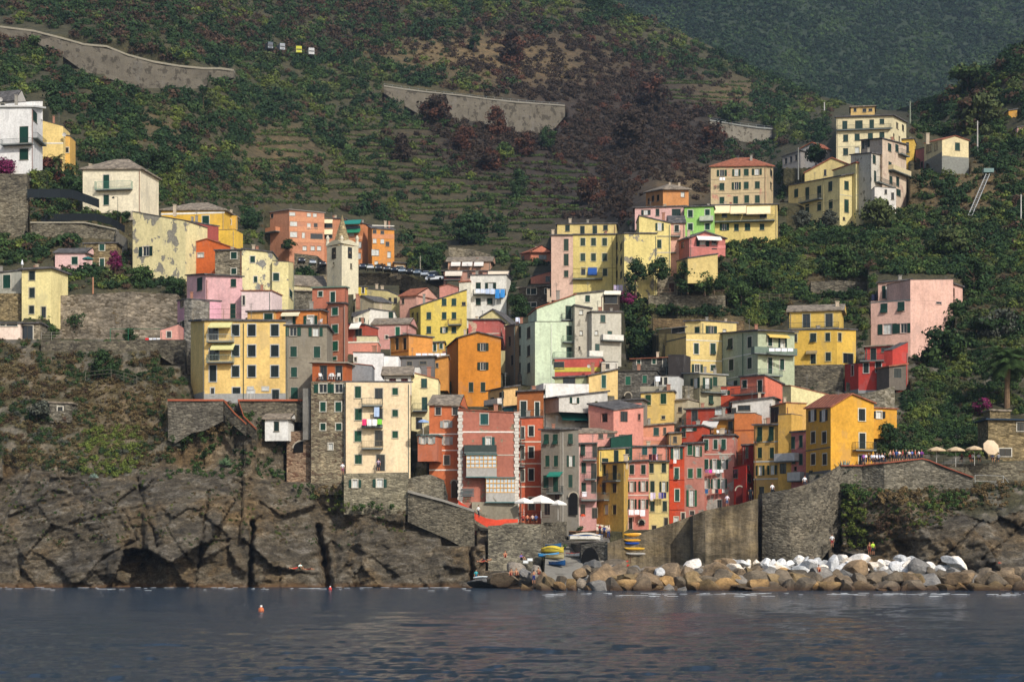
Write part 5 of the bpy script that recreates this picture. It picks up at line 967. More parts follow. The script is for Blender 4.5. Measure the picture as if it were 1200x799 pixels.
# back slope beyond the ridge, so that the hill is closed from the side too
bx = np.stack([Xg[-1], YG[-1], Zg[-1]], -1); bk = bx+np.array([0, 160, -90])
q = np.stack([np.arange(nc-1), np.arange(1, nc), np.arange(nc+1, 2*nc), np.arange(nc, 2*nc-1)], -1)
o = np_mesh('hill_back', np.vstack([bx, bk]), q, np.repeat(colr[-1], 2, 0), GM, True); tag(o, kind='structure')
# distant mountain
fx = np.arange(480, 1760, 8.0); fy = np.linspace(260, -150, 90)
FX, FY = np.meshgrid(fx, fy); FYd = 1050+(260-FY)*1.9+60*np.sin(FX*.012+.6)+.18*(FX-900)
for i in range(FX.shape[0]):
    for j in range(FX.shape[1]):
        x = wx(FX[i, j], FYd[i, j]); z = wz(FY[i, j], FYd[i, j])
        FYd[i, j] += 70*mn.fractal(Vector((x*.004, z*.005, 3)), 1, 2.1, 5)+38*abs(mn.noise(Vector((x*.011+z*.006, z*.003, 9))))
idx = np.arange(FX.size).reshape(FX.shape)
q = np.stack([idx[:-1, :-1], idx[:-1, 1:], idx[1:, 1:], idx[1:, :-1]], -1).reshape(-1, 4)
co = np.stack([(FX-600)/F*FYd, FYd, CH+(HZ-FY)/F*FYd], -1).reshape(-1, 3)
o = np_mesh('mountain', co, q, np.tile(np.array([[.022, .034, .016]]), (len(co), 1)), GM, True); tag(o, kind='structure')
def fyd(px, py):
    i = np.clip((260-py)/(260+150)*89, 0, 88.99); j = np.clip((px-480)/8, 0, len(fx)-1.01); a, b = int(i), int(j)
    return FYd[a, b]*(1-(i-a))*(1-(j-b))+FYd[a+1, b]*(i-a)*(1-(j-b))+FYd[a, b+1]*(1-(i-a))*(j-b)+FYd[a+1, b+1]*(i-a)*(j-b)
# sea bed far out and the water
def water():
    py = np.concatenate([np.array([3000, 1500, 1100, 950, 880, 840]), np.arange(820, 684, -.62)])
    Yw = CH*F/(py-HZ); px = np.concatenate([np.arange(-900, -20, 40), np.arange(-20, 1221, 2.2), np.arange(1240, 2200, 40)])
    X = (px[None, :]-600)/F*Yw[:, None]; Y = np.repeat(Yw[:, None], len(px), 1); Z = np.zeros_like(X)
    r = np.random.default_rng(3)
    for k in range(38):
        lam = 10**r.uniform(-.5, .45); th = r.normal(1.55, .38); amp = .0075*lam**.8; ph = r.uniform(0, 6.28)
        a = (X*math.cos(th)+Y*math.sin(th))*2*math.pi/lam+ph+.5*np.sin(X*.05+k)
        Z += amp*np.sin(a)*np.clip((lam*1.0)/(np.gradient(Y, axis=0).__abs__()*2+.01), .4, 1)
    n, m_ = X.shape; idx = np.arange(n*m_).reshape(n, m_)
    q = np.stack([idx[:-1, :-1], idx[:-1, 1:], idx[1:, 1:], idx[1:, :-1]], -1).reshape(-1, 4)
    m, nt, b = newmat('sea_water'); N = NB(nt)
    b.inputs['Base Color'].default_value = (.018, .036, .060, 1); b.inputs['Roughness'].default_value = .10; b.inputs['IOR'].default_value = 1.33; b.inputs['Specular IOR Level'].default_value = .5
    n1 = N.noise(N.coord((.9, 2.2, 1)), 3.6, 5, .72); n2 = N.noise(N.coord((.35, .7, 1)), 1.0, 4, .6)
    ad = N.n('ShaderNodeMath', operation='ADD'); N.l(n1, ad.inputs[0]); N.l(n2, ad.inputs[1])
    N.bump(ad.outputs[0], 1.0, .42, b)
    o = np_mesh('water', np.stack([X, Y, Z], -1).reshape(-1, 3), q, None, m, True); tag(o, kind='structure')
water()
# ---------- plants ----------
def leaf_mat(name='foliage'):
    if name in MC: return MC[name]
    m, nt, b = newmat(name); N = NB(nt)
    at = N.n('ShaderNodeVertexColor'); at.layer_name = 'Tint'
    N.l(at.outputs['Color'], b.inputs['Base Color']); b.inputs['Roughness'].default_value = .8; b.inputs['Specular IOR Level'].default_value = .15
    MC[name] = m; return m
LM = leaf_mat()
def leaves(c, r, col, K, ls=.34, shell=.5, up=.25, seed=1, cv=.3):
    """c (N,3) centres, r (N,3) radii, col (N,3): K small four sided leaf sprays in each crown"""
    g = np.random.default_rng(seed); N = len(c)
    d = g.normal(size=(N, K, 3)); d[..., 2] += up; d /= np.linalg.norm(d, axis=-1, keepdims=True)
    lob = 1+.28*np.sin(d[..., 0:1]*g.uniform(2, 5, (N, 1, 1))+g.uniform(0, 6, (N, 1, 1)))*np.sin(d[..., 2:3]*4+g.uniform(0, 6, (N, 1, 1)))
    p = c[:, None, :]+r[:, None, :]*d*g.uniform(shell, 1, (N, K, 1))*lob
    n = d+g.normal(size=(N, K, 3))*.38; n /= np.linalg.norm(n, axis=-1, keepdims=True)
    a = np.cross(n, g.normal(size=(N, K, 3))); a /= np.linalg.norm(a, axis=-1, keepdims=True); b = np.cross(n, a)
    rm = r.mean(1)[:, None, None]; s = rm*(np.median(rm)/rm)**.3*ls*g.uniform(.55, 1.35, (N, K, 1)); a = a*s; b = b*s*g.uniform(.5, 1, (N, K, 1))
    co = np.stack([p-a-b*.3, p-b, p+a+b*.2, p+b], 2).reshape(-1, 3)
    cc = col[:, None, :]*g.uniform(1-cv, 1+cv, (N, K, 1)); cc = np.repeat(cc.reshape(-1, 3), 4, 0)
    return co, np.arange(N*K*4).reshape(-1, 4), cc
GR = {'pine': (.014, .032, .011), 'dark': (.021, .042, .013), 'mid': (.036, .064, .017), 'olive': (.052, .066, .022), 'lime': (.080, .102, .020), 'dry': (.13, .090, .040), 'straw': (.17, .135, .062),
      'burnt': (.038, .026, .018), 'rust': (.072, .030, .018), 'brown': (.060, .036, .022), 'grey': (.055, .060, .045), 'vine': (.066, .100, .024), 'mag': (.13, .014, .06), 'red': (.10, .035, .025)}
GR = {k: np.array(v)*(1.06 if k in ('pine', 'dark', 'mid', 'olive', 'lime') else 1) for k, v in GR.items()}  # dark foliage tones; the cloud shade over the hills is put into them
CV = np.array(CARVE)
def blocked(px, py, mb=1.5, mt=3): return bool(np.any((px > CV[:, 0]-mb) & (px < CV[:, 1]+mb) & (py > CV[:, 2]-mt) & (py < CV[:, 3]+1)))
def scatter(name, n, box, size, fn, K, seed, ls=.34, ybound=None, flatten=.75, kind='stuff', mt=3):
    g = np.random.default_rng(seed); P = []; R = []; Cc = []
    x0, x1, y0, y1 = box; tries = 0
    while len(P) < n and tries < n*6:
        tries += 1; px = g.uniform(x0, x1); py = g.uniform(y0, y1)
        if py < ridge(px)+1: continue
        q = fn(px, py, g)
        if q is None: continue
        col, s = q; s *= g.uniform(*size)
        if blocked(px, py, mb=s*.4, mt=mt): continue
        Y = ty(px, py); r = s/2*Y/F
        v = pt(px, py, Y); P.append((v.x, v.y-r*.2, v.z+r*.25)); R.append((r, r, r*flatten)); Cc.append(col)
    if not P: return
    co, q, cc = leaves(np.array(P), np.array(R), np.array(Cc), K, ls, seed=seed)
    o = np_mesh(name, co, q, cc, LM); tag(o, kind=kind); return o
def nz(px, py, s, k=0): return mn.noise(Vector((px*s, py*s*1.6, k)))
VINES = [(298, 372, 150, 196, 8.5), (378, 470, 175, 232, 8.5), (400, 520, 150, 205, 7), (470, 660, 208, 292, 8.5), (230, 420, 205, 242, 9), (640, 700, 190, 250, 8), (560, 660, 180, 215, 7.5), (780, 880, 92, 125, 6), (870, 985, 285, 345, 11)]
def invine(px, py): return any(a < px < b and c < py < d for a, b, c, d, e in VINES)
def hillfn(px, py, g):
    if py > 340-max(0, (px-560))*0 and 215 < px < 860: return None
    b = float(burnt(px, py)); d = float(dry(px, py)); n1 = nz(px, py, .022); n2 = nz(px, py, .06, 4)
    if RMv(px, py) > .3: return None
    if invine(px, py) and g.random() < .78: return None
    if g.random() < d*.75: return (GR['dry']*g.uniform(.5, .95), .5) if g.random() < .5 else None
    if g.random() < b*1.1:
        c = GR['rust'] if n2+g.normal()*.06 > .4 else (GR['burnt'] if g.random() < .8 else GR['brown']*.7)
        return c*g.uniform(.8, 1.15), g.uniform(.7, 1.5)
    k = n1+n2*.7+g.normal()*.16
    c = GR['pine'] if k < -.22 else GR['dark'] if k < .02 else GR['mid'] if k < .25 else GR['olive'] if k < .42 else GR['lime']
    if g.random() < .07: c = GR['brown']
    if px < 460 and py < 70 and g.random() < .6: c = GR['brown']*.9 if g.random() < .5 else GR['dark']
    return c*g.uniform(.8, 1.2), g.choice((.55, .8, 1.0, 1.25, 1.6))+(.35 if k < -.1 else 0)
def RMv(px, py): return float(rockmask(np.array(px), np.array(py)))
scatter('hill_scrub', 14500, (-130, 1300, -5, 350), (6, 13), hillfn, 120, 11, ls=.215)
def cols(px, py, g):
    """lower slopes left and right of the village"""
    if RMv(px, py) > .55: return None
    d = float(dry(px, py)); n = nz(px, py, .028, 2)*1.3+g.normal()*.13
    if 95 < px < 165 and 500 < py < 590 and g.random() < .6: return GR['lime']*g.uniform(.8, 1.5), .9
    if g.random() < d: return (GR['dry'] if g.random() < .6 else GR['straw'])*g.uniform(.5, 1), .7
    c = GR['dark'] if n < -.15 else GR['grey'] if n < -.02 else GR['mid'] if n < .1 else GR['dry']*.55 if n < .3 else GR['brown'] if n < .42 else GR['straw']*.7
    if mn.fractal(Vector((px*.045, py*.08, 77)), 1, 2, 4) > .16: return None
    return c*g.uniform(.7, 1.2), .9
scatter('cliff_scrub', 2600, (-20, 330, 400, 600), (3, 12), cols, 80, 12, ls=.22)
def rt(px, py, g):
    if RMv(px, py) > .5: return None
    n = nz(px, py, .03, 7)+g.normal()*.18
    if px > 860 and math.sin(py*.40+2.5*nz(px*.35, py, .02, 31)*3) > .62 and nz(px, py, .015, 33) > -.15: return (GR['dry']*g.uniform(.4, .8), .5) if g.random() < .35 else None
    if g.random() < float(dry(px, py))*.8: return GR['dry']*g.uniform(.5, .9), .6
    c = GR['pine'] if n < -.3 else GR['dark'] if n < -.08 else GR['mid'] if n < .14 else GR['olive'] if n < .34 else GR['lime']
    return c*g.uniform(.7, 1.2), 1.15
scatter('slope_shrubs', 3200, (860, 1215, 250, 560), (5, 14), rt, 120, 13, ls=.21)
scatter('garden_scrub', 900, (720, 930, 320, 400), (5, 10), rt, 70, 14, ls=.26)
scatter('terrace_scrub', 900, (-10, 345, 200, 400), (4, 9), cols, 60, 15, ls=.26)
scatter('garden_scrub', 500, (300, 660, 300, 372), (5, 9), lambda px, py, g: (rt(px, py, g)), 46, 16)
def ledge(px, py, g):
    r = RMv(px, py); n = nz(px, py, .05, 9)
    if r < .3 or n < .12 or py > 640-40*(px > 600): return None
    return (GR['mid'] if g.random() < .4 else GR['dry']*.7 if g.random() < .6 else GR['lime'])*g.uniform(.6, 1.2), .7
scatter('ledge_plants', 650, (-10, 560, 540, 645), (3, 7), ledge, 36, 17)
scatter('ledge_plants', 900, (985, 1210, 556, 645), (3, 8), lambda px, py, g: ledge(px, py, g) or ((GR['dry'] if g.random() < .6 else GR['mid'])*g.uniform(.5, 1), .7) if g.random() < .7 and py < 560+90*(1-(px-1000)/240) else None, 36, 18)
# cliff garden below the yellow block
scatter('cliff_ivy', 260, (196, 400, 470, 560), (3.5, 7.5), lambda px, py, g: ((GR['dark'] if g.random() < .5 else GR['mid'])*g.uniform(.7, 1.2), 1) if nz(px, py, .05, 3) > -.02 else None, 44, 19)
def plants_at(name, spec, K=60, seed=50, ls=.34, kind='stuff', dY=.6):
    P = []; R = []; Cc = []; g = np.random.default_rng(seed)
    for (px, py, w, h, c, n) in spec:
        for k in range(n):
            x = px+g.uniform(-.5, .5)*w; y = py+g.uniform(-.5, .5)*h; s = g.uniform(4, 8); Y = ty(x, y)-dY; r = s/2*Y/F; v = pt(x, y, Y)
            P.append(tuple(v)); R.append((r, r*.7, r*.9)); Cc.append(GR[c]*g.uniform(.7, 1.3))
    co, q, cc = leaves(np.array(P), np.array(R), np.array(Cc), K, ls, seed=seed); o = np_mesh(name, co, q, cc, LM); tag(o, kind=kind)
plants_at('ivy', [(20, 44, 70, 12, 'dark', 26), (70, 66, 40, 14, 'mid', 18), (110, 84, 30, 12, 'dark', 14), (245, 94, 60, 8, 'dark', 18), (135, 350, 130, 8, 'mid', 22), (150, 388, 100, 14, 'mid', 18), (110, 372, 60, 14, 'dry', 10), (80, 358, 30, 8, 'dark', 6), (470, 116, 26, 12, 'dark', 12), (220, 512, 40, 10, 'mid', 20), (250, 500, 30, 10, 'dry', 14), (800, 628, 10, 6, 'mid', 5), (775, 632, 10, 5, 'lime', 4), (848, 604, 6, 5, 'mid', 4), (905, 592, 14, 6, 'mid', 7), (930, 586, 16, 6, 'lime', 6), (960, 575, 16, 8, 'mid', 8), (868, 612, 6, 10, 'dark', 5), (540, 604, 6, 5, 'mid', 3), (498, 582, 10, 5, 'dark', 4), (60, 372, 60, 8, 'mid', 10), (130, 352, 90, 6, 'dark', 16), (20, 240, 40, 8, 'dry', 8), (100, 262, 60, 6, 'mid', 10), (20, 212, 30, 8, 'dark', 6), (230, 488, 40, 8, 'dark', 8), (80, 402, 120, 6, 'mid', 22), (770, 384, 80, 5, 'mid', 12), (980, 345, 60, 6, 'mid', 14), (1010, 575, 50, 14, 'mid', 34), (1060, 580, 60, 22, 'dry', 50), (1110, 582, 50, 24, 'mid', 44), (1150, 580, 60, 26, 'dry', 40), (1050, 610, 50, 30, 'brown', 34), (1085, 600, 40, 30, 'lime', 24), (1185, 560, 30, 20, 'dry', 26), (210, 508, 30, 14, 'mid', 22), (245, 500, 30, 16, 'dry', 22), (300, 488, 60, 10, 'mid', 26), (340, 480, 20, 12, 'dark', 12), (385, 575, 40, 14, 'dry', 18), (440, 592, 60, 8, 'mid', 20), (500, 590, 30, 8, 'dry', 8), (230, 490, 14, 20, 'dark', 12), (360, 575, 30, 16, 'mid', 14), (992, 590, 22, 70, 'lime', 60), (998, 618, 34, 46, 'lime', 60), (1000, 575, 40, 30, 'mid', 40), (410, 562, 26, 50, 'mid', 34), (400, 585, 36, 26, 'lime', 22), (474, 583, 6, 6, 'lime', 3), (832, 602, 10, 10, 'mid', 5), (893, 618, 20, 10, 'lime', 12), (855, 632, 8, 10, 'mid', 5), (590, 624, 8, 10, 'mid', 6), (620, 626, 12, 16, 'mid', 10), (680, 618, 26, 7, 'dark', 18), (662, 641, 8, 4, 'mid', 4), (930, 440, 20, 8, 'dark', 6), (960, 444, 50, 26, 'dark', 46), (1045, 500, 20, 40, 'dark', 26), (1080, 470, 40, 60, 'mid', 50), (1095, 505, 50, 30, 'dark', 40)], 50, 51, dY=1.2)
# vines in rows on the terraces
P = []; R = []; Cc = []; g = np.random.default_rng(5)
for (x0, x1, y0, y1, st) in VINES:
    y = y0+2
    while y < y1:
        ph = g.uniform(0, 6); xa = x0+g.uniform(-12, 14); xb = x1+g.uniform(-14, 12); x = xa; cc0 = GR['vine']*g.uniform(.55, 1.1)
        while x < xb:
            yy = y+2.2*math.sin(x*.03+ph)+(x-x0)*.02
            if not blocked(x, yy) and nz(x, yy, .05, 6) > -.45 :
                Y = ty(x, yy); r = st*.5*Y/F*g.uniform(.6, 1.15); v = pt(x, yy, Y); P.append((v.x, v.y, v.z+r*.3)); R.append((r*1.1, r, r*.62)); Cc.append(cc0*g.uniform(.8, 1.2))
            x += st*.42
        y += st
co, q, cc = leaves(np.array(P), np.array(R), np.array(Cc), 40, .28, seed=8); tag(np_mesh('vineyard', co, q, cc, LM), kind='stuff')
# forest on the distant mountain
P = []; R = []; Cc = []; g = np.random.default_rng(6)
while len(P) < 5200:
    px = g.uniform(640, 1230); py = g.uniform(-8, 150)
    if py > ridge(px)+6: continue
    Y = fyd(px, py); r = g.uniform(3.2, 6.0)*Y/F*.75; v = pt(px, py, Y); n = nz(px, py, .02, 8)+g.normal()*.15
    P.append((v.x, v.y, v.z+r*.3)); R.append((r, r, r*.85)); Cc.append((GR['pine']*.9 if n < 0 else GR['dark'] if n < .3 else GR['mid'])*g.uniform(.7, 1.15))
co, q, cc = leaves(np.array(P), np.array(R), np.array(Cc), 30, .42, seed=9); tag(np_mesh('mountain_forest', co, q, cc, LM), kind='stuff')

# ---------- trees that stand out one by one ----------
BARK = flat('5b4a3a', .95, name='bark')
def tree(label, px, py, w, h, col, name='tree', cat='tree', crown_lo=.25, seed=0, K=1100, ls=.10, group=None, Y=None, mix=None, shape='round'):
    Y = Y or ty(px, py)-.3; k = Y/F; W = w*k; Hh = h*k; base = pt(px, py, Y); g = np.random.default_rng(seed+int(px)*7+int(py))
    root = empty(name, base, label, cat, group); tb = MB((0, 0, 0)); top = Vector((g.uniform(-.05, .05)*W, 0, Hh*.75)); tr = max(.06, Hh*.035)
    tb.bar((0, 0, -.4), top*.5, tr, 7, tr*.75); tb.bar(top*.5, top, tr*.75, 6, tr*.3)
    for i in range(6):
        a = g.uniform(0, 6.28); s = top*g.uniform(.35, .7); e = s+Vector((math.cos(a)*W*.36, math.sin(a)*W*.3, Hh*g.uniform(.1, .3))); tb.bar(s, e, tr*.4, 5, tr*.12)
    tb.build('trunk', BARK, root)
    n = 22; P = []; R = []; Cc = []
    for i in range(n):
        a = g.uniform(0, 6.28); t = g.uniform(0, 1); rr = (math.sin(math.pi*(t*.75+.18)) if shape == 'round' else (1-t*.85) if shape == 'cone' else 1.0)*.36*W*g.uniform(.5, 1)
        z = Hh*(crown_lo+(.86-crown_lo)*t) if shape != 'flat' else Hh*g.uniform(.68, .85)
        P.append((math.cos(a)*rr, math.sin(a)*rr*.9, z)); s = W*g.uniform(.17, .27)*(1 if shape != 'cone' else 1-t*.5); R.append((s, s, min(s*.85, Hh*.22)))
        c = GR[col]*g.uniform(.75, 1.3); 
        if mix and g.random() < .4: c = GR[mix]*g.uniform(.8, 1.2)
        Cc.append(c)
    co, q, cc = leaves(np.array(P), np.array(R), np.array(Cc), K//n*2, ls*1.9, .35, seed=seed+3)
    np_mesh('crown', co, q, cc, LM, parent=root); return root
T = tree
T('round dark green tree on the lower left terrace beside the wall', 94, 394, 36, 30, 'dark', crown_lo=.2)
T('reddish flowering oleander bush below the white villa', 60, 215, 42, 32, 'red', name='shrub', cat='shrub', crown_lo=.05, mix='dark')
T('dense green hedge behind the upper netting fence', 84, 228, 52, 20, 'dark', name='hedge', cat='hedge', crown_lo=.05)
T('magenta bougainvillea at the left edge under the white villa', 4, 205, 34, 20, 'mag', name='bougainvillea', cat='bougainvillea', crown_lo=.05)
T('magenta bougainvillea beside the little stone cottage', 135, 318, 22, 24, 'mag', name='bougainvillea', cat='bougainvillea', crown_lo=.1, Y=347)
T('bluish green bush in the middle of the lower left slope', 120, 443, 34, 34, 'dark', name='shrub', cat='shrub', crown_lo=.05)
T('grey green agave like shrub above the left cliff', 50, 490, 40, 20, 'grey', name='shrub', cat='shrub', crown_lo=.05)
T('dark bush inside the green pergola frame', 152, 400, 20, 16, 'dark', name='shrub', cat='shrub', crown_lo=.1)
T('dark bush beside the low wooden terrace railing', 60, 398, 20, 18, 'mid', name='shrub', cat='shrub', crown_lo=.1)
T('low leafy shrub between cottage terrace and long stone wall', 165, 330, 40, 18, 'mid', name='shrub', cat='shrub', crown_lo=.05)
T('dark rounded shrub under the peeling cream wall', 205, 345, 30, 20, 'dark', name='shrub', cat='shrub', crown_lo=.05)
T('dark pine clump between yellow hipped roof house and salmon apartments', 294, 271, 22, 18, 'pine', crown_lo=.1)
T('small round bush in front of the salmon apartments', 339, 292, 20, 12, 'dark', name='shrub', cat='shrub', crown_lo=.05, Y=478)
T('dark cypress like tree left of the cream yellow corner house base', 745, 345, 30, 46, 'pine', crown_lo=.1, Y=357)
T('broad dark fig tree below the cream yellow corner house', 772, 327, 34, 26, 'dark', crown_lo=.1, Y=358)
T('leafy tree under the pink chalet', 806, 342, 34, 36, 'dark', crown_lo=.1, Y=356)
T('round tree right of the low yellow house', 826, 345, 30, 28, 'mid', crown_lo=.1, Y=355)
T('small tree at the end of the wooden rail fence', 846, 342, 22, 24, 'dark', crown_lo=.1, Y=353)
T('dark bushy tree beside the grey plastered house balcony', 742, 392, 40, 36, 'dark', crown_lo=.1)
T('large dark tree left of the pale yellow corner house', 752, 424, 44, 44, 'pine', crown_lo=.1, mix='mid')
T('pink flowering bougainvillea beside the cream terrace awning', 735, 356, 24, 16, 'mag', name='bougainvillea', cat='bougainvillea', crown_lo=.1, mix='dark', Y=346)
T('green tree behind the white laundry house', 608, 372, 30, 28, 'dark', crown_lo=.1)
T('olive tree left in front of the large cream yellow villa', 941, 269, 26, 22, 'grey', name='olive_tree', cat='olive tree', crown_lo=.25, Y=404)
T('olive tree right in front of the large cream yellow villa', 972, 270, 26, 24, 'grey', name='olive_tree', cat='olive tree', crown_lo=.25, Y=403)
T('big olive brown shrub below the weathered rose house', 1030, 268, 56, 34, 'olive', name='shrub', cat='shrub', crown_lo=.05)
T('round green bush above the green netting', 1000, 256, 24, 20, 'mid', name='shrub', cat='shrub', crown_lo=.1)
T('pine clump in front of the small white red roofed house', 956, 192, 32, 22, 'pine', name='pine_tree', cat='pine tree', crown_lo=.2, Y=455)
T('flat topped stone pine on the right skyline', 1133, 112, 50, 34, 'mid', name='pine_tree', cat='pine tree', shape='flat', mix='olive')
T('round green pine above the buttressed road wall, left one', 857, 146, 38, 26, 'mid', name='pine_tree', cat='pine tree', crown_lo=.2)
T('round green pine above the buttressed road wall, right one', 904, 150, 26, 24, 'mid', name='pine_tree', cat='pine tree', crown_lo=.2)
T('bright green ball shaped tree below the long grey road wall', 592, 192, 24, 26, 'lime', crown_lo=.2, mix='mid')
T('round deep green tree on the lower terraces of the burnt hill', 609, 231, 26, 34, 'dark', crown_lo=.1)
T('tall rust red burnt tree in front of the grey road wall', 581, 160, 30, 38, 'rust', name='burnt_tree', cat='burnt tree', crown_lo=.1)
T('wide dark burnt tree at the left part of the grey road wall', 512, 148, 46, 36, 'burnt', name='burnt_tree', cat='burnt tree', crown_lo=.2, mix='rust')
T('rust red burnt tree below the left end of the grey road wall', 545, 178, 28, 34, 'rust', name='burnt_tree', cat='burnt tree', crown_lo=.1)
T('low rust red burnt tree beside the bright green ball tree', 575, 200, 32, 28, 'rust', name='burnt_tree', cat='burnt tree', crown_lo=.1, mix='burnt')
T('rust red burnt tree right of the bright green ball tree', 616, 184, 28, 30, 'rust', name='burnt_tree', cat='burnt tree', crown_lo=.1, mix='brown')
T('green tree growing at the right foot of the grey road wall', 642, 176, 24, 30, 'dark', crown_lo=.1)
T('dark burnt tree beside the upper left road wall end', 470, 190, 30, 34, 'burnt', name='burnt_tree', cat='burnt tree', crown_lo=.1)
T('rusty burnt tree high on the hill above the grey road wall', 600, 78, 38, 44, 'burnt', name='burnt_tree', cat='burnt tree', crown_lo=.1, mix='rust')
T('tall dark pine above the grey road wall', 556, 60, 24, 34, 'pine', name='pine_tree', cat='pine tree', shape='cone', crown_lo=.1)
T('red brown burnt crown on the right of the burnt hillside', 765, 130, 40, 44, 'rust', name='burnt_tree', cat='burnt tree', crown_lo=.1, mix='burnt')
T('black burnt tree in the centre of the burnt hillside', 740, 175, 50, 50, 'burnt', name='burnt_tree', cat='burnt tree', crown_lo=.1)
T('rust coloured tree near the lower right edge of the burnt slope', 835, 180, 40, 40, 'rust', name='burnt_tree', cat='burnt tree', crown_lo=.1, mix='burnt')
T('thin brown burnt trees above the tall pink and yellow house', 690, 240, 34, 40, 'brown', name='burnt_tree', cat='burnt tree', crown_lo=.15, mix='rust')
T('dark oak tree below the long climbing road wall', 120, 128, 40, 26, 'dark', crown_lo=.1)
T('light green tree at the upper left road', 40, 72, 32, 30, 'mid', crown_lo=.1)
T('dark green cone tree on the left hill', 238, 130, 28, 36, 'pine', shape='cone', crown_lo=.1)
T('dark leafy tree on the left hill above the cream square house', 190, 205, 40, 30, 'dark', crown_lo=.1)
T('bushy green tree right of the bright orange apartments', 497, 306, 26, 24, 'mid', crown_lo=.1)
T('wide dark trees behind the two storey villa', 555, 285, 60, 34, 'pine', crown_lo=.05, mix='dark')
T('dark tree left of the rear rubble wall of the villa', 506, 318, 34, 28, 'dark', crown_lo=.1)
T('olive tree behind the green netting on the right slope', 985, 322, 44, 34, 'mid', crown_lo=.05, mix='dark')
T('dark round tree above the dry stone terrace', 890, 345, 40, 34, 'dark', crown_lo=.05)
T('round tree between ruin terrace and stone wall', 868, 362, 40, 30, 'mid', crown_lo=.05, mix='dark')
T('dark tree hiding the lower corner of the large pale pink house', 1118, 388, 46, 36, 'dark', crown_lo=.05)
T('broad dark tree right below the large pale pink house', 1100, 425, 60, 44, 'pine', crown_lo=.05, mix='mid')
T('bare brown shrub at the foot of the large pale pink house', 1078, 402, 22, 26, 'brown', name='shrub', cat='shrub', crown_lo=.1)
T('olive grey tree at the right edge beside the palm', 1165, 395, 56, 40, 'grey', crown_lo=.05, mix='dark')
T('magenta bougainvillea beside the palm trunk', 1150, 484, 34, 18, 'mag', name='bougainvillea', cat='bougainvillea', crown_lo=.05, mix='dark')
T('green tree on the right slope left of the monorail track', 1115, 300, 60, 34, 'olive', crown_lo=.05, mix='mid')
T('dark green tree right of the large pale pink house', 1142, 345, 40, 46, 'dark', crown_lo=.05)
T('wide brown green oak at the top of the right slope', 1150, 150, 70, 44, 'olive', crown_lo=.05, mix='brown')
def palm(label, px, py, h, fr, Y=None, n=26, trunk='7a6248', cw=None):
    Y = Y or ty(px, py)-.5; k = Y/F; Hh = h*k; L = fr*k; base = pt(px, py, Y); root = empty('palm_tree', base, label, 'palm tree'); g = random.Random(int(px))
    tb = MB(); tb.bar((0, 0, -.5), (.05, 0, Hh*.5), L*.10, 9, L*.085); tb.bar((.05, 0, Hh*.5), (.1, 0, Hh), L*.085, 9, L*.11); tb.build('trunk', flat(trunk, .95, name='palm_bark', var=.5), root)
    V = []; Q = []; Cc = []
    for i in range(n):
        a = i*2.399+g.uniform(-.2, .2); el = g.uniform(-.25, 1.25); P0 = Vector((.1, 0, Hh)); prev = P0; dirv = Vector((math.cos(a)*math.cos(el), math.sin(a)*math.cos(el), math.sin(el))); c = GR['mid']*g.uniform(.6, 1.5)
        for s in range(8):
            nd = dirv+Vector((0, 0, -.16*s)); nd.normalize(); q = prev+nd*L/8; side = nd.cross(UP)
            if side.length < .1: side = Vector((1, 0, 0))
            side.normalize()
            for sg in (-1, 1):
                for m_ in range(2):
                    b0 = prev.lerp(q, m_*.5); lw = L*(.36-.028*s); tip = b0+side*sg*lw+nd*lw*.5-UP*lw*.35; i0 = len(V)
                    V += [b0-nd*L*.012, b0+nd*L*.03, tip]; V.append(tip); Q.append((i0, i0+1, i0+2, i0+3)); Cc += [c*g.uniform(.7, 1.3)]*4
            prev = q
    V2 = np.array([tuple(v) for v in V]); q3 = np.array(Q)[:, :3]; np_mesh('crown', V2, q3, np.array(Cc), LM, parent=root)
palm('tall date palm with thick trunk at the right edge', 1180, 476, 50, 36, n=90)
palm('small fan palm between the white villa and the yellow house', 66, 196, 8, 14, Y=374, n=20)
palm('little palm in front of the cream square house', 141, 262, 9, 10, Y=368, n=16)
def agave(label, px, py, w, n=26, Y=None, col='grey'):
    Y = Y or ty(px, py)-1; L = w/2*Y/F; root = empty('agave', pt(px, py, Y), label, 'agave'); g = random.Random(3+int(px)); mb = MB()
    for i in range(n):
        a = i*2.4; el = .1+1.25*((i*7) % n)/n; d = Vector((math.cos(a)*math.cos(el), math.sin(a)*math.cos(el), math.sin(el))); s = d.cross(UP).normalized()*L*.09
        mb.hexa([-s, s, d*L*.5+s*1.1+UP*.05, d*L*.5-s*1.1+UP*.05], [-s+UP*.05, s+UP*.05, d*L*.5+s*1.1+UP*.1, d*L*.5-s*1.1+UP*.1])
        mb.hexa([d*L*.5-s*1.1, d*L*.5+s*1.1, d*L+s*.08, d*L-s*.08], [d*L*.5-s*1.1+UP*.08, d*L*.5+s*1.1+UP*.08, d*L+s*.08+UP*.03, d*L-s*.08+UP*.03])
    mb.build('leaf_rosette', flat('7f9488' if col == 'grey' else '5f7a55', .6, name='agave_leaf'), root)
agave('large blue grey agave on the sea wall below the ochre corner house', 990, 556, 36, Y=253)
agave('spiky agave clump low on the left cliff below the bastion wall', 263, 545, 20, col='g')
agave('small agave among the yellow green bushes of the left cliff', 110, 560, 12)
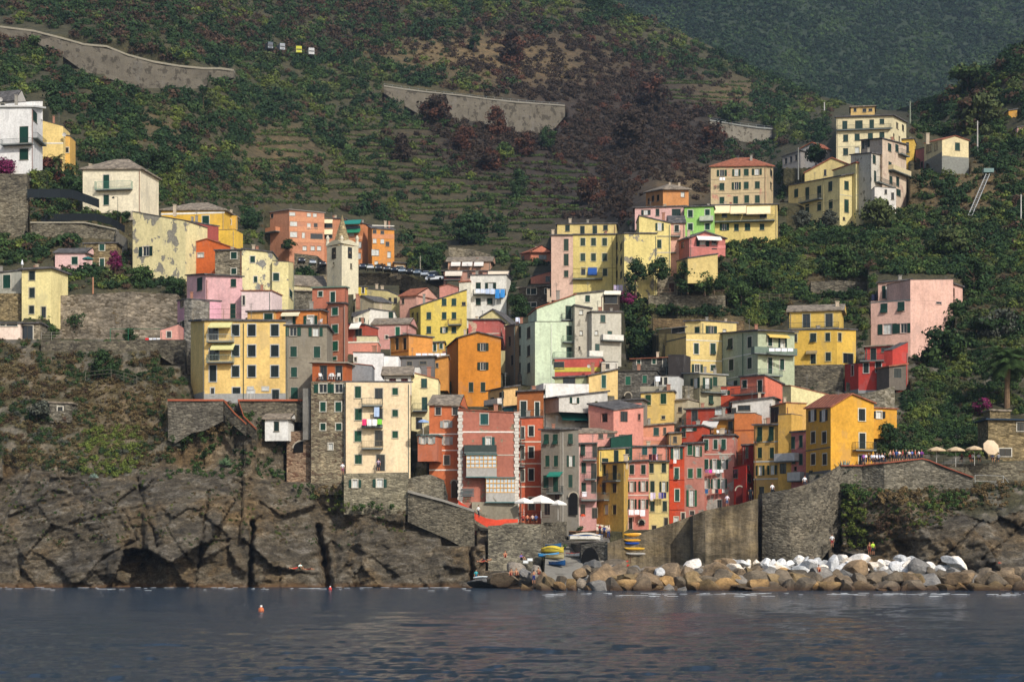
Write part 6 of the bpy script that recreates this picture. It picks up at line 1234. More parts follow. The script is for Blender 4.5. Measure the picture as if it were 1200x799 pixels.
# ---------- boulders of the breakwater ----------
import bmesh
def rock_mesh(seed, mat, sub=3):
    g = np.random.default_rng(seed); bm = bmesh.new(); bmesh.ops.create_icosphere(bm, subdivisions=sub, radius=1.0)
    pl = [(lambda d: d/np.linalg.norm(d))(g.normal(size=3)) for _ in range(10)]; hh = g.uniform(.42, .8, 10)
    for v in bm.verts:
        p = np.array(v.co)
        for n, h in zip(pl, hh):
            e = p@n-h
            if e > 0: p = p-n*e*1.0
        p = p*(1+.06*mn.fractal(Vector(p*2.2)+Vector((seed, 0, 0)), 1, 2, 4)); v.co = p
    me = bpy.data.meshes.new('boulder'); bm.to_mesh(me); bm.free(); me.materials.append(mat); return me
def boulder_mat(name, lo, mid, hi, seed, wet=True):
    m, nt, b = newmat(name); N = NB(nt); oi = N.n('ShaderNodeObjectInfo')
    n1 = N.noise(N.coord(), .5, 7, .7); n2 = N.noise(N.coord((1, 1, 1.8)), 3.2, 7, .7)
    c = N.ramp(n1, [(.32, lo), (.5, mid), (.68, hi)]); c = N.mix(c, N.ramp(oi.outputs['Random'], [(0, (.6, .62, .64)), (.5, g3(1)), (1, (1.3, 1.12, .9))]), 1, 'MULTIPLY')
    c = N.mix(c, N.ramp(n2, [(.3, g3(.55)), (.65, g3(1.2))]), .85, 'MULTIPLY')
    if wet:
        g = N.n('ShaderNodeNewGeometry'); s = N.n('ShaderNodeSeparateXYZ'); N.l(g.outputs['Position'], s.inputs[0]); mr = N.n('ShaderNodeMapRange'); mr.inputs[1].default_value = .1; mr.inputs[2].default_value = 1.0; N.l(s.outputs['Z'], mr.inputs[0])
        c = N.mix((.05, .028, .014), c, mr.outputs[0])
    N.l(c, b.inputs['Base Color']); b.inputs['Roughness'].default_value = .8; N.bump(n2, .9, .18, b); return m
MBR = boulder_mat('brown_rock', (.07, .056, .040), (.165, .13, .09), (.27, .21, .14), 1)
MOC = boulder_mat('ochre_rock', (.11, .075, .04), (.27, .185, .085), (.38, .27, .145), 2)
MWH = boulder_mat('white_rock', (.5, .5, .49), (.72, .71, .69), (.82, .82, .80), 3, False)
MGY = boulder_mat('grey_rock', (.10, .098, .095), (.20, .19, .175), (.30, .28, .25), 4, False)
RM_ = {'brown': [rock_mesh(i, MBR) for i in range(9)], 'ochre': [rock_mesh(20+i, MOC) for i in range(7)], 'white': [rock_mesh(40+i, MWH) for i in range(8)], 'grey': [rock_mesh(60+i, MGY) for i in range(6)]}
MARK = [(600, 'in front of the slipway'), (700, 'in front of the boat tunnel'), (760, 'in front of the kayak rack'), (815, 'below the scarlet house'), (860, 'below the peeling pink house'), (905, 'below the ochre house with louvres'), (950, 'below the ochre corner house'),
        (1010, 'below the gathering people on the promenade'), (1080, 'below the beige parasols'), (1140, 'below the lower right handrail'), (1190, 'at the right edge of the photo')]
def mark(px): return min(MARK, key=lambda q: abs(q[0]-px))[1]
g = np.random.default_rng(77)
def boulder(px, py, w, h, Y, kind, where, seen={}):
    me = RM_[kind][g.integers(len(RM_[kind]))]; o = bpy.data.objects.new('boulder', me); C.objects.link(o); k = Y/F
    o.location = pt(px, py, Y); o.scale = (w*k*.62, w*k*.62*g.uniform(.8, 1.1), h*k*.66); o.rotation_euler = (g.uniform(-.35, .35), g.uniform(-.45, .45), g.uniform(0, 6.28))
    size = 'huge' if w > 36 else 'big' if w > 25 else 'middling' if w > 17 else 'small'
    tag(o, '%s %s boulder %s %s' % (size, kind, where, mark(px)), 'boulder', 'boulders of the breakwater')
def topy(px): return np.interp(px, [612, 640, 668, 690, 702, 725, 760, 800, 850, 960, 1030, 1060, 1200], [686, 679, 673, 660, 655, 662, 664, 662, 656, 650, 654, 651, 654])
for ri, (yb, Y, st, sz, where) in enumerate([(691, 229.5, 17, 26, 'at the waterline'), (683, 232, 16, 25, 'in the second row'), (675, 235, 15, 22, 'in the third row'), (668, 238, 11, 16, 'high on the pile'), (661, 241, 9, 13, 'on the crest')]):
    px = 618+ri*7
    while px < 1212:
        t = topy(px)
        if yb > t+3:
            py = yb+g.uniform(-2.5, 2); w = sz*g.uniform(.6, 1.55)*(1.15 if ri >= 3 and px > 845 else 1); h = w*g.uniform(.55, .9); w *= .8 if px < 700 else 1; h *= .8 if px < 700 else 1; py = max(py, t+h*.5-1)
            if ri <= 1: kd = 'ochre' if g.random() < (.42 if ri == 0 else .25) else 'brown' if g.random() < .75 else 'grey'
            elif ri == 2: kd = 'brown' if g.random() < .6 else 'ochre' if g.random() < .4 else 'grey'
            else: kd = ('white' if g.random() < .85 else 'brown') if px > 845 else ('grey' if g.random() < .5 else 'brown')
            boulder(px, py, w, h, Y, kd, where)
        px += st*g.uniform(.75, 1.25)
for (px, py, w, h, Y, kd, wh) in [(772, 671, 12, 11, 233, 'white', 'alone among brown boulders'), (697, 664, 22, 18, 239, 'grey', 'peaked on the pile'), (722, 668, 38, 22, 239, 'brown', 'rising on the pile'), (975, 662, 14, 22, 238, 'white', 'standing upright'), (950, 664, 18, 22, 237.5, 'white', 'standing upright'), (1120, 660, 30, 12, 237, 'white', 'slanting on the crest'),
        (812, 663, 30, 12, 238.5, 'white', 'slab shaped'), (985, 657, 24, 12, 240, 'white', 'on the crest'), (1005, 660, 26, 16, 239, 'white', 'on the crest'), (836, 672, 34, 26, 234, 'brown', 'leaning'), (1080, 666, 30, 20, 236, 'grey', 'rounded'), (740, 682, 40, 26, 231, 'ochre', 'at the waterline')]:
    boulder(px, py, w, h, Y, kd, wh)
for (px, py, w, h, Y, kd, wh) in [(604, 668, 22, 20, 249, 'grey', 'on the left of the slipway'), (617, 674, 20, 16, 245, 'grey', 'on the left of the slipway'), (592, 678, 40, 16, 247, 'brown', 'left of the breakwater'), (628, 672, 16, 18, 243, 'grey', 'beside the slipway'), (570, 682, 40, 12, 250, 'grey', 'left of the breakwater'), (637, 682, 26, 18, 240, 'brown', 'beside the slipway')]:
    boulder(px, py, w, h, Y, kd, wh)

# ---------- slipway and harbour ----------
def sheet(name, pts, mat, thick=.5, kind='structure'):
    mb = MB((0, 0, 0)); P = [pt(*p) for p in pts]; mb.hexa([p-UP*thick for p in P], P); o = mb.build(name, mat); return tag(o, kind=kind)
SLIP = [(637, 690, 236.5), (702, 690, 236.5), (665, 633, 273), (640, 633, 273)]
sheet('slipway', SLIP, plaster('8f8a7e', .3, '6f6a60'), .8)
sheet('landing', [(630, 634, 272.5), (715, 636, 262), (712, 622, 284), (630, 620, 284)], plaster('7f7a70', .3, '66625a'), .6)
def slipY(py):
    d = (HZ-py)/F; t = (3.76+d*236.5)/(6.5-d*36.5); return 236.5+36.5*t-.35
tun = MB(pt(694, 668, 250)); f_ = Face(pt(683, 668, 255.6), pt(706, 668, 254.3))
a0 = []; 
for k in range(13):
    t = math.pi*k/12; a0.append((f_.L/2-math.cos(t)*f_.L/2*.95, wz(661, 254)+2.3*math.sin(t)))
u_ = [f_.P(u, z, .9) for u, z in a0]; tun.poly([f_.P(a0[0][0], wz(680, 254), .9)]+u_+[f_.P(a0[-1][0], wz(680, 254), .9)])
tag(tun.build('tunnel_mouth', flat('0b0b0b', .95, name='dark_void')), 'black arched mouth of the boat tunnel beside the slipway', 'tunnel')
def hull(L=4.5, Wd=1.6, D=.7, n=12, inner=True, sheer=.25):
    """open boat hull, bow at +x"""
    mb = MB(); rings = []
    for i in range(n+1):
        t = i/n; x = (t-.5)*L; w = Wd/2*(math.sin(math.pi*min(1, t*.62+.38))**.75 if t > .25 else (.80+.2*t/.25)); w = max(w, .03); zt = D+sheer*(t-.35)**2*2.2; zk = .05+.4*max(0, t-.8)**1.3
        rings.append([(x, -w, zt), (x, -w*.82, zk+D*.35), (x, 0, zk), (x, w*.82, zk+D*.35), (x, w, zt)])
    for a, b in zip(rings[:-1], rings[1:]):
        for j in range(4): mb.poly([a[j], b[j], b[j+1], a[j+1]])
    mb.poly(rings[0][::-1]); top = MB()
    for a, b in zip(rings[:-1], rings[1:]):
        for s, j in ((-1, 0), (1, 4)):
            p, q = Vector(a[j]), Vector(b[j]); e = Vector((0, -s*.09, 0)); top.hexa([p-e*.5, q-e*.5, q+e, p+e], [p-e*.5+UP*.06, q-e*.5+UP*.06, q+e+UP*.06, p+e+UP*.06])
    fl = MB()
    for a, b in zip(rings[:-1], rings[1:]): fl.poly([(a[0][0], a[1][1]*.9, a[1][2]), (b[0][0], b[1][1]*.9, b[1][2]), (b[0][0], b[3][1]*.9, b[3][2]), (a[0][0], a[3][1]*.9, a[3][2])])
    bench = MB()
    for t in (.3, .55): i = int(t*n); r = rings[i]; bench.box((r[0][0], 0, r[0][2]-.14), (0, 1, 0), (r[4][1]-r[0][1])*.95, .05, .28)
    return mb, top, fl, bench
def boat(label, px, py, L, rz, hc, rimc, inc='b8ab90', Y=None, cover=None, name='rowing_boat', cat='boat', Wd=None, tilt=0, D=None):
    L *= 1.0 if Y else 1.35
    Y = Y or slipY(py); k = Y/F; Lm = L*k; root = empty(name, pt(px, py, Y), label, cat, 'boats pulled up around the slipway'); a, b, c, d = hull(Lm, Wd or Lm*.36, D or Lm*.16)
    h_ = a.build('hull', flat(hc, .4, name='boat_paint', var=.12), root); b.build('gunwale', flat(rimc, .5, name='boat_paint', var=.12), root); c.build('floor', flat(inc, .8), root); d.build('bench', flat('a8875a', .7), root)
    if cover:
        mb = MB(); n = 8
        for i in range(n):
            t0, t1 = i/n, (i+1)/n; f = lambda t: (-(.5-t)*Lm*.9, (Wd or Lm*.36)*.5*math.sin(math.pi*(t*.8+.12)), Lm*.16+.35*math.sin(math.pi*t))
            x0, w0, z0 = f(t0); x1, w1, z1 = f(t1); mb.poly([(x0, -w0, z0-.15), (x1, -w1, z1-.15), (x1, 0, z1+.12), (x0, 0, z0+.12)]); mb.poly([(x0, 0, z0+.12), (x1, 0, z1+.12), (x1, w1, z1-.15), (x0, w0, z0-.15)])
        mb.build('tarpaulin', flat(cover, .8, name='canvas'), root)
    root.rotation_euler = (tilt, 0, math.radians(rz)); return root
boat('deep blue rowing boat with pale rim lowest on the slipway', 654.5, 663, 24, -62, '1f5f9e', 'd9dcd8', 'a8b8b8')
boat('orange red and white dinghy on the right side of the slipway', 676, 653, 22, -50, 'e0ddd8', 'd0402a', 'c8482c')
boat('light blue boat behind the deep blue boat on the slipway', 643, 653, 18, 10, '2f86c4', '5fb0e0', '2f6a90')
boat('yellow covered boat at the left side of the slipway', 647, 648, 24, -35, 'd9c23c', 'e0cf58', 'b8a030', cover='e2c832')
boat('cream narrow boat between the yellow and deep blue boats', 651, 655, 22, -50, 'cfc08c', 'b8a468')
boat('blue turned up dinghy behind the yellow boat', 648, 641.5, 15, -20, '1c5a8c', '2a6a9c')
boat('long white boat with blue stripe on the quay above the tunnel', 687, 634, 40, 8, 'e6e2d8', '2a66b0', Y=264, cover='cfc6b4')
boat('dark varnished wooden boat behind the blue striped boat', 683, 628, 32, 6, '3a2a20', '8a5a30', Y=268)
boat('long boat under a cream tarpaulin on the quay', 694, 624, 42, 2, 'd8d0be', 'c8bfa8', Y=273, cover='d2c8b0')
boat('white boat with grey cover left of the cream tarpaulin boat', 673, 624, 26, 12, 'e2e0da', '9a9890', Y=274, cover='c4beb4')
boat('white and blue dinghy standing at the top of the slipway', 659, 630.5, 20, -25, 'e6e6e2', '3a5a90', Y=274)
boat('small white dinghy with blue rim at the slipway top left', 642, 631, 18, -15, 'dcdcd6', '2a6ea8', Y=273.5)
boat('off white dinghy near the restaurant wall', 646, 622, 18, 5, 'd8d4c8', 'b0a890', Y=276)
boat('little yellow boat near the restaurant wall', 637, 621, 15, 20, 'd8c860', 'e6dc90', Y=275)
# kayaks
def kayak(label, px, py, L, col, rz=0, Y=253, tilt=0.0, deck=None, elev=0):
    k = Y/F; Lm = L*k; root = empty('kayak', pt(px, py, Y), label, 'kayak', 'kayaks stored by the quay'); mb = MB(); n = 14; rg = []
    for i in range(n+1):
        t = i/n; w = max(.01, .34*math.sin(math.pi*t)**.7); x = (t-.5)*Lm; lift = .22*(2*t-1)**4; rg.append([(x, w*math.cos(a), lift+.19*math.sin(a)*math.sin(math.pi*t)**.4) for a in [math.pi*2*j/8 for j in range(8)]])
    for a, b in zip(rg[:-1], rg[1:]):
        for j in range(8): mb.poly([a[j], b[j], b[(j+1) % 8], a[(j+1) % 8]])
    mb.build('hull', flat(col, .35, name='plastic', var=.1), root, True); c = MB(); ring = [(.35*math.cos(2*math.pi*j/12), .2*math.sin(2*math.pi*j/12)) for j in range(12)]
    c.hexa([(a, b, .12) for a, b in ring], [(a*1.05, b*1.05, .22) for a, b in ring]); c.build('cockpit', flat(deck or '1c1c1c', .6), root); root.rotation_euler = (tilt, 0, math.radians(rz)); return root
kayak('yellow kayak with red seat on the top of the rack', 745, 626.5, 30, 'e6a81c', 3, tilt=-.9, deck='b8301c')
kayak('orange yellow kayak on the second shelf of the rack', 746, 633.5, 30, 'e0a018', 2, tilt=-.5)
kayak('blue kayak under the orange yellow one on the rack', 746, 637, 28, '1c4aa0', 2, tilt=-.5)
kayak('yellow kayak on the third shelf of the rack', 746, 643, 30, 'e2b02a', 0, tilt=-.4)
kayak('grey white kayak on the lowest shelf of the rack', 748, 649, 30, 'b0aca4', 0, tilt=-.3)
kayak('bright red kayak lying on the quay floor, upper one', 724, 658.5, 26, 'd02a1c', 1, Y=246, tilt=-.3)
kayak('bright red kayak lying lower beside the first red kayak', 727, 663, 22, 'c8281c', -8, Y=244, tilt=-.3)
rk = empty('kayak_rack', pt(748, 652, 253), 'wooden post rack holding the kayaks against the quay wall', 'rack'); mb = MB()
for x in (-9, 9): mb.bar((x*.115, .25, -1), (x*.115, .25, 3.3), .07, 5)
mb.build('post', flat('6a4f3a', .9, name='wood'), rk); mb = MB()
for z in (.2, .85, 1.5, 2.1, 2.8):
    for x in (-9, 9): mb.bar((x*.115, .25, z), (x*.115, -.45, z), .04, 4)
mb.build('arm', flat('6a4f3a', .9, name='wood'), rk)
# ---------- parasols ----------
def parasol(label, px, py, w, col, Y, hm=2.3, n=8, tilt=0, group='parasols', flatk=.16, pole='c8c4bc'):
    k = Y/F; R = w/2*k; root = empty('parasol', pt(px, py, Y)-UP*0, label, 'parasol', group); p = MB(); p.bar((0, 0, -hm), (0, 0, .1), .04, 6); p.build('pole', flat(pole, .6), root)
    c = MB(); top = Vector((0, 0, R*flatk*2.2))
    for i in range(n):
        a0, a1 = 2*math.pi*i/n, 2*math.pi*(i+1)/n; A = Vector((math.cos(a0)*R, math.sin(a0)*R, 0)); B_ = Vector((math.cos(a1)*R, math.sin(a1)*R, 0)); m0 = A*.5+UP*R*flatk*1.35; m1 = B_*.5+UP*R*flatk*1.35
        for q in ([A, B_, m1, m0], [m0, m1, top]): c.poly(q); c.poly([v-UP*.02 for v in q][::-1])
        c.hexa([A-UP*.2, B_-UP*.2, B_*.99-UP*.2, A*.99-UP*.2], [A, B_, B_*.99, A*.99])
    cn = c.build('canopy', flat(col, .9, name='canvas', var=.08), root); r = MB()
    for i in range(n): a0 = 2*math.pi*i/n; r.bar((0, 0, top.z-.12), (math.cos(a0)*R*.97, math.sin(a0)*R*.97, -.03), .015, 4)
    r.build('rib', flat('8a7a60', .7), root); root.rotation_euler = (tilt, tilt*.4, 0); return root
parasol('left beige parasol with long frilled edge on the terrace at the right', 1097.5, 527, 22, 'c9b08c', 256.5, group='beige terrace parasols')
parasol('second beige parasol from the left on the terrace at the right', 1120, 527, 22, 'c9b08c', 256.3, group='beige terrace parasols')
parasol('third beige parasol from the left on the terrace at the right', 1142, 525.5, 20, 'c9b08c', 256.2, group='beige terrace parasols')
parasol('tilted beige parasol showing its round top at the terrace end', 1161.5, 524, 20, 'd0b898', 255.5, tilt=1.15, hm=1.8, group='beige terrace parasols')
parasol('left white restaurant parasol partly behind the glazed house corner', 614, 588, 22, 'e8e4dc', 262.5, n=4, group='white restaurant parasols', flatk=.22)
parasol('widest white restaurant parasol in the middle of the terrace', 634, 588, 34, 'ece8e0', 264, n=4, group='white restaurant parasols', flatk=.22)
parasol('right white restaurant parasol beside the arched doorway', 654, 590, 20, 'e4e0d8', 264, n=4, group='white restaurant parasols', flatk=.2)
parasol('pale blue parasol on the projecting terracotta bay', 496, 493.5, 13, '8fa8d0', 263, hm=1.9, group=None)
parasol('orange red parasol like flower stand by the narrow pink house', 683, 603, 6, 'd84a20', 267, hm=.8)
parasol('green and orange parasol on the pink cottage terrace', 103, 303, 13, '2a6a68', 346, hm=2.0)
parasol('folded pale parasol standing left of the pink cottage', 26, 309, 3, 'd8dce0', 335, hm=1.5, flatk=1.6)

# ---------- people ----------
POSES = {
 'stand': dict(hip=(0, 0, .92), chest=(0, .02, 1.32), neck=(0, .02, 1.47), head=(0, 0, 1.62), sh=.19, elb=[(-.27, .03, 1.12), (.27, .03, 1.12)], hand=[(-.28, -.06, .88), (.28, -.06, .88)], knee=[(-.11, -.02, .5), (.12, -.04, .5)], ank=[(-.12, .02, .08), (.15, 0, .08)]),
 'wave': dict(hip=(0, 0, .92), chest=(0, .02, 1.32), neck=(0, .02, 1.47), head=(0, 0, 1.62), sh=.19, elb=[(-.33, 0, 1.28), (.3, -.05, 1.15)], hand=[(-.22, -.1, 1.45), (.26, -.25, 1.0)], knee=[(-.12, -.03, .5), (.12, -.02, .5)], ank=[(-.16, .02, .08), (.15, 0, .08)]),
 'walk': dict(hip=(0, 0, .9), chest=(0, -.03, 1.31), neck=(0, -.04, 1.46), head=(0, -.06, 1.61), sh=.19, elb=[(-.25, .12, 1.12), (.25, -.1, 1.1)], hand=[(-.25, .08, .87), (.24, -.3, .95)], knee=[(-.1, -.16, .52), (.1, .06, .5)], ank=[(-.1, -.2, .09), (.1, .36, .14)]),
 'sit': dict(hip=(0, 0, .12), chest=(0, .05, .52), neck=(0, .04, .67), head=(0, 0, .82), sh=.19, elb=[(-.28, -.05, .35), (.28, -.05, .35)], hand=[(-.2, -.32, .4), (.2, -.32, .4)], knee=[(-.14, -.38, .48), (.14, -.36, .46)], ank=[(-.14, -.62, .08), (.16, -.66, .08)]),
 'chair': dict(hip=(0, 0, .5), chest=(0, .05, .9), neck=(0, .04, 1.05), head=(0, 0, 1.2), sh=.19, elb=[(-.26, -.05, .72), (.26, -.05, .72)], hand=[(-.18, -.3, .68), (.18, -.3, .68)], knee=[(-.13, -.42, .5), (.13, -.42, .5)], ank=[(-.13, -.42, .08), (.14, -.45, .08)]),
 'lie': dict(hip=(0, 0, .14), chest=(-.42, .03, .16), neck=(-.56, .03, .18), head=(-.72, .02, .22), sh=.19, elb=[(-.35, -.3, .1), (-.3, .32, .12)], hand=[(-.12, -.32, .08), (-.55, .4, .08)], knee=[(.42, -.1, .22), (.4, .14, .3)], ank=[(.8, -.1, .08), (.72, .16, .08)])}
SKIN = flat('b07a58', .6, name='skin', var=.08); HAIR = {'dark': flat('1c130e', .8, name='hair'), 'fair': flat('8a6a3c', .8, name='hair'), 'grey': flat('9a9690', .8, name='hair')}
BODY = {}
def body(pose):
    if pose in BODY: return BODY[pose]
    P = POSES[pose]; V = {k: Vector(v) for k, v in P.items() if k in ('hip', 'chest', 'neck', 'head')}; lay = pose == 'lie'
    sd = Vector((0, 1, 0)) if lay else Vector((1, 0, 0)); names = []; co = []; ra = []; ed = []
    def add(n, p, r, par=None):
        names.append(n); co.append(tuple(p)); ra.append(r)
        if par is not None: ed.append((names.index(par), len(co)-1))
    mid = V['hip'].lerp(V['chest'], .5); add('hip', V['hip'], (.135, .105)); add('waist', mid, (.115, .09), 'hip'); add('chest', V['chest'], (.15, .10), 'waist'); add('neck', V['neck'], (.052, .052), 'chest'); hd = (V['head']-V['neck'])
    add('jaw', V['neck']+hd*.45, (.07, .08), 'neck'); add('head', V['head'], (.082, .095), 'jaw'); add('crown', V['head']+hd.normalized()*.08, (.055, .065), 'head'); bones = []
    for i, s in enumerate((-1, 1)):
        S = V['chest']+sd*s*P['sh']+hd.normalized()*.04; E = Vector(P['elb'][i]); Hn = Vector(P['hand'][i]); add('sh%d' % i, S, (.055, .055), 'chest'); add('el%d' % i, E, (.042, .042), 'sh%d' % i); add('wr%d' % i, Hn, (.028, .028), 'el%d' % i); add('pa%d' % i, Hn+(Hn-E).normalized()*.07, (.036, .022), 'wr%d' % i)
        K = Vector(P['knee'][i]); A = Vector(P['ank'][i]); T0 = V['hip']+sd*s*.09-(V['chest']-V['hip']).normalized()*.04; add('th%d' % i, T0, (.088, .088), 'hip'); add('kn%d' % i, K, (.058, .058), 'th%d' % i); add('ca%d' % i, K.lerp(A, .35), (.055, .055), 'kn%d' % i); add('an%d' % i, A, (.036, .036), 'ca%d' % i)
        ft = Vector((.05, 0, .12)) if lay else Vector((0, -.15, -.03)); add('to%d' % i, A+ft, (.038, .025), 'an%d' % i)
    me = bpy.data.meshes.new('sk'); me.from_pydata(co, ed, []); o = bpy.data.objects.new('sk', me); C.objects.link(o); o.modifiers.new('s', 'SKIN'); sv = me.skin_vertices[0].data
    for i, r in enumerate(ra): sv[i].radius = r; sv[i].use_root = (i == 0)
    ss = o.modifiers.new('u', 'SUBSURF'); ss.levels = 1; dg = bpy.context.evaluated_depsgraph_get(); m2 = bpy.data.meshes.new_from_object(o.evaluated_get(dg)); bpy.data.objects.remove(o)
    # hands: a palm with four fingers and a thumb each; face: nose, eyes, ears
    x = MB()
    for i, s in enumerate((-1, 1)):
        Hn = Vector(P['hand'][i]); d = (Hn-Vector(P['elb'][i])).normalized(); o1 = d.orthogonal().normalized(); p0 = Hn+d*.085
        for j in range(4): q = p0+o1*(j-1.5)*.018; m_ = q+d*.035; x.bar(q, m_, .008, 5); x.bar(m_, m_+d*.028*(1.1-.1*abs(j-1))+o1.cross(d)*.012, .007, 5)
        x.bar(Hn+d*.03+o1*.03, Hn+d*.06+o1*.065, .009, 5, .007)
    fw = Vector((0, 0, 1)) if lay else Vector((0, -1, 0)); h_ = V['head']; x.bar(h_+fw*.085-hd.normalized()*.01, h_+fw*.115-hd.normalized()*.03, .012, 4, .016)
    for s in (-1, 1): x.bar(h_+sd*s*.075, h_+sd*s*.098, .022, 5)
    bm = bmesh.new(); bm.from_mesh(m2); tmp = bpy.data.meshes.new('t'); tmp.from_pydata([tuple(v) for v in x.v], [], x.f); bm.from_mesh(tmp); bm.to_mesh(m2); bm.free()
    m2.polygons.foreach_set('use_smooth', [True]*len(m2.polygons)); m2.materials.clear(); m2.materials.append(SKIN); m2.name = 'body'
    seg = {'torso': [('waist', 'chest'), ('chest', 'neck'), ('chest', 'sh0'), ('chest', 'sh1')], 'hips': [('hip', 'waist')], 'arm': [('sh0', 'el0'), ('sh1', 'el1')], 'fore': [('el0', 'pa0'), ('el1', 'pa1')], 'thigh': [('th0', 'kn0'), ('th1', 'kn1'), ('hip', 'th0'), ('hip', 'th1')], 'shin': [('kn0', 'an0'), ('kn1', 'an1')], 'foot': [('an0', 'to0'), ('an1', 'to1')], 'head': [('jaw', 'crown'), ('neck', 'jaw')]}
    cls = []; n_ = len(m2.polygons)
    for p in m2.polygons:
        c = Vector(p.center); best = None
        for k, L in seg.items():
            for a, b in L:
                A, B_ = Vector(co[names.index(a)]), Vector(co[names.index(b)]); t = max(0, min(1, (c-A).dot(B_-A)/(B_-A).length_squared)); dd = (c-(A+(B_-A)*t)).length
                if best is None or dd < best[0]: best = (dd, k)
        cls.append(best[1])
    BODY[pose] = (m2, cls, V['head'], hd.normalized(), fw); return BODY[pose]
def cloth(pose, keys, col, cname):
    ck = (pose, keys, col)
    if ck in BODY: return BODY[ck]
    m, cls, *_ = body(pose); vs = {}; V = []; Fc = []
    for p, c in zip(m.polygons, cls):
        if c in keys:
            f = []
            for i in p.vertices:
                if i not in vs: vs[i] = len(V); v = m.vertices[i]; V.append(tuple(v.co+v.normal*.016))
                f.append(vs[i])
            Fc.append(tuple(f))
    me = bpy.data.meshes.new(cname); me.from_pydata(V, [], Fc); me.update(); me.materials.append(flat(col, .9, name='cloth', var=.1)); me.polygons.foreach_set('use_smooth', [True]*len(Fc)); BODY[ck] = me; return me
def person(label, px, py, pose, rz=0, top=None, low='20283c', hair='dark', Y=None, long=False, group=None, scale=1):
    Y = Y or ty(px, py)-.4; root = bpy.data.objects.new('person', None); C.objects.link(root); root.location = pt(px, py, Y); root.rotation_euler = (0, 0, math.radians(rz)); root.scale = (scale,)*3; tag(root, label, 'person', group)
    m, cls, hd, up, fw = body(pose); link('body', m, root) if False else None
    o = bpy.data.objects.new('body', m); C.objects.link(o); o.parent = root
    def add(n, me): q = bpy.data.objects.new(n, me); C.objects.link(q); q.parent = o
    if top: add('shirt', cloth(pose, ('torso', 'arm', 'hips'), top, 'shirt'))
    if low: add('trousers' if long else 'shorts', cloth(pose, ('hips', 'thigh', 'shin') if long else ('hips', 'thigh'), low, 'trousers'))
    bm = bmesh.new(); bmesh.ops.create_icosphere(bm, subdivisions=2, radius=.105)
    for v in bm.verts:
        if v.co.dot(fw) > .02 and v.co.dot(up) < .045: v.co = v.co*.62
        v.co = Vector(v.co)+hd+up*.045-fw*.012
    me = bpy.data.meshes.new('hair'); bm.to_mesh(me); bm.free(); me.materials.append(HAIR[hair]); add('hair', me); return root
Pn = person
Pn('man in blue swimming trunks standing on the front rock of the breakwater', 625.5, 684, 'wave', 200, None, '1c2a6a', Y=233)
Pn('sunbather sitting upright behind the man in blue trunks', 631, 673, 'sit', 160, None, '7a2a20', Y=237)
Pn('woman sitting with bare shoulders against the pale rock left of the slipway', 599, 674, 'sit', -10, None, 'c04a4a', Y=243)
Pn('second woman sitting against the pale rock left of the slipway', 605, 674, 'sit', 15, None, 'd8785a', 'fair', Y=243)
Pn('person sitting in violet shirt on the rocks below the harbour wall', 611, 656, 'sit', 40, '6a5aa0', '20283c', Y=248)
Pn('couple member in red bikini sitting on the rocks under the harbour wall', 592, 653, 'sit', 0, None, 'b83a2a', Y=250)
Pn('reclining sunbather on the dark rocks left of the harbour wall', 565, 659, 'lie', 10, None, '8a3a2a', Y=252)
Pn('second reclining sunbather on the dark rocks left of the harbour wall', 569, 657, 'lie', 190, None, '3a2a2a', 'fair', Y=253)
Pn('bather standing at the water edge in a teal top', 558, 682, 'stand', 30, '3a9aa0', '1c3a5a', Y=251)
Pn('red skinned sunbather lying on the cliff ledge at the left', 345, 667, 'lie', 5, None, 'c0392a', Y=251)
Pn('sunbather sitting with pale towel on the left cliff ledge', 352, 667, 'sit', 30, 'd8ece0', '3a5a4a', Y=250.6)
Pn('sunbather lying on the right end of the left cliff ledge', 361, 668, 'lie', 0, None, '5a2a20', 'fair', Y=250.8)
Pn('tourist in white shirt walking beside the orange mesh fence', 560.5, 606, 'walk', 60, 'e8e6e4', '2a2a34', long=True, Y=262.3)
Pn('bather in neon green top standing behind the white boulders', 1023, 650, 'stand', 20, 'b8d83a', '2a2a2a', Y=240.5)
Pn('red haired bather sitting next to the neon green bather', 1019, 650, 'stand', -20, None, '8a3a2a', 'fair', Y=240.7, scale=.95)
Pn('reddish sunbather sitting among the white boulders', 959.5, 670, 'sit', 0, None, 'c0392a', Y=233)
Pn('sunbather lying on the white boulders far right', 1168, 661, 'lie', 10, None, 'b8402a', Y=236)
Pn('small figure on the path in the dark corner of the sea wall', 975, 641, 'stand', 0, 'd8d8d8', '8a2a2a', Y=246)
Pn('person in white leaning on the wall below the ochre house', 905, 581, 'stand', 20, 'ece8e8', '20242c', Y=249.5)
Pn('person in pale pink shirt on the lane below the peeling pink house', 852, 594, 'stand', -20, 'ead8e0', '4a5a7a', Y=250)
Pn('person in black by the bright red porch', 879.5, 586, 'stand', 0, '20242c', '20242c', long=True, Y=250.5)
Pn('person in white at the end of the lane by the boxed balconies', 943, 572, 'stand', 0, 'efecec', '3a3a44', Y=251.5)
Pn('man in pale shirt by the boats on the quay', 713, 630, 'stand', 10, 'c8b0a0', '2a3a6a', Y=263, long=True)
Pn('person in dark blue by the boats on the quay', 708, 630, 'stand', -20, '2a3a7a', '2a2a34', Y=263.5, long=True)
Pn('person in red leaning behind the boats on the quay', 703, 628, 'stand', 40, '8a2a24', '20242c', Y=265, long=True)
Pn('woman standing on the cream block terrace', 443.5, 551.5, 'stand', 0, 'b8a0b0', '3a3440', Y=264.9)
Pn('person in white at the end of the cream block terrace wall', 401.5, 556, 'stand', 20, 'e4dede', '8a4a5a', Y=263)
